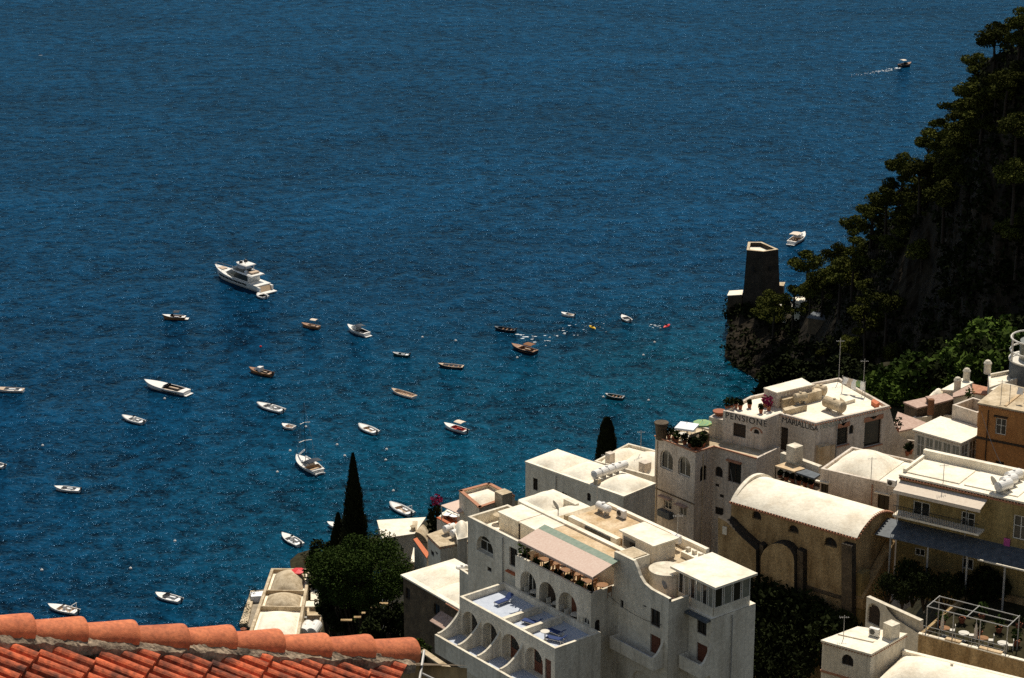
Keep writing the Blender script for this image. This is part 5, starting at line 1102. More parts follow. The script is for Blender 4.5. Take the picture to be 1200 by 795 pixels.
for px in (z4(722, 472),): b = MB(); b.prism(sub(pO, .28, .05, .31, .9), hO.zr + .002, hO.zr + .1); b.build('roof_ridge', ochre, hO.roof)
zF = 98.8; pF = rect(z4(287, 572), z4(500, 632), zF, 4.6)
hF = House('glazed_pavilion', 'low pavilion with pale glass front and flat cream roof left of the orange house', 'pavilion', pF, zF - .1, 92, roofm='cream_roof', slab=.18,
    holes=[('m', 0, 'rect', 'glaz', .25 + i*.98, 1.15 + i*.98, zF - 2.6, zF - .4, .15) for i in range(5)] + [('m', 1, 'rect', 'glaz', .3 + i*1.4, 1.5 + i*1.4, zF - 2.6, zF - .4, .15) for i in range(3)])
hF.eave_tiles([0, 1], 'brick_trim', .26, .07, -.06, .16)
zQ = 100.2; pQ = rect(z4(462, 455), z4(578, 492), zQ, 3.2); hQ = House('roofless_white_room', 'open roofed white room with tall parapet behind the glazed pavilion', 'house', pQ, zQ, 92, wallm='aged_plaster', par=1.1, roofm='weathered_roof')
potted(P(z4(540, 440), zQ - 1), zQ - 1.1, 'bush growing inside the open roofed white room', 1.1, leaf_mid, None, 150)
# swooping garden wall from the guest house corner
A = pM[4]; Lm, dm, nm = edge_frame(pM[3], pM[4]); Bp = (A[0] + dm[0]*9.5, A[1] + dm[1]*9.5); A = (A[0] + dm[0]*.003, A[1] + dm[1]*.003)
FS = Facade(A, Bp); prof = [(0, 88), (9.5, 88), (9.5, 94.9), (5, 95.3), (2.6, 95.9), (1.4, 96.7), (.7, 97.8), (.3, 98.9), (0, 99.7)]; k = len(prof)
b = MB(); b.add([FS.pt(*p) for p in prof] + [FS.pt(*p, -.3) for p in prof], [tuple(range(k)), tuple(reversed(range(k, 2*k)))] + [(i, k + i, k + (i+1) % k, (i+1) % k) for i in range(k)]); top_thing('garden_wall', b, pinkish, 'curved white garden wall sweeping down from the guest house corner', 'wall')
# roofs right of it
def low_house(label, pxs, z, zb, roofm, wallm='white_plaster', slab=.1, par=0, cat='house', name='low_house', **k):
    return House(name, label, cat, [xy(p, z) for p in pxs], z, zb, wallm=wallm, roofm=roofm, slab=slab if not par else None, par=par, **k)
l1 = low_house('flat pink tiled roof right behind the curved garden wall', [z4(178, 590), z4(285, 568), z4(335, 545), z4(210, 498)], 96.6, 90, 'pink_tile_roof')
for i, px in enumerate((z4(203, 585), z4(255, 612), z4(270, 605))): potted(P(px, 96.8), 96.76 if i == 0 else 95.0, 'plant in front of the flat pink tiled roof', 1.4 if i == 0 else .9, leaf_dark, 'plants in front of the pink roof', 160 + i); 
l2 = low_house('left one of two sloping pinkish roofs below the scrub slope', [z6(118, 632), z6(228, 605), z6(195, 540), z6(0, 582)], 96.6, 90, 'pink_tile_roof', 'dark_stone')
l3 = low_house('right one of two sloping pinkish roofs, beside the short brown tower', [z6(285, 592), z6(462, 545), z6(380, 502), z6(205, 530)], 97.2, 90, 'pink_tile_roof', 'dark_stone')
b = MB(); q = P(z6(248, 560), 98.0); b.lathe([(.34, 0), (.34, 1.5), (.36, 1.5), (.3, 1.62)], (q[0], q[1], 96.6), 14); top_thing('flue_stack', b, bown, 'short round brown flue stack between the two pinkish roofs', 'flue')
l4 = low_house('pale terrace roof under the flue stack', [z6(60, 720), z6(330, 690), z6(440, 690), z6(180, 640)], 95.8, 90, 'cream_roof', par=.3)
l5 = low_house('flat cream roof with two round chimneys on the edge of the scrub', [z6(355, 462), z6(480, 470), z6(630, 395), z6(540, 362)], 97.5, 90, 'cream_roof')
l6 = low_house('small grey walled house with red verge in the roof cluster', [z6(458, 530), z6(635, 490), z6(600, 425), z6(460, 500)], 97.8, 90, 'pink_tile_roof')
l7 = low_house('cream roof with low dome left in the roof cluster', [z6(215, 545), z6(460, 530), z6(455, 465), z6(280, 480)], 96.9, 90, 'cream_roof')
l7.dome(sub(l7.poly, .05, .1, .5, .9), .6, roofw)
l8 = low_house('brown tiled lean-to roof behind the open roofed room', [z6(640, 490), z6(800, 510), z6(885, 470), z6(640, 415)], 99.2, 90, 'brick_trim')
l9 = low_house('white house with raised parapet and square chimney, upper right of the roof cluster', [z6(790, 430), z6(930, 385), z6(1130, 320), z6(1100, 245), z6(780, 305)], 101.0, 90, 'cream_roof', par=.35)
l10 = low_house('white roof terrace with stained parapet above the orange roof', [z6(800, 450), z6(990, 490), z6(1140, 440), z6(930, 385)], 101.6, 90, 'cream_roof', par=.4)
for hh, px, z, lb in ((l5, z6(575, 370), 97.6, 0), (l5, z6(490, 455), 97.6, 0), (l9, z6(770, 300), 101.0, 0)):
    q = P(px, z); r_ = .36; c = MB().lathe([(r_, 0), (r_, 1.0), (r_*1.15, 1.0), (r_*1.15, 1.1), (r_*.7, 1.35), (.05, 1.45)], (q[0], q[1], z), 12).build('chimney', white, hh.root)
b = MB(); q = P(z6(1085, 285), 101.3); b.lathe([(.5, 0), (.5, .5), (.4, .6)], (q[0], q[1], 100.7), 12); top_thing('black_tank', b, outb, 'black round tank on the upper right white roof', 'water tank')
# round glazed tower at the right edge
zR = 101.5; q = P((1213, 432), zR); rt = empty('round_tower_house', (q[0], q[1], 92), 'round pale tower house with white ring rails at the right edge below the cliff', 'house'); R0 = 2.55
MB().lathe([(R0, 88), (R0, zR + .9)], (q[0], q[1], 0), 32).build('wall', bluegrey, rt); MB().lathe([(R0 + .12, zR + .9), (R0 + .12, zR + 1.05), (R0 - .1, zR + 1.05)], (q[0], q[1], 0), 32).build('ring_ledge', frame_w, rt)
for zz in (zR + 1.9, zR + 3.2): MB().tube([(q[0] + R0*math.cos(a/24*6.2832), q[1] + R0*math.sin(a/24*6.2832), zz) for a in range(25)], .09, 6).build('ring_rail', frame_w, rt)
for i in range(8): a = i/8*6.2832 + .2; MB().tube([(q[0] + R0*math.cos(a), q[1] + R0*math.sin(a), zR + 1.05), (q[0] + R0*math.cos(a), q[1] + R0*math.sin(a), zR + 3.2)], .09, 6).build('post', frame_w, rt)
MB().lathe([(R0 - .9, zR + 1.0), (R0 - .9, zR + 2.9)], (q[0], q[1], 0), 24).build('glazing', glassy, rt)
# --- houses low on the left
zN = 46.0; h = low_house('house with plain flat white roof beside the round tree', [a1(112, 430), a1(330, 398), a1(405, 288), a1(78, 308)], zN, 30, 'cream_roof', slab=.15)
b = MB(); q = P(a1(325, 362), zN + .3); b.lathe([(.35, 0), (.3, .5), (.5, .6), (.1, .8)], (q[0], q[1], zN + .15), 10); b.build('chimney', rooft, h.root)
pv = rect(a1(240, 436), a1(425, 436), 45.0, 4); hv = House('small_vaulted_house', 'small stone house with rounded vault end in front of the plain white roof', 'house', pv, 44.6, 30, wallm='weathered_roof', roofm='weathered_roof', tops={0: lambda F: [(F.L*(1 - i/12), 44.6 + 1.6*math.sin(math.pi*i/12)**.7) for i in range(13)]})
g = MB(); g.grid(lambda u, v: (*lerp(lerp(pv[0], pv[1], u), lerp(pv[3], pv[2], u), v), 44.62 + 1.6*max(0, math.sin(math.pi*u))**.7), 14, 6); g.build('vault_roof', rooft, hv.roof, smooth=True)
zS = 60.0; hS = low_house('pale house with tiled eaves and two tiny windows left of the arched window house', [a1(430, 408), a1(516, 492), a1(705, 455), a1(590, 350)], zS, 46, 'weathered_roof', slab=.12, holes=[(0, 'rect', 'hole', a1(450, 505), a1(472, 560), .2), (0, 'rect', 'hole', a1(482, 515), a1(498, 548), .2)])
hS.eave_tiles([1, 0], 'brick_trim', .4, .12, -.02, .2)
q = P(a1(580, 370), zS + .6); water_tank(q, zS + .16, R(40), 'white tank on the pale house with tiled eaves, left one', 1.6, .5); q = P(a1(632, 400), zS + .6); water_tank(q, zS + .16, R(40), 'white tank on the pale house with tiled eaves, right one', 1.6, .5)
hSv = low_house('white vaulted roof wedged against the arched window house', [a1(640, 440), a1(705, 425), a1(705, 318), a1(610, 340)], zS + 1.0, 46, 'cream_roof'); hSv.dome(hSv.poly, 1.2, roofw)
zT2 = 63.0; hX = low_house('house with brick trimmed parapet and low dome nearest the sea', [a1(648, 95), a1(790, 215), a1(1040, 130), a1(860, 38)], zT2, 48, 'cream_roof', par=.45)
hX.coping([0, 1, 2, 3], brick, .5, .12); hX.dome(sub(hX.poly, .3, .15, .9, .85), .9, roofw); chimney(hX.root, P(a1(960, 165), zT2 + .3), zT2 - .3, 1.9, 1.6, rooft, AZ1, False)
b = MB(); F = hX.F[1]
zc = 60.6; b.prism([xy(p, zc) for p in (a1(520, 200), a1(640, 258), a1(745, 210), a1(650, 160))], zc, zc + .12); cp = empty('pink_canopy', xy(a1(640, 210), zc) + (57.0,), 'flat pale pink canopy on the sea side terrace', 'canopy'); b.build('canopy_sheet', canvas_p, cp)
for p in (a1(525, 203), a1(640, 255), a1(735, 213), a1(652, 168)): q = P(p, zc); MB().tube([(q[0], q[1], 57), (q[0], q[1], zc)], .07, 6).build('post', frame_w, cp)
hRd = low_house('terrace with red coping and planters under the pink canopy', [a1(492, 285), a1(600, 345), a1(720, 300), a1(560, 225)], 57.6, 44, 'terracotta', par=.8); hRd.coping([0, 1], terra, .5, .12)
for i, px in enumerate((a1(560, 290), a1(590, 270), a1(615, 300))): table(P(px, 56.8), 56.8, 'table on the red coped terrace', whitec, 'tables on the red terrace', .7)
r9 = random.Random(9); q = P(a1(490, 215), 58); bg = empty('bougainvillea', (q[0], q[1], 52), 'magenta bougainvillea climbing at the seaward terrace corner', 'shrub'); leaf_blob(MB(), (q[0], q[1], 59.2), (.8, .8, .8), 160, .16, r9, .3).build('flowers', flower, bg); leaf_blob(MB(), (q[0] - .2, q[1], 55.8), (1.2, 1.2, 3.0), 500, .25, r9, .3).build('foliage', leaf_dark, bg); MB().tube([(q[0], q[1], 52), (q[0], q[1], 58)], .15, 6).build('stem', bark, bg)
hGd = low_house('narrow white garden stair wall with red coping beside the round tree', [a1(332, 440), a1(420, 570), a1(432, 540), a1(350, 432)], 54, 40, 'terracotta')
hGt = low_house('bright white small terrace beside the round tree', [a1(310, 600), a1(400, 590), a1(390, 560), a1(330, 500)], 50, 40, 'cream_roof')
# --- two-domed house below the hotel terrace
zL = 80.0; pLd = rect(b5(372, 182), b5(722, 385), zL, 6.4)
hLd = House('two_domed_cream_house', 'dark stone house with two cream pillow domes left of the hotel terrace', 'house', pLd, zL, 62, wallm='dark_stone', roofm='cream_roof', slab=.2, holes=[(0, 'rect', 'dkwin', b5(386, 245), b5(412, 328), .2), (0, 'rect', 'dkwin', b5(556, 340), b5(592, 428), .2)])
hLd.dome(sub(pLd, .02, .06, .48, .94), .8, roofw); hLd.dome(sub(pLd, .5, .06, .97, .94), .8, roofw)
b = MB(); F = hLd.F[0]; F.box(b, F.L*.78, F.L + .2, zL - .12, zL - .003, .35, .003); b.build('eave_board', brick, hLd.root)
x0, zz = F.at(b5(600, 432)); b = MB(); A = [F.pt(x0, zz, 1.4), F.pt(x0 + 3, zz, 1.4), F.pt(x0 + 3, zz + .7, .01), F.pt(x0, zz + .7, .01)]; A2 = [(p[0], p[1], p[2] + .08) for p in A]; b.add(A + A2, [(3, 2, 1, 0), (4, 5, 6, 7), (0, 1, 5, 4), (1, 2, 6, 5), (3, 0, 4, 7)]); b.build('porch_roof', pinkroof, hLd.root)
dish(P(a1(725, 690), zL + .4), zL + .16, R(220), 'pale dish behind the two domed cream house', .55)
q = P(a1(668, 655), zL + .4); water_tank(q, zL + .16, R(20), 'small white tank at the back of the two domed roof', 1.1, .3)
b = MB(); b.prism(HP((-9.5, 1.2), (-.35, 1.2), (-.35, 1.5), (-9.5, 1.5)), 88, 98.9); 
hYd = low_house('curved white yard wall under the arched window house', [a1(650, 640), a1(800, 740), a1(980, 700), a1(880, 640)], 92, 80, 'weathered_roof', par=.8)
# --- beach house at the water with three trapezoid domes
zb = 7.5; pb = [xy(p, zb) for p in (b4(165, 745), b4(640, 760), b4(752, 130), b4(380, 128))]
hb = House('beach_house', 'long beach house by the water with three weathered domes in bays', 'house', pb, zb, 0.5, par=.7, par_t=.5, wallm='weathered_roof', roofm='cream_roof')
for v0, v1, m, h in ((.02, .38, 'cream_roof', 1.2), (.42, .64, 'weathered_roof', 1.5), (.66, .98, 'weathered_roof', 2.2)):
    q = sub(hb.roof_poly, .06, v0, .94, v1); zz = hb.zr; i = [lerp(p, ((q[0][0]+q[1][0]+q[2][0]+q[3][0])/4, (q[0][1]+q[1][1]+q[2][1]+q[3][1])/4), .45) for p in q]
    hb.dome(q, h, MATS[m], p=.55)
for v in (.395, .645): b = MB(); b.prism(sub(hb.roof_poly, .0, v, 1.0, v + .012), hb.zr + .002, zb + .15); b.build('roof_wall', rooft, hb.roof)
han = low_house('service annex with air conditioners beside the beach house', [b4(640, 760), b4(820, 765), b4(872, 430), b4(655, 430)], 5.0, .5, 'weathered_roof', 'weathered_roof', par=.6)
for i, (u, v) in enumerate(((680, 520), (680, 568))):
    q = P(b4(u, v), 6); b = MB(); b.box((q[0], q[1], 5.1), (1.2, .5, 1.2)); o = top_thing('air_conditioner', b, greym, 'grey air conditioner on the beach annex roof', 'air conditioner', 'air conditioners on the annex'); f = MB(); f.lathe([(.48, 0), (.48, .06), (.1, .08)], (0, 0, 0), 16); fo = f.build('fan', outb, o, local=True); fo.location = (0, -.25, .6); fo.rotation_euler = (R(90), 0, 0)
for i, u in enumerate((700, 780)): q = P(b4(u, 665), 6.3); water_tank(q, 4.5, R(78), ('left', 'right')[i] + ' one of the two big white tanks on the beach annex', 3.4, .95, hullw, 'big white tanks on the beach annex')
b = MB(); b.prism([xy(p, 6.5) for p in (b4(645, 490), b4(868, 490), b4(868, 440), b4(645, 440))], 6.4, 6.6); b.build('annex_canopy', roofw, han.root)
hq = low_house('white strip terrace between beach house and trees', [b4(755, 430), b4(825, 430), b4(825, 255), b4(755, 260)], 6, .5, 'cream_roof')
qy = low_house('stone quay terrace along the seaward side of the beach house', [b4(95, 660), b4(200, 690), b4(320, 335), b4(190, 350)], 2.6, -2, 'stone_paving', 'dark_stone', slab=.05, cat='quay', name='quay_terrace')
b = MB(); b.prism([xy(p, 3.0) for p in (b4(85, 660), b4(160, 660), b4(232, 350), b4(190, 350))], 2.77, 3.3); b.build('quay_wall', rooft, qy.root)
q = P(b4(270, 385), 3.6); b = MB(); b.box((q[0], q[1], 3.4), (3.0, 2.0, 1.2), R(10)); top_thing('white_awning_box', b, whitec, 'small white cabin at the far end of the quay terrace', 'cabin')
q = P(b4(630, 112), 9.5); parasol((q[0], q[1]), 6.6, 'red parasol behind the far end of the beach house', red, 2.4, 1.35, 8, True, None)
for i, (u, v) in enumerate(((710, 175), (790, 220), (870, 400), (120, 650), (150, 510), (210, 350))): q = P(b4(u, v), 4); potted(q, 2.7 if u < 300 else 6, 'dark shrub in a pot beside the beach house', 2.4, leaf_dark, 'shrubs beside the beach house', 170 + i, .5)
# ------------------------------------------------------------------ terrain
CP = []
def cp(p, z): CP.append((p[0], p[1], z))
for p, z in ((H(-3, -4), 88), (H(5, -5), 88), (H(12, -4), 88), (H(5, 3), 93), (H(12, 3), 89), (H(20, 5), 87), (H(24, 10), 84), (H(16, 12), 90), (H(4, 12), 96), (H(-5, 8), 90), (H(-6, 14), 90)): cp(p, z)
for pl, z in ((pK, 88.5), (pB, 84), (pC, 82), (pY, 93), (pP, 91), (pO, 92), (pF, 94), (pQ, 94), (pE, 88), (pV, 88), (pD, 90), (pM[:5], 88), (pW[:4], 86), (pLd, 69), (pg_, 91)):
    for q in pl: cp(q, z)
cp(F.pt(2, 0, 3)[:2] if False else lerp(pP[0], pP[1], .3), 86); cp((lerp(pP[0], pP[1], .2)[0] - 4, lerp(pP[0], pP[1], .2)[1] - 6), 84)
for px, z in ((a1(470, 470), 52), (a1(600, 420), 53), (a1(250, 380), 37), (a1(120, 420), 34), (a1(820, 150), 54), (a1(640, 260), 52), (a1(520, 280), 48), ((430, 690), 42), ((425, 735), 40), ((385, 700), 22), ((395, 660), 20), ((460, 730), 58), ((480, 790), 70), ((520, 780), 80), ((372, 720), 3), ((378, 760), 6), ((385, 790), 12), ((360, 740), 1), ((360, 700), 1), ((340, 700), .5), ((340, 670), .5), ((340, 740), .5), ((310, 740), .3), ((310, 770), .3), ((350, 775), 1), ((300, 790), .3), ((340, 800), 2), ((365, 670), 1), ((365, 655), 1), ((290, 765), .3), ((325, 720), .5)): cp(xy(px, z), z)
shore = [(255, 790), (285, 735), (305, 690), (322, 662), (345, 652), (380, 648), (420, 640), (470, 622), (520, 612), (560, 600), (620, 590), (690, 575), (740, 560), (800, 520), (850, 495), (870, 470)]
for a, b_ in zip(shore[:-1], shore[1:]):
    for t in (0, .5):
        p = lerp(a, b_, t); q = P(p, 0); cp(q, .3 if p[1] > 650 else 3); q2 = P((p[0] - 4, p[1] - 14), 0); cp(q2, -6); q3 = P((p[0] - 8, p[1] - 45), 0); cp(q3, -14)
for q, z in (((0, 0), 168), ((-40, 10), 160), ((40, 10), 150), ((0, 60), 132), ((-60, 60), 118), ((60, 70), 118), ((0, 110), 104), ((-50, 130), 70), ((70, 120), 94), ((-60, 220), 36), ((-110, 140), 30), ((-130, 260), -6), ((-90, 330), -6), ((-100, 380), -10), ((120, 60), 122), ((120, 130), 96), ((-200, 150), -6), ((-150, 60), 60), ((-250, 60), -8), ((-200, 300), -14)): cp(q, z)
ridge_px = [(852, 352, 548), (872, 350, 545), (905, 352, 540), (935, 352, 530), (970, 330, 512), (1005, 300, 492), (1040, 258, 470), (1075, 218, 450), (1105, 192, 432), (1128, 150, 415), (1142, 100, 400), (1165, 68, 388), (1200, 50, 372), (1260, 5, 350), (1400, -60, 330)]
foot_px = [(850, 424, None), (866, 440, None), (888, 456, None), (915, 468, 478), (950, 470, 455), (985, 470, 432), (1015, 468, 408), (1050, 458, 392), (1085, 448, 378), (1115, 442, 368), (1135, 432, 360), (1160, 422, 350), (1200, 412, 338), (1260, 404, 322), (1400, 404, 305)]
foot_px = [(x, y, Y if i < 3 else ridge_px[i][2] - (30 if i < 6 else 15)) for i, (x, y, Y) in enumerate(foot_px)]
RID = [Vector(PY((x, y), Y)) for x, y, Y in ridge_px]; FOOT = [Vector(P((x, y), -1)) if Y is None else Vector(PY((x, y), Y)) for x, y, Y in foot_px]
for f in FOOT[3:]: cp((f.x, f.y), f.z + 1); cp((f.x + 4, f.y + 14), f.z + 4)
for px, Y in (((1030, 462), 300), ((1080, 455), 290), ((1130, 440), 282), ((1190, 425), 270), ((1260, 415), 262), ((1060, 440), 330), ((1120, 425), 318), ((1190, 405), 305)): q = PY(px, Y); cp(q, q[2])
for x_ in (845, 880, 915, 950, 985, 1015):
    for Y_ in (265, 300, 340, 380):
        q_ = PY((x_, 495 - max(0, x_ - 930)*.2), Y_); cp(q_, max(-6, q_[2] - 8))
cp((150, 200), 90); cp((180, 260), 84); cp((220, 150), 96); cp((110, 180), 90); cp((90, 230), 90); cp((130, 300), 80); cp((250, 250), 90)
SHORE = [P(q, 0) for q in [(205, 960), (225, 880), (240, 830)] + shore]
def sdist(x, y):
    best = 1e9
    for a, b_ in zip(SHORE[:-1], SHORE[1:]):
        dx, dy = b_[0]-a[0], b_[1]-a[1]; t = min(1, max(0, ((x-a[0])*dx + (y-a[1])*dy)/(dx*dx + dy*dy))); best = min(best, math.hypot(x-a[0]-dx*t, y-a[1]-dy*t))
    return best
def th(x, y):
    sw = sz = 0.0
    for a, b_, z in CP:
        d = (x-a)**2 + (y-b_)**2 + 2.0; w = 1.0/(d*d*d**.3); sw += w; sz += w*z
    z = sz/sw
    return z if z < 1 or x > 75 else min(z, .6 + .36*sdist(x, y) + max(0, x - 15)*1.1)
def make_terrain():
    xs = []; x = -260.0
    while x < 330: xs.append(x); x += 3.0 if -75 < x < 120 else 12
    ys = []; y = -20.0
    while y < 560: ys.append(y); y += 3.5 if 140 < y < 440 else 9
    mb = MB(); 
    for y in ys:
        for x in xs:
            z = th(x, y); n = noise.fractal(Vector((x*.09, y*.09, 0)), 1.0, 2.0, 4)*1.1; n = n if z > 1.5 else n*.3; mb.v.append((x, y, z + n - .3))
    k = len(xs)
    for j in range(len(ys)-1):
        for i in range(k-1): mb.f.append((j*k+i, j*k+i+1, (j+1)*k+i+1, (j+1)*k+i))
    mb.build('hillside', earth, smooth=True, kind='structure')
make_terrain()
def hit(px, t0=140, t1=480):
    r = ray(px); t = t0
    while t < t1:
        p = (r[0]*t, r[1]*t, CAM_H + r[2]*t)
        if th(p[0], p[1]) >= p[2]: return p
        t += 1.0
    return p
# ------------------------------------------------------------------ cliff
def cat(pts, u):
    n = len(pts) - 1; x = min(max(u*n, 0), n - 1e-6); i = int(x); t = x - i
    g = lambda k: pts[min(max(k, 0), n)]
    a, b_, c, d = g(i-1), g(i), g(i+1), g(i+2); return .5*((2*b_) + (c-a)*t + (2*a - 5*b_ + 4*c - d)*t*t + (3*b_ - a - 3*c + d)*t**3)
def cliff_pt(u, v):
    f = cat(FOOT, u); r = cat(RID, u)
    if v <= 1:
        th_ = v**1.5; p = Vector((f.x + (r.x-f.x)*th_, f.y + (r.y-f.y)*th_, f.z + (r.z-f.z)*(v**.85)))
        amp = 4.0*math.sin(math.pi*min(v + .12, 1)*.85)
    else:
        w = v - 1; p = Vector((r.x + 10*w, r.y + 55*w, r.z - (r.z + 14)*w**1.2)); amp = 2.5
    q = p*.045; n = noise.fractal(q, .9, 2.1, 6); n2 = noise.fractal(p*.16 + Vector((7, 3, 1)), 1.0, 2, 4)
    return p + Vector((-.35*n, -.9*n, .25*n))*amp*1.4 + Vector((.3*n2, -.6*n2, .3*n2))*1.3
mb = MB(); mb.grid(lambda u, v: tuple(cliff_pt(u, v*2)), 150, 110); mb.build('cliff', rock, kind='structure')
def proj(q):
    z = q[2] - CAM_H; D = q[1]*math.cos(PITCH) - z*math.sin(PITCH); v = q[1]*math.sin(PITCH) + z*math.cos(PITCH); return 600 + q[0]/D*FPX, 397.5 - v/D*FPX
# ------------------------------------------------------------------ watchtower and small buildings on the headland
ztw = 20.5; tp = [xy(p, ztw) for p in (tw(189, 99), tw(270, 107), tw(343, 96), tw(262, 60), tw(196, 60))]
cx = sum(p[0] for p in tp)/5; cy = sum(p[1] for p in tp)/5
tr = empty('stone_watchtower', (cx, cy, 2), 'dark old stone watchtower with flat open top on the headland rock', 'tower')
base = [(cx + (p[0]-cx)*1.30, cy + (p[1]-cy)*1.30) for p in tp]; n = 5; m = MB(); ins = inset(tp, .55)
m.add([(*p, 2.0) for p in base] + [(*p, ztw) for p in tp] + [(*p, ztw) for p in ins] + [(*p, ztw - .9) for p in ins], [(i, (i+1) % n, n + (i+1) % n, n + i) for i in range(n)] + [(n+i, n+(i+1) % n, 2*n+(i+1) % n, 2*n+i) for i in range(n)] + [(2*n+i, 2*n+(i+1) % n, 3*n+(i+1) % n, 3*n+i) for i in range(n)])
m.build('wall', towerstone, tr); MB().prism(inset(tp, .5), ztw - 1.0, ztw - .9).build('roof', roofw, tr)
b = MB(); b.prism(inset(tp, -.03), ztw + .003, ztw + .12); 
cpg = MB(); A = inset(tp, -.05); Bq = inset(tp, .58); cpg.add([(*p, ztw + .14) for p in A] + [(*p, ztw + .14) for p in Bq], [(i, (i+1) % n, n + (i+1) % n, n + i) for i in range(n)]); cpg.build('parapet_coping', rooft, tr)
Ft = Facade(tp[0], tp[1]); Ft2 = Facade(tp[1], tp[2])
for F_, px in ((Ft, tw(222, 190)), (Ft2, tw(300, 185))):
    x, z = F_.at(px); b = MB(); F_.box(b, x - .35, x + .35, z - .5, z + .5, .55, .1); b.build('window', dark, tr)
def head_house(label, pxs, z, h, wm='white_plaster', rm='cream_roof', **k): return House('cliff_house', label, 'house', [xy(p, z) for p in pxs], z, z - h, wallm=wm, roofm=rm, **k)
head_house('white roofed shelter on the rock left of the watchtower', [tw(95, 322), tw(165, 318), tw(168, 296), tw(105, 300)], 9.5, 7, 'dark_stone', slab=.1)
head_house('pale stone ledge roof just right of the watchtower', [tw(308, 270), tw(368, 275), tw(375, 258), tw(330, 258)], 11, 6, 'dark_stone', 'weathered_roof', slab=.1)
def cliff_at(px):
    best = None
    for i in range(121):
        for j in range(41):
            p = cliff_pt(i/120, .03 + .95*j/40); q = proj(p); d = (q[0]-px[0])**2 + (q[1]-px[1])**2
            if best is None or d < best[0]: best = (d, p)
    return best[1]
def perch(label, px, w, h, wm, rm, dep=4.0, az=0.0, **k):
    p = cliff_at(px); c, s = math.cos(az), math.sin(az); y0 = p.y - 3.2
    poly = [(p.x + c*dx - s*dy, y0 + s*dx + c*dy) for dx, dy in ((-w/2, 0), (w/2, 0), (w/2, dep), (-w/2, dep))]
    return House('cliff_house', label, 'house', poly, p.z + h*.5, p.z - h*.7, wallm=wm, roofm=rm, **k)
perch('left of two small white walls among the headland trees', tw(408, 395), 3.4, 3.0, 'white_plaster', 'cream_roof', 4, R(20), slab=.1)
perch('right and taller of two small white walls among the headland trees', tw(460, 378), 2.6, 4.0, 'white_plaster', 'cream_roof', 4, R(20), slab=.1)
perch('grey flat roofed villa under the headland pines', tw(545, 455), 6.5, 3.0, 'dark_stone', 'blue_grey_sheet', 4, R(-25), slab=.3)
# ------------------------------------------------------------------ trees
TREES = {}
def tree_root(kind, label, cat_, group, loc, rz=0, s=(1, 1, 1)):
    proto = TREES[kind]
    if not proto.get('used'): o = proto['root']; proto['used'] = True
    else: o = copy_tree(proto['root'])
    o.location = loc; o.rotation_euler = (0, 0, rz); o.scale = s; tag(o, label, cat_, group); return o
def make_pine(key, seed, umbrella=True):
    r = random.Random(seed); root = empty('pine_tree', (0, 0, 0), 'pine', 'tree')
    t = MB(); lean = r.uniform(-.6, .6); top = Vector((lean, r.uniform(-.4, .4), 6.6)); pts = [(0, 0, -2.5), (lean*.3, 0, 2.5), tuple(top)]
    t.tube(pts, [.32, .26, .14], 7); cr = MB(); nb = 9
    for i in range(nb):
        a = i/nb*6.283 + r.uniform(-.3, .3); d = r.uniform(1.2, 2.9) if i else 0; z = r.uniform(5.6, 7.8) - .18*d if umbrella else r.uniform(3.0, 7.8)
        c = (top.x + d*math.cos(a), top.y + d*math.sin(a), z + (.8 if i == 0 else 0)); t.tube([(lean*.6, 0, 4.2 + r.random()), (c[0]*.8, c[1]*.8, c[2] - .5)], [.13, .05], 5)
        s = r.uniform(.9, 1.5); leaf_blob(cr, c, (1.35*s, 1.35*s, .72*s), 260, .22, r, .5)
        leaf_blob(cr, (c[0] + r.uniform(-.8, .8), c[1] + r.uniform(-.8, .8), c[2] + .3), (.8*s, .8*s, .5*s), 100, .2, r, .4)
    t.build('trunk', bark, root, local=True); cr.build('crown', leaf_pine, root, local=True); TREES[key] = {'root': root}
for i in range(5): make_pine('pine%d' % i, 100 + i, i != 3)
def make_bush(key, seed, m, nl=85, sz=.20):
    r = random.Random(seed); root = empty('shrub', (0, 0, 0), 'shrub', 'shrub'); cr = MB(); st = MB()
    for i in range(6):
        a = r.uniform(0, 6.28); d = r.uniform(0, 1.1); c = (d*math.cos(a), d*math.sin(a), r.uniform(.5, 1.3)); s = r.uniform(.6, 1.0); leaf_blob(cr, c, (s, s, s*.8), nl, sz, r, .35); st.tube([(0, 0, -.6), c], [.08, .03], 4)
    st.build('stem', bark, root, local=True); cr.build('foliage', m, root, local=True); TREES[key] = {'root': root}
for i in range(4): make_bush('bush%d' % i, 300 + i, leaf_bush if i < 2 else leaf_mid)
make_bush('bush4', 340, leaf_dark); make_bush('bush5', 341, leaf_dark)
make_bush('bush6', 350, leaf_dark, 420, .075); make_bush('bush7', 351, leaf_dark, 420, .075)
rt_ = random.Random(21); npine = 0
def hidden_villa(q, m):                             # keep the view onto the small headland buildings open
    x, y = proj(q); return (916 - m < x < 950 + m and 350 - m*.3 < y < 372 + m) or (942 - m < x < 980 + m and 372 - m*.3 < y < 390 + m)
def ridgeY(x):
    for (xa, ya, Ya), (xb, yb, Yb) in zip(ridge_px[:-1], ridge_px[1:]):
        if xa <= x <= xb: return Ya + (Yb-Ya)*(x-xa)/(xb-xa)
    return 540
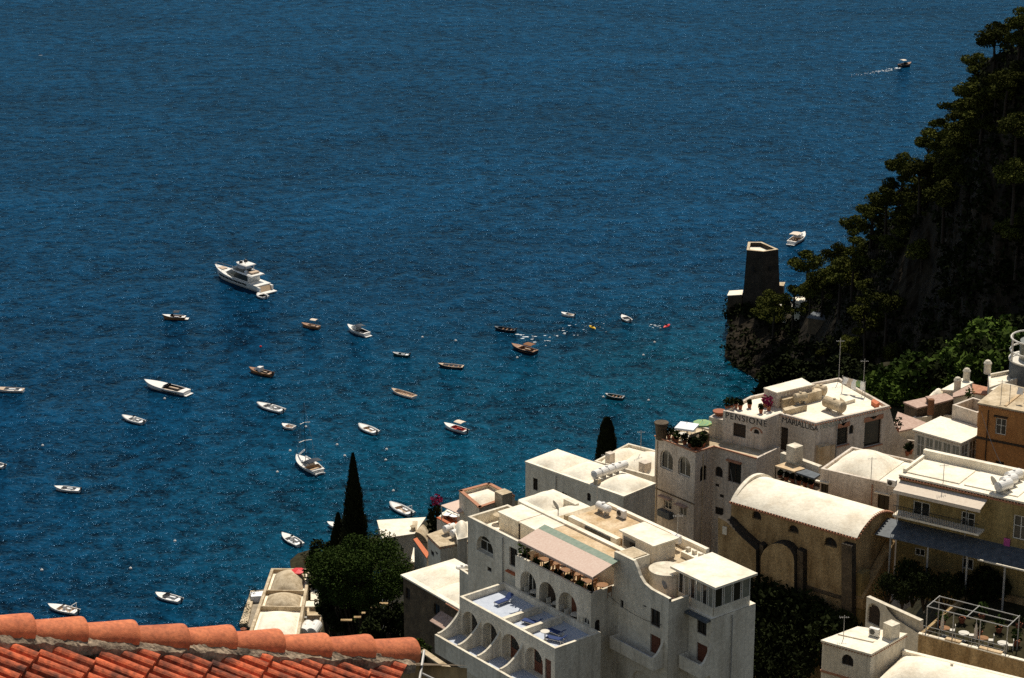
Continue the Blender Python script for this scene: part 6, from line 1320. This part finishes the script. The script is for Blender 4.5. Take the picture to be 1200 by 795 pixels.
special = [((947, 304), 38, 0), ((983, 297), 34, 0), ((1001, 262), 34, 0), ((1025, 246), 36, 0), ((1012, 285), 34, 0), ((965, 325), 34, -14), ((950, 338), 30, -20), ((907, 357), 34, -16), ((1016, 365), 42, -40), ((1040, 352), 40, -40), ((1168, 39), 44, 0), ((1197, 24), 40, 0), ((1144, 72), 34, 0), ((1136, 103), 34, 0), ((1152, 118), 36, -8), ((1105, 150), 38, 0), ((1088, 166), 36, 0), ((1060, 190), 38, 0), ((1054, 212), 36, -6), ((1022, 244), 34, -4), ((1193, 144), 42, -30), ((1190, 202), 44, -36), ((1108, 224), 44, -20), ((1120, 128), 34, 0), ((1080, 195), 40, -12), ((1040, 228), 40, -8), ((985, 320), 40, -22), ((1000, 300), 40, -18), ((930, 345), 34, -14), ((1180, 90), 40, -14)]
for i, (px, w, dY) in enumerate(special):
    Y = ridgeY(px[0]) + dY - 3; c = PY(px, Y); s = (w*Y*1.05/FPX)/6.6
    lb = 'dark green pine on the headland cliff against the sea'
    if i == 0: lb = 'lone umbrella pine standing right of the watchtower'
    if i == 10: lb = 'tall umbrella pine with bare trunk on top of the cliff'
    tree_root('pine%d' % (0 if i in (0, 10) else i % 5), lb, 'tree', None if i in (0, 10) else 'pines on the headland cliff', (c[0], c[1], c[2] - 6.9*s), rt_.uniform(0, 6.28), (s, s, s))
for i in range(120):
    u = rt_.uniform(.12, .93); v = rt_.choice((rt_.uniform(.75, 1.0), rt_.uniform(.25, .9), rt_.uniform(0.02, .5) if u < .5 else rt_.uniform(.8, 1))); p = cliff_pt(u, v); s = rt_.uniform(.55, .95)
    if hidden_villa(p + Vector((0, 0, 3*s)), 12) or (u < .3 and v < .7): continue
    xx, yy = proj(p + Vector((0, 0, 4*s)))
    if 1120 < xx < 1192 and yy < 84: continue
    if .45 < u < .8 and .12 < v < .62 and rt_.random() < .75: continue
    tree_root('pine%d' % (i % 5), 'dark green pine on the headland cliff against the sea', 'tree', 'pines on the headland cliff', (p.x, p.y - 1.0, p.z - 3.0*s), rt_.uniform(0, 6.28), (s*1.1, s*1.1, s))
# low dark scrub over the cliff: uncountable cover, one object
sc_ = MB(); r7 = random.Random(77)
for i in range(2600):
    u = r7.uniform(.0, .95); v = r7.uniform(.05, 1.05); p = cliff_pt(u, v)
    if hidden_villa(p, 4) or (u < .2 and v < .8 and r7.random() < .75): continue
    if noise.noise(p*.05) < -.25 and v < .75: continue
    leaf_blob(sc_, (p.x, p.y - .5, p.z + .3), (1.5, 1.1, .9), 14, .42, r7, .3)
o = sc_.build('cliff_scrub', leaf_dark, kind='stuff'); o['label'] = 'dark scrub covering the headland cliff'
# bright scrub slope behind the roofs on the right
poly_sc = [(1015, 470), (1050, 440), (1100, 420), (1150, 402), (1200, 385), (1200, 425), (1150, 440), (1100, 455), (1062, 470)]
def inside(p, poly):
    c = False; n = len(poly)
    for i in range(n):
        a, b_ = poly[i], poly[i-1]
        if (a[1] > p[1]) != (b_[1] > p[1]) and p[0] < (b_[0]-a[0])*(p[1]-a[1])/(b_[1]-a[1]) + a[0]: c = not c
    return c
k = 0
while k < 75:
    px = (r7.uniform(1010, 1205), r7.uniform(383, 478))
    if not inside(px, poly_sc): continue
    p = hit(px, 225, 400); s = r7.uniform(1.2, 2.2); k += 1
    tree_root('bush%d' % r7.choice((0, 1, 2, 3, 0, 1, 4)), 'green bush on the scrub slope between the roofs and the cliff', 'shrub', 'bushes on the scrub slope', (p[0], p[1], p[2] - .2), r7.uniform(0, 6.28), (s, s, s))
gc = MB()
for i in range(2600):
    px = (r7.uniform(1000, 1210), r7.uniform(375, 485))
    if not inside(px, [(q[0], q[1] + (8 if q[1] > 430 else -10)) for q in poly_sc]): continue
    p = hit(px, 225, 400); leaf_blob(gc, (p[0], p[1], p[2] + .2), (1.0, 1.0, .5), 10, .28, r7, .2)
for i in range(2600):                                # the same cover over the open ground further right and down the near slope
    x, y = r7.uniform(50, 190), r7.uniform(60, 335)
    if x < 62 and y > 165: continue
    gc_z = th(x, y); leaf_blob(gc, (x, y, gc_z + .3), (1.9, 1.9, .8), 11, .5, r7, .2)
o = gc.build('ground_cover', leaf_bush, kind='stuff'); o['label'] = 'rough green ground cover on the scrub slope'
for i in range(60):
    px = (r7.uniform(890, 1020), r7.uniform(438, 470)); p = hit(px, 235, 500); s = r7.uniform(1.4, 2.4)
    if p[2] < .5 or p[1] < 250: continue
    tree_root('bush%d' % (4 + i % 2), 'dark bush in the ravine behind the lettered guest house', 'shrub', 'bushes in the ravine', (p[0], p[1], p[2] - .4), i, (s, s, s))
# cypresses, round tree and the dark garden on the left
def cypress(label, apex, base_px, zb, wpx, seed, group=None, pw=.82):
    b_ = P(base_px, zb); r = random.Random(seed); D = math.hypot(b_[1], 180 - zb); sc = FPX/D
    a = PY(apex, b_[1]); h = a[2] - zb; rad = wpx/sc/2; root = empty('cypress', b_, label, 'tree', group); root.location = (a[0], b_[1], zb)
    cr = MB()
    for i in range(15000):
        t = r.random()**1.35; z = h*(.04 + .96*t); R_ = rad*min(1, (1 - t)**pw*1.05)*(.9 + .25*noise.noise(Vector((t*9, seed, math.floor(r.random()*5)*.9))))
        an = r.uniform(0, 6.283); q = R_*math.sqrt(r.uniform(.35, 1.0)); p = Vector((q*math.cos(an), q*math.sin(an), z)); s = r.uniform(.11, .24)
        up = Vector((math.cos(an)*.4, math.sin(an)*.4, 1)).normalized()*s*1.7; w = Vector((-math.sin(an), math.cos(an), r.uniform(-.3, .3)))*s*.8; k = len(cr.v)
        cr.v += [tuple(p - w), tuple(p + w), tuple(p + w*.4 + up), tuple(p - w*.4 + up)]; cr.f.append((k, k+1, k+2, k+3))
    cr.build('crown', leaf_cyp, root, local=True); MB().tube([(0, 0, -2), (0, 0, h*.85)], [rad*.22, .05], 8).build('trunk', bark, root, local=True)
cypress('tall dark pointed cypress rising above the round tree', (413.5, 533), (421, 700), 44, 54, 1)
cypress('shorter blunt cypress left of the tall pointed one', (396, 603), (397, 700), 42, 46, 2)
cypress('dark cypress behind the domed house, beside the tower wing', (711.5, 492), (711.5, 560), 70, 30, 3, None, .4)
def big_tree(label, cpx, Y, rx, rz, seed, m, n=26, leaves=330, size=.3, name='round_tree'):
    c = PY(cpx, Y); r = random.Random(seed); zb_ = th(c[0], c[1]) - 1; root = empty(name, (c[0], c[1], zb_), label, 'tree'); h = c[2] - zb_
    cr = MB(); t = MB(); t.tube([(0, 0, -1), (.3, 0, h*.5), (0, 0, h)], [.6, .45, .25], 8)
    for i in range(n):
        a = r.uniform(0, 6.283); cz = r.uniform(-.75, .8); q = math.sqrt(max(0, 1 - cz*cz))*r.uniform(.55, .86); p = (rx*q*math.cos(a), rx*q*math.sin(a), h + rz*cz*.8); s = r.uniform(.26, .42)
        leaf_blob(cr, p, (rx*s, rx*s, rz*s*.9), leaves, size, r, .55); t.tube([(0, 0, h*.55), p], [.2, .05], 5)
    t.build('trunk', bark, root, local=True); cr.build('crown', m, root, local=True); return root
pb_ = P((425, 700), 44)
big_tree('broad round dark green tree below the tall cypress', (424, 670), pb_[1] - 8, 6.6, 5.0, 11, leaf_mid, 40, 900, .13)
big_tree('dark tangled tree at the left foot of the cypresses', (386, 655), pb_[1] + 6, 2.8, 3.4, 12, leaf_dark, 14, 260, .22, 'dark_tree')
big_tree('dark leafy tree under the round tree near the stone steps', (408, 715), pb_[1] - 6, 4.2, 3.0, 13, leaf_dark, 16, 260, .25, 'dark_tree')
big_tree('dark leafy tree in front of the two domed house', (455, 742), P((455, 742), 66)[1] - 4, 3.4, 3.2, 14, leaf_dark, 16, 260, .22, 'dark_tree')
gpx = [(372, 660), (368, 668), (376, 675), (392, 700), (380, 690), (398, 735), (420, 730), (440, 712), (430, 745), (470, 700), (478, 735), (488, 755), (498, 735), (510, 760), (520, 745), (465, 765), (480, 778), (535, 765), (505, 775), (450, 725), (412, 700)]
for i, px in enumerate(gpx):
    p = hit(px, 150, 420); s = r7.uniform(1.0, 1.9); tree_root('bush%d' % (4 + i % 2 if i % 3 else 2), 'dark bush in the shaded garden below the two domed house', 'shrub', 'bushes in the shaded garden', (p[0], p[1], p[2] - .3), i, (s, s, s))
st = P(b5(130, 400), 46); ss = empty('garden_steps', st, 'pale stone steps descending through the dark garden left of the two domed house', 'steps')
for i, (u, v, w) in enumerate(((255, 343, 60), (200, 371, 54), (133, 400, 26), (97, 425, 50), (30, 443, 80))):
    p = P(b5(u, v), 46 + (2 - i)*.9 + 6); b = MB(); b.box((p[0], p[1], p[2] - .1), (w*.1949/11, .5, .16)); b.build('step', stone, ss)
# dark bushes added to fill the deep shade between hotel and church; planting under the yellow house
for i, px in enumerate(((872, 700), (905, 715), (935, 725), (960, 735), (985, 742), (945, 745), (975, 755), (890, 725), (880, 715), (895, 745), (915, 700), (930, 760), (905, 780), (940, 720), (950, 770), (885, 770), (960, 740), (835, 640), (845, 655), (828, 655), (920, 730), (900, 790))):
    p = hit(px, 130, 300); s = r7.uniform(1.5, 2.4); tree_root('bush%d' % (6 + i % 2), 'dark bush filling the deep shade between the hotel and the church', 'shrub', 'bushes in the shaded gap', (p[0], p[1], p[2] - .3), i, (s, s, s))
for i in range(15):                                  # tall dark bushes added to fill the deep shade at the church foot
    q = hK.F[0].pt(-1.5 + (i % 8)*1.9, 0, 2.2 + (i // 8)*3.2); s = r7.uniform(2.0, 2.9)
    tree_root('bush%d' % (6 + i % 2), 'dark bush filling the deep shade between the hotel and the church', 'shrub', 'bushes in the shaded gap', (q[0], q[1], 87.4 - (i // 8)*1.2), i*1.3, (s, s, s*1.15))
for i, (u, v) in enumerate(((360, 230), (430, 250), (330, 200), (300, 260), (560, 260), (640, 240), (760, 230), (840, 250), (210, 240), (480, 220))):
    p = P(a8(u, v), 95.2); s = r7.uniform(.7, 1.25); tree_root('bush%d' % (6 + i % 2), 'leafy bush in front of the shaded ground floor of the yellow house', 'shrub', 'bushes before the yellow house', (p[0], p[1], 94.0), i, (s, s, s*1.4))
# ------------------------------------------------------------------ the tiled roof in the foreground
def foreground():
    D0 = 15.0
    r0 = ray((-8, 741)); R0 = Vector((r0[0]*D0, r0[1]*D0, CAM_H + r0[2]*D0))
    p = R(23.6); h = Vector((-.2, -.98, 0)).normalized(); g = Vector((.98*math.cos(p), -.2*math.cos(p), -math.sin(p))).normalized(); nrm = (h.cross(g)).normalized()
    if nrm.z < 0: nrm = -nrm
    def proj(q):
        z = q.z - CAM_H; D = q.y*math.cos(PITCH) - z*math.sin(PITCH); v = q.y*math.sin(PITCH) + z*math.cos(PITCH); return 600 + q.x/D*FPX, 397.5 - v/D*FPX
    lo, hi = .2, 2.0                                # how far the hip recedes per metre of fall
    def at475(k):
        t = 0
        while True:
            q = R0 + (g - h*k)*t; x, y = proj(q)
            if x > 475 or t > 9: return y, t
            t += .01
    for _ in range(30):
        k = (lo + hi)/2
        if at475(k)[0] > 768: lo = k
        else: hi = k
    U = at475(k)[1]; r = (g - h*k); rl = r.length; rd = r.normalized()
    root = empty('tiled_roof_house', tuple(R0 + Vector((0, -1, -6))), 'old red tiled roof in the foreground with rounded hip tiles set in mortar', 'house')
    rnd = random.Random(4); gauge = .31; tw_ = .20
    # flat interlocking tiles, one mesh: two rolls per tile, each course laps the next
    m = MB(); i0 = -4; i1 = int(U/gauge) + 1
    for i in range(i0, i1):
        u0 = i*gauge; u1 = min(u0 + gauge*1.06, U + .04)
        hv = -k*u0 - .02; vmax = 4.2; j = 0; off = rnd.uniform(-.02, .02)
        v = hv + .10 + off
        # start on the column grid so the rolls line up between courses
        c0 = math.floor(v/tw_)
        for j in range(c0, int(vmax/tw_)):
            va = j*tw_ + rnd.uniform(-.004, .004); lift = rnd.uniform(0, .012); tilt = rnd.uniform(-.006, .006); lo_v = []; hi_v = []
            ns = 16
            for s in range(ns + 1):
                x = s/ns; pr = 0.0
                # raised side roll, central roll, narrow dark channel between
                pr = .036*max(0, math.sin(math.pi*min(max((x - .03)/.39, 0), 1)))**.5 + .036*max(0, math.sin(math.pi*min(max((x - .53)/.40, 0), 1)))**.5
                if x > .955: pr = -.025
                vv_ = va + tw_*x
                lo_v.append(tuple(R0 + g*u0 + h*vv_ + nrm*(pr - .028 + tilt*x)))
                hi_v.append(tuple(R0 + g*u1 + h*vv_ + nrm*(pr + .004 + lift*.6 + tilt*x)))
            kx = len(m.v); bt = [tuple(Vector(q) - nrm*.05) for q in hi_v]; m.v += lo_v + hi_v + bt; w = ns + 1
            for s in range(ns): m.f.append((kx+s, kx+s+1, kx+w+s+1, kx+w+s)); m.f.append((kx+w+s, kx+w+s+1, kx+2*w+s+1, kx+2*w+s))
    tiles = m.build('roof', MATS['roof_tile'], root)
    # boarding under the tiles and the wall of the house
    A = R0 + g*(i0*gauge) + h*(-k*i0*gauge) ; Bp = R0 + g*U - h*(k*U); C = R0 + g*U + h*4.2; Dp = R0 + g*(i0*gauge) + h*4.2; dn = nrm*-.09
    # far slope of the hip, falling away from the camera
    gg = Vector((.35, .93, -.46)).normalized(); E1 = A + gg*1.4; E2 = Bp + gg*1.4
    b = MB(); b.add([tuple(q + dn) for q in (A, Bp, C, Dp)], [(0, 1, 2, 3)]); b.add([tuple(q + dn*1.0) for q in (A, Bp, E2, E1)], [(0, 1, 2, 3)]); b.build('roof_underlay', darkstone, root)
    zf = CAM_H - 16; w = MB()
    for q1, q2 in ((Bp - g*.12, C - g*.12), (E1, E2), (C - g*.12, Dp), (E2, Bp - g*.12)):
        a, c = q1 + dn*1.3, q2 + dn*1.3; w.add([tuple(a), tuple(c), (c.x, c.y, zf), (a.x, a.y, zf)], [(0, 1, 2, 3)])
    w.build('wall', stone, root)
    # hip tiles: tapering half cylinders, each lapping the one below
    ex = .365; n = int((U*rl + 1.2)/ex) + 1; side = rd.cross(nrm).normalized(); upv = side.cross(rd).normalized()
    if upv.z < 0: upv = -upv
    end = R0 + rd*(U*rl)
    for i in range(n):
        base = end - rd*(ex*(i + 1)); L = ex*1.12; jit = rnd.uniform(-.006, .006); yaw = rnd.uniform(-.03, .03); t = MB(); seg = 14; vs = []
        rings = ((0, .090), (L*.5, .102), (L*.93, .116), (L*.985, .114), (L, .104))
        ax = (rd + side*yaw).normalized()
        for dz, rr_ in rings:
            for s in range(seg + 1):
                a = math.pi*s/seg*1.06 - .03*math.pi; lift = .026*dz/L + .008
                vs.append(tuple(base + ax*dz + side*(math.cos(a)*rr_ + jit) + upv*(math.sin(a)*rr_*.82 + lift)))
        w_ = seg + 1; fs = [(q*w_ + s, q*w_ + s + 1, (q+1)*w_ + s + 1, (q+1)*w_ + s) for q in range(len(rings)-1) for s in range(seg)]
        kin = len(vs); vs += [tuple(Vector(v) - upv*.016 - (Vector(v) - (base + ax*rings[-1][0])).normalized()*0) for v in vs[-w_:]]
        fs += [((len(rings)-1)*w_ + s, (len(rings)-1)*w_ + s + 1, kin + s + 1, kin + s) for s in range(seg)]
        t.add(vs, fs); t.build('hip_tile', terra, tiles, smooth=True)
    # lumpy mortar bed along the near side of the hip tiles
    mo = MB(); N = 260; M_ = 9
    def mort(u, v):
        s = -1.4 + (U*rl + 1.4)*u; q = R0 + rd*s
        wd = .105 + .045*noise.noise(Vector((s*4.0, 3, 0))) + .03*noise.noise(Vector((s*13, 5, 0)))
        lat = -.02 + (wd + .075)*v; hgt = .025 + .035*(1 - v**2.0) + .012*noise.noise(Vector((s*14, v*5, 0))) + .010*noise.noise(Vector((s*38, v*12, 2))) - (.05 if v > .99 else 0)
        hd = h - rd*h.dot(rd); hd.normalize()
        return tuple(q + hd*lat + nrm*hgt)
    mo.grid(mort, N, M_); mo.build('mortar_bed', mortar, tiles)
    # thin guard wire and posts beyond the right end of the roof
    rr2 = empty('guard_rail', tuple(end + Vector((.3, .1, -1.2))), 'thin metal guard rail past the right end of the red roof', 'railing')
    def at(px, D): q = ray(px); return (q[0]*D, q[1]*D, CAM_H + q[2]*D)
    MB().tube([at((474, 764), 17.4), at((497, 765.5), 17.4)], .006, 5).build('wire', greym, rr2); MB().tube([at((497, 763), 17.4), at((491, 800), 17.1)], .010, 6).build('post', greym, rr2); MB().tube([at((495, 790), 17.2), at((520, 802), 17.0)], .010, 6).build('wire', greym, rr2)
foreground()
# lower terrace wall below the hotel balcony
b = MB(); q = rect(b5(455, 622), b5(715, 800), 95.3, .35); b.prism(q, 86, 95.3); lw = top_thing('terrace_wall', b, darkstone, 'dark retaining wall with pale coping below the hotel balcony', 'wall')
b = MB(); b.prism(inset(q, -.08), 95.303, 95.42); cpo = b.build('coping', rooft, lw, local=False)
for i in range(7): p = lerp(q[0], q[1], .02 + i*.05); s = .5; tree_root('bush%d' % (2 if i % 2 else 0), 'flowering bush along the dark retaining wall below the hotel balcony', 'shrub', 'bushes along the retaining wall', (p[0] - .3, p[1] + .9, 95.0 - i*.1), i, (s, s, s))

# drainpipes and cables
def pipe(h, F, s, za, zb, m=greym):
    MB().tube([F.pt(s, za, .08), F.pt(s, zb, .08)], .05, 6).build('drainpipe', m, h.root)
pipe(hG, hG.F[3], 2.6, 92, 99.6); pipe(hT, hT.F[0], .35, 86, 96.6, rooft); pipe(hT, hT.F[1], 1.0, 86, 96.6, rooft); pipe(hB, hB.F[0], 4.2, 84, 93.3); pipe(hD, hD.F[0], 5.2, 90, 99.2, brick); pipe(hY, hY.F[0], 6.3, 93, 102.6); pipe(hP, hP.F[1], 2.0, 90, 105.4); pipe(hW, hW.F[0], 4.6, 95, 106.2); pipe(hO, hO.F[0], 1.0, 92, 102.0, dkwood)
def cable(label, a, b, sag):
    a, b = Vector(a), Vector(b); root = empty('overhead_cable', tuple(a), label, 'cable', 'overhead cables'); pts = []
    for i in range(13):
        t = i/12; p = a.lerp(b, t); p.z -= sag*4*t*(1-t); pts.append(tuple(p))
    MB().tube(pts, .022, 4).build('wire', iron, root)
cable('black cable sagging along the lettered wall of the guest house', hG.F[2].pt(.5, 98.6, .15), hG.F[3].pt(6.4, 96.8, .2), .5)
cable('black cable from the guest house wing to the church eave', hT.F[2].pt(2.0, 95.5, .1), F.pt(2, 0, 0)[:2] + (99.0,) if False else hK.F[0].pt(1.0, zK - .1, .3), .5)
cable('black cable from the big dome house to the yellow house', hD.F[0].pt(6.8, 98.6, .1), hY.F[0].pt(.4, zY - .5, .1), .2)
cable('black cable from the orange house across the roofs', hO.F[0].pt(.3, 101.8, .1), hY.F[0].pt(8.0, zY + .4, -4.5), .6)
cable('black cable drooping off the hotel side wall', FUr.pt(1.6, 105.2, .1), FM.pt(5.5, 104.6, .1), .4)

# roof clutter
def ac(h, q, z, az, label):
    root = empty('air_conditioner', (q[0], q[1], z), label, 'air conditioner', None, az)
    MB().box((0, 0, .38), (.85, .34, .62)).build('casing', hullw, root, local=True); f = MB().lathe([(.23, 0), (.23, .03), (.05, .05)], (0, 0, 0), 14).build('fan', outb, root, local=True); f.location = (-.12, -.17, .4); f.rotation_euler = (R(90), 0, 0)
    for x in (-.3, .3): MB().box((x, 0, .035), (.08, .3, .07)).build('foot', iron, root, local=True)
ac(hM, H(3.2, 13.6), 107.05, AZ1, 'white air conditioner at the far edge of the ochre roof')
ac(hM, H(9.6, 13.6), 107.05, AZ1, 'white air conditioner behind the roof room on the ochre roof')
ac(hD, lerp(pD[0], pD[1], .93), zD - .24, R(-35), 'white air conditioner at the right corner of the big dome house')
ac(hE, lerp(pE[0], pE[2], .62), hE.zr, R(-35), 'white air conditioner on the small white cube house roof')
for q, z, hgt, lb in ((H(9.3, 14.0), 107.05, 2.2, 'short aerial on the far side of the ochre roof'), (H(-.6, 14.3), 106.55, 2.6, 'aerial between the ochre roof and the two cream domes'), (lerp(pB[0], pB[2], .62), 93.66, 2.2, 'aerial on the white domed house near its tanks'), (lerp(pE[0], pE[2], .25), hE.zr, 2.0, 'aerial on the small white cube house'), (lerp(pO[0], pO[2], .2), hO.zr, 2.2, 'aerial on the orange house roof'), (lerp(pC[0], pC[2], .5), 92.9, 2.0, 'aerial beside the cream dome behind the tanks')): antenna(q, z, hgt, lb)
def laundry(label, a, b, z, items):
    root = empty('clothes_line', (a[0], a[1], z), label, 'clothes line', 'clothes lines on the roofs')
    for p in (a, b): MB().tube([(p[0], p[1], z), (p[0], p[1], z + 1.7)], .035, 5).build('post', greym, root)
    MB().tube([(a[0], a[1], z + 1.65), ((a[0]+b[0])/2, (a[1]+b[1])/2, z + 1.55), (b[0], b[1], z + 1.65)], .01, 4).build('line', greym, root)
    az = math.atan2(b[1]-a[1], b[0]-a[0]); n = len(items)
    for i, m in enumerate(items):
        p = lerp(a, b, (i + .7)/(n + .4)); hh = .7 + .2*(i % 3); c = MB(); c.grid(lambda u, v: (p[0] + math.cos(az)*(u-.5)*.6 + .05*math.sin(v*5 + i), p[1] + math.sin(az)*(u-.5)*.6 + .05*math.sin(u*6 + v*3), z + 1.58 - hh*v), 4, 5); c.build('cloth', m, root)
laundry('clothes line with white and pink washing on the orange house roof', lerp(pO[0], pO[2], .28), lerp(pO[1], pO[2], .35), hO.zr, [whitec, pinkcl, whitec, bluecloth])
laundry('clothes line with pale washing on the guest house roof', P(a4(640, 175), zr)[:2], P(a4(800, 215), zr)[:2], 99.72, [whitec, canvas, whitec, greenc, whitec])
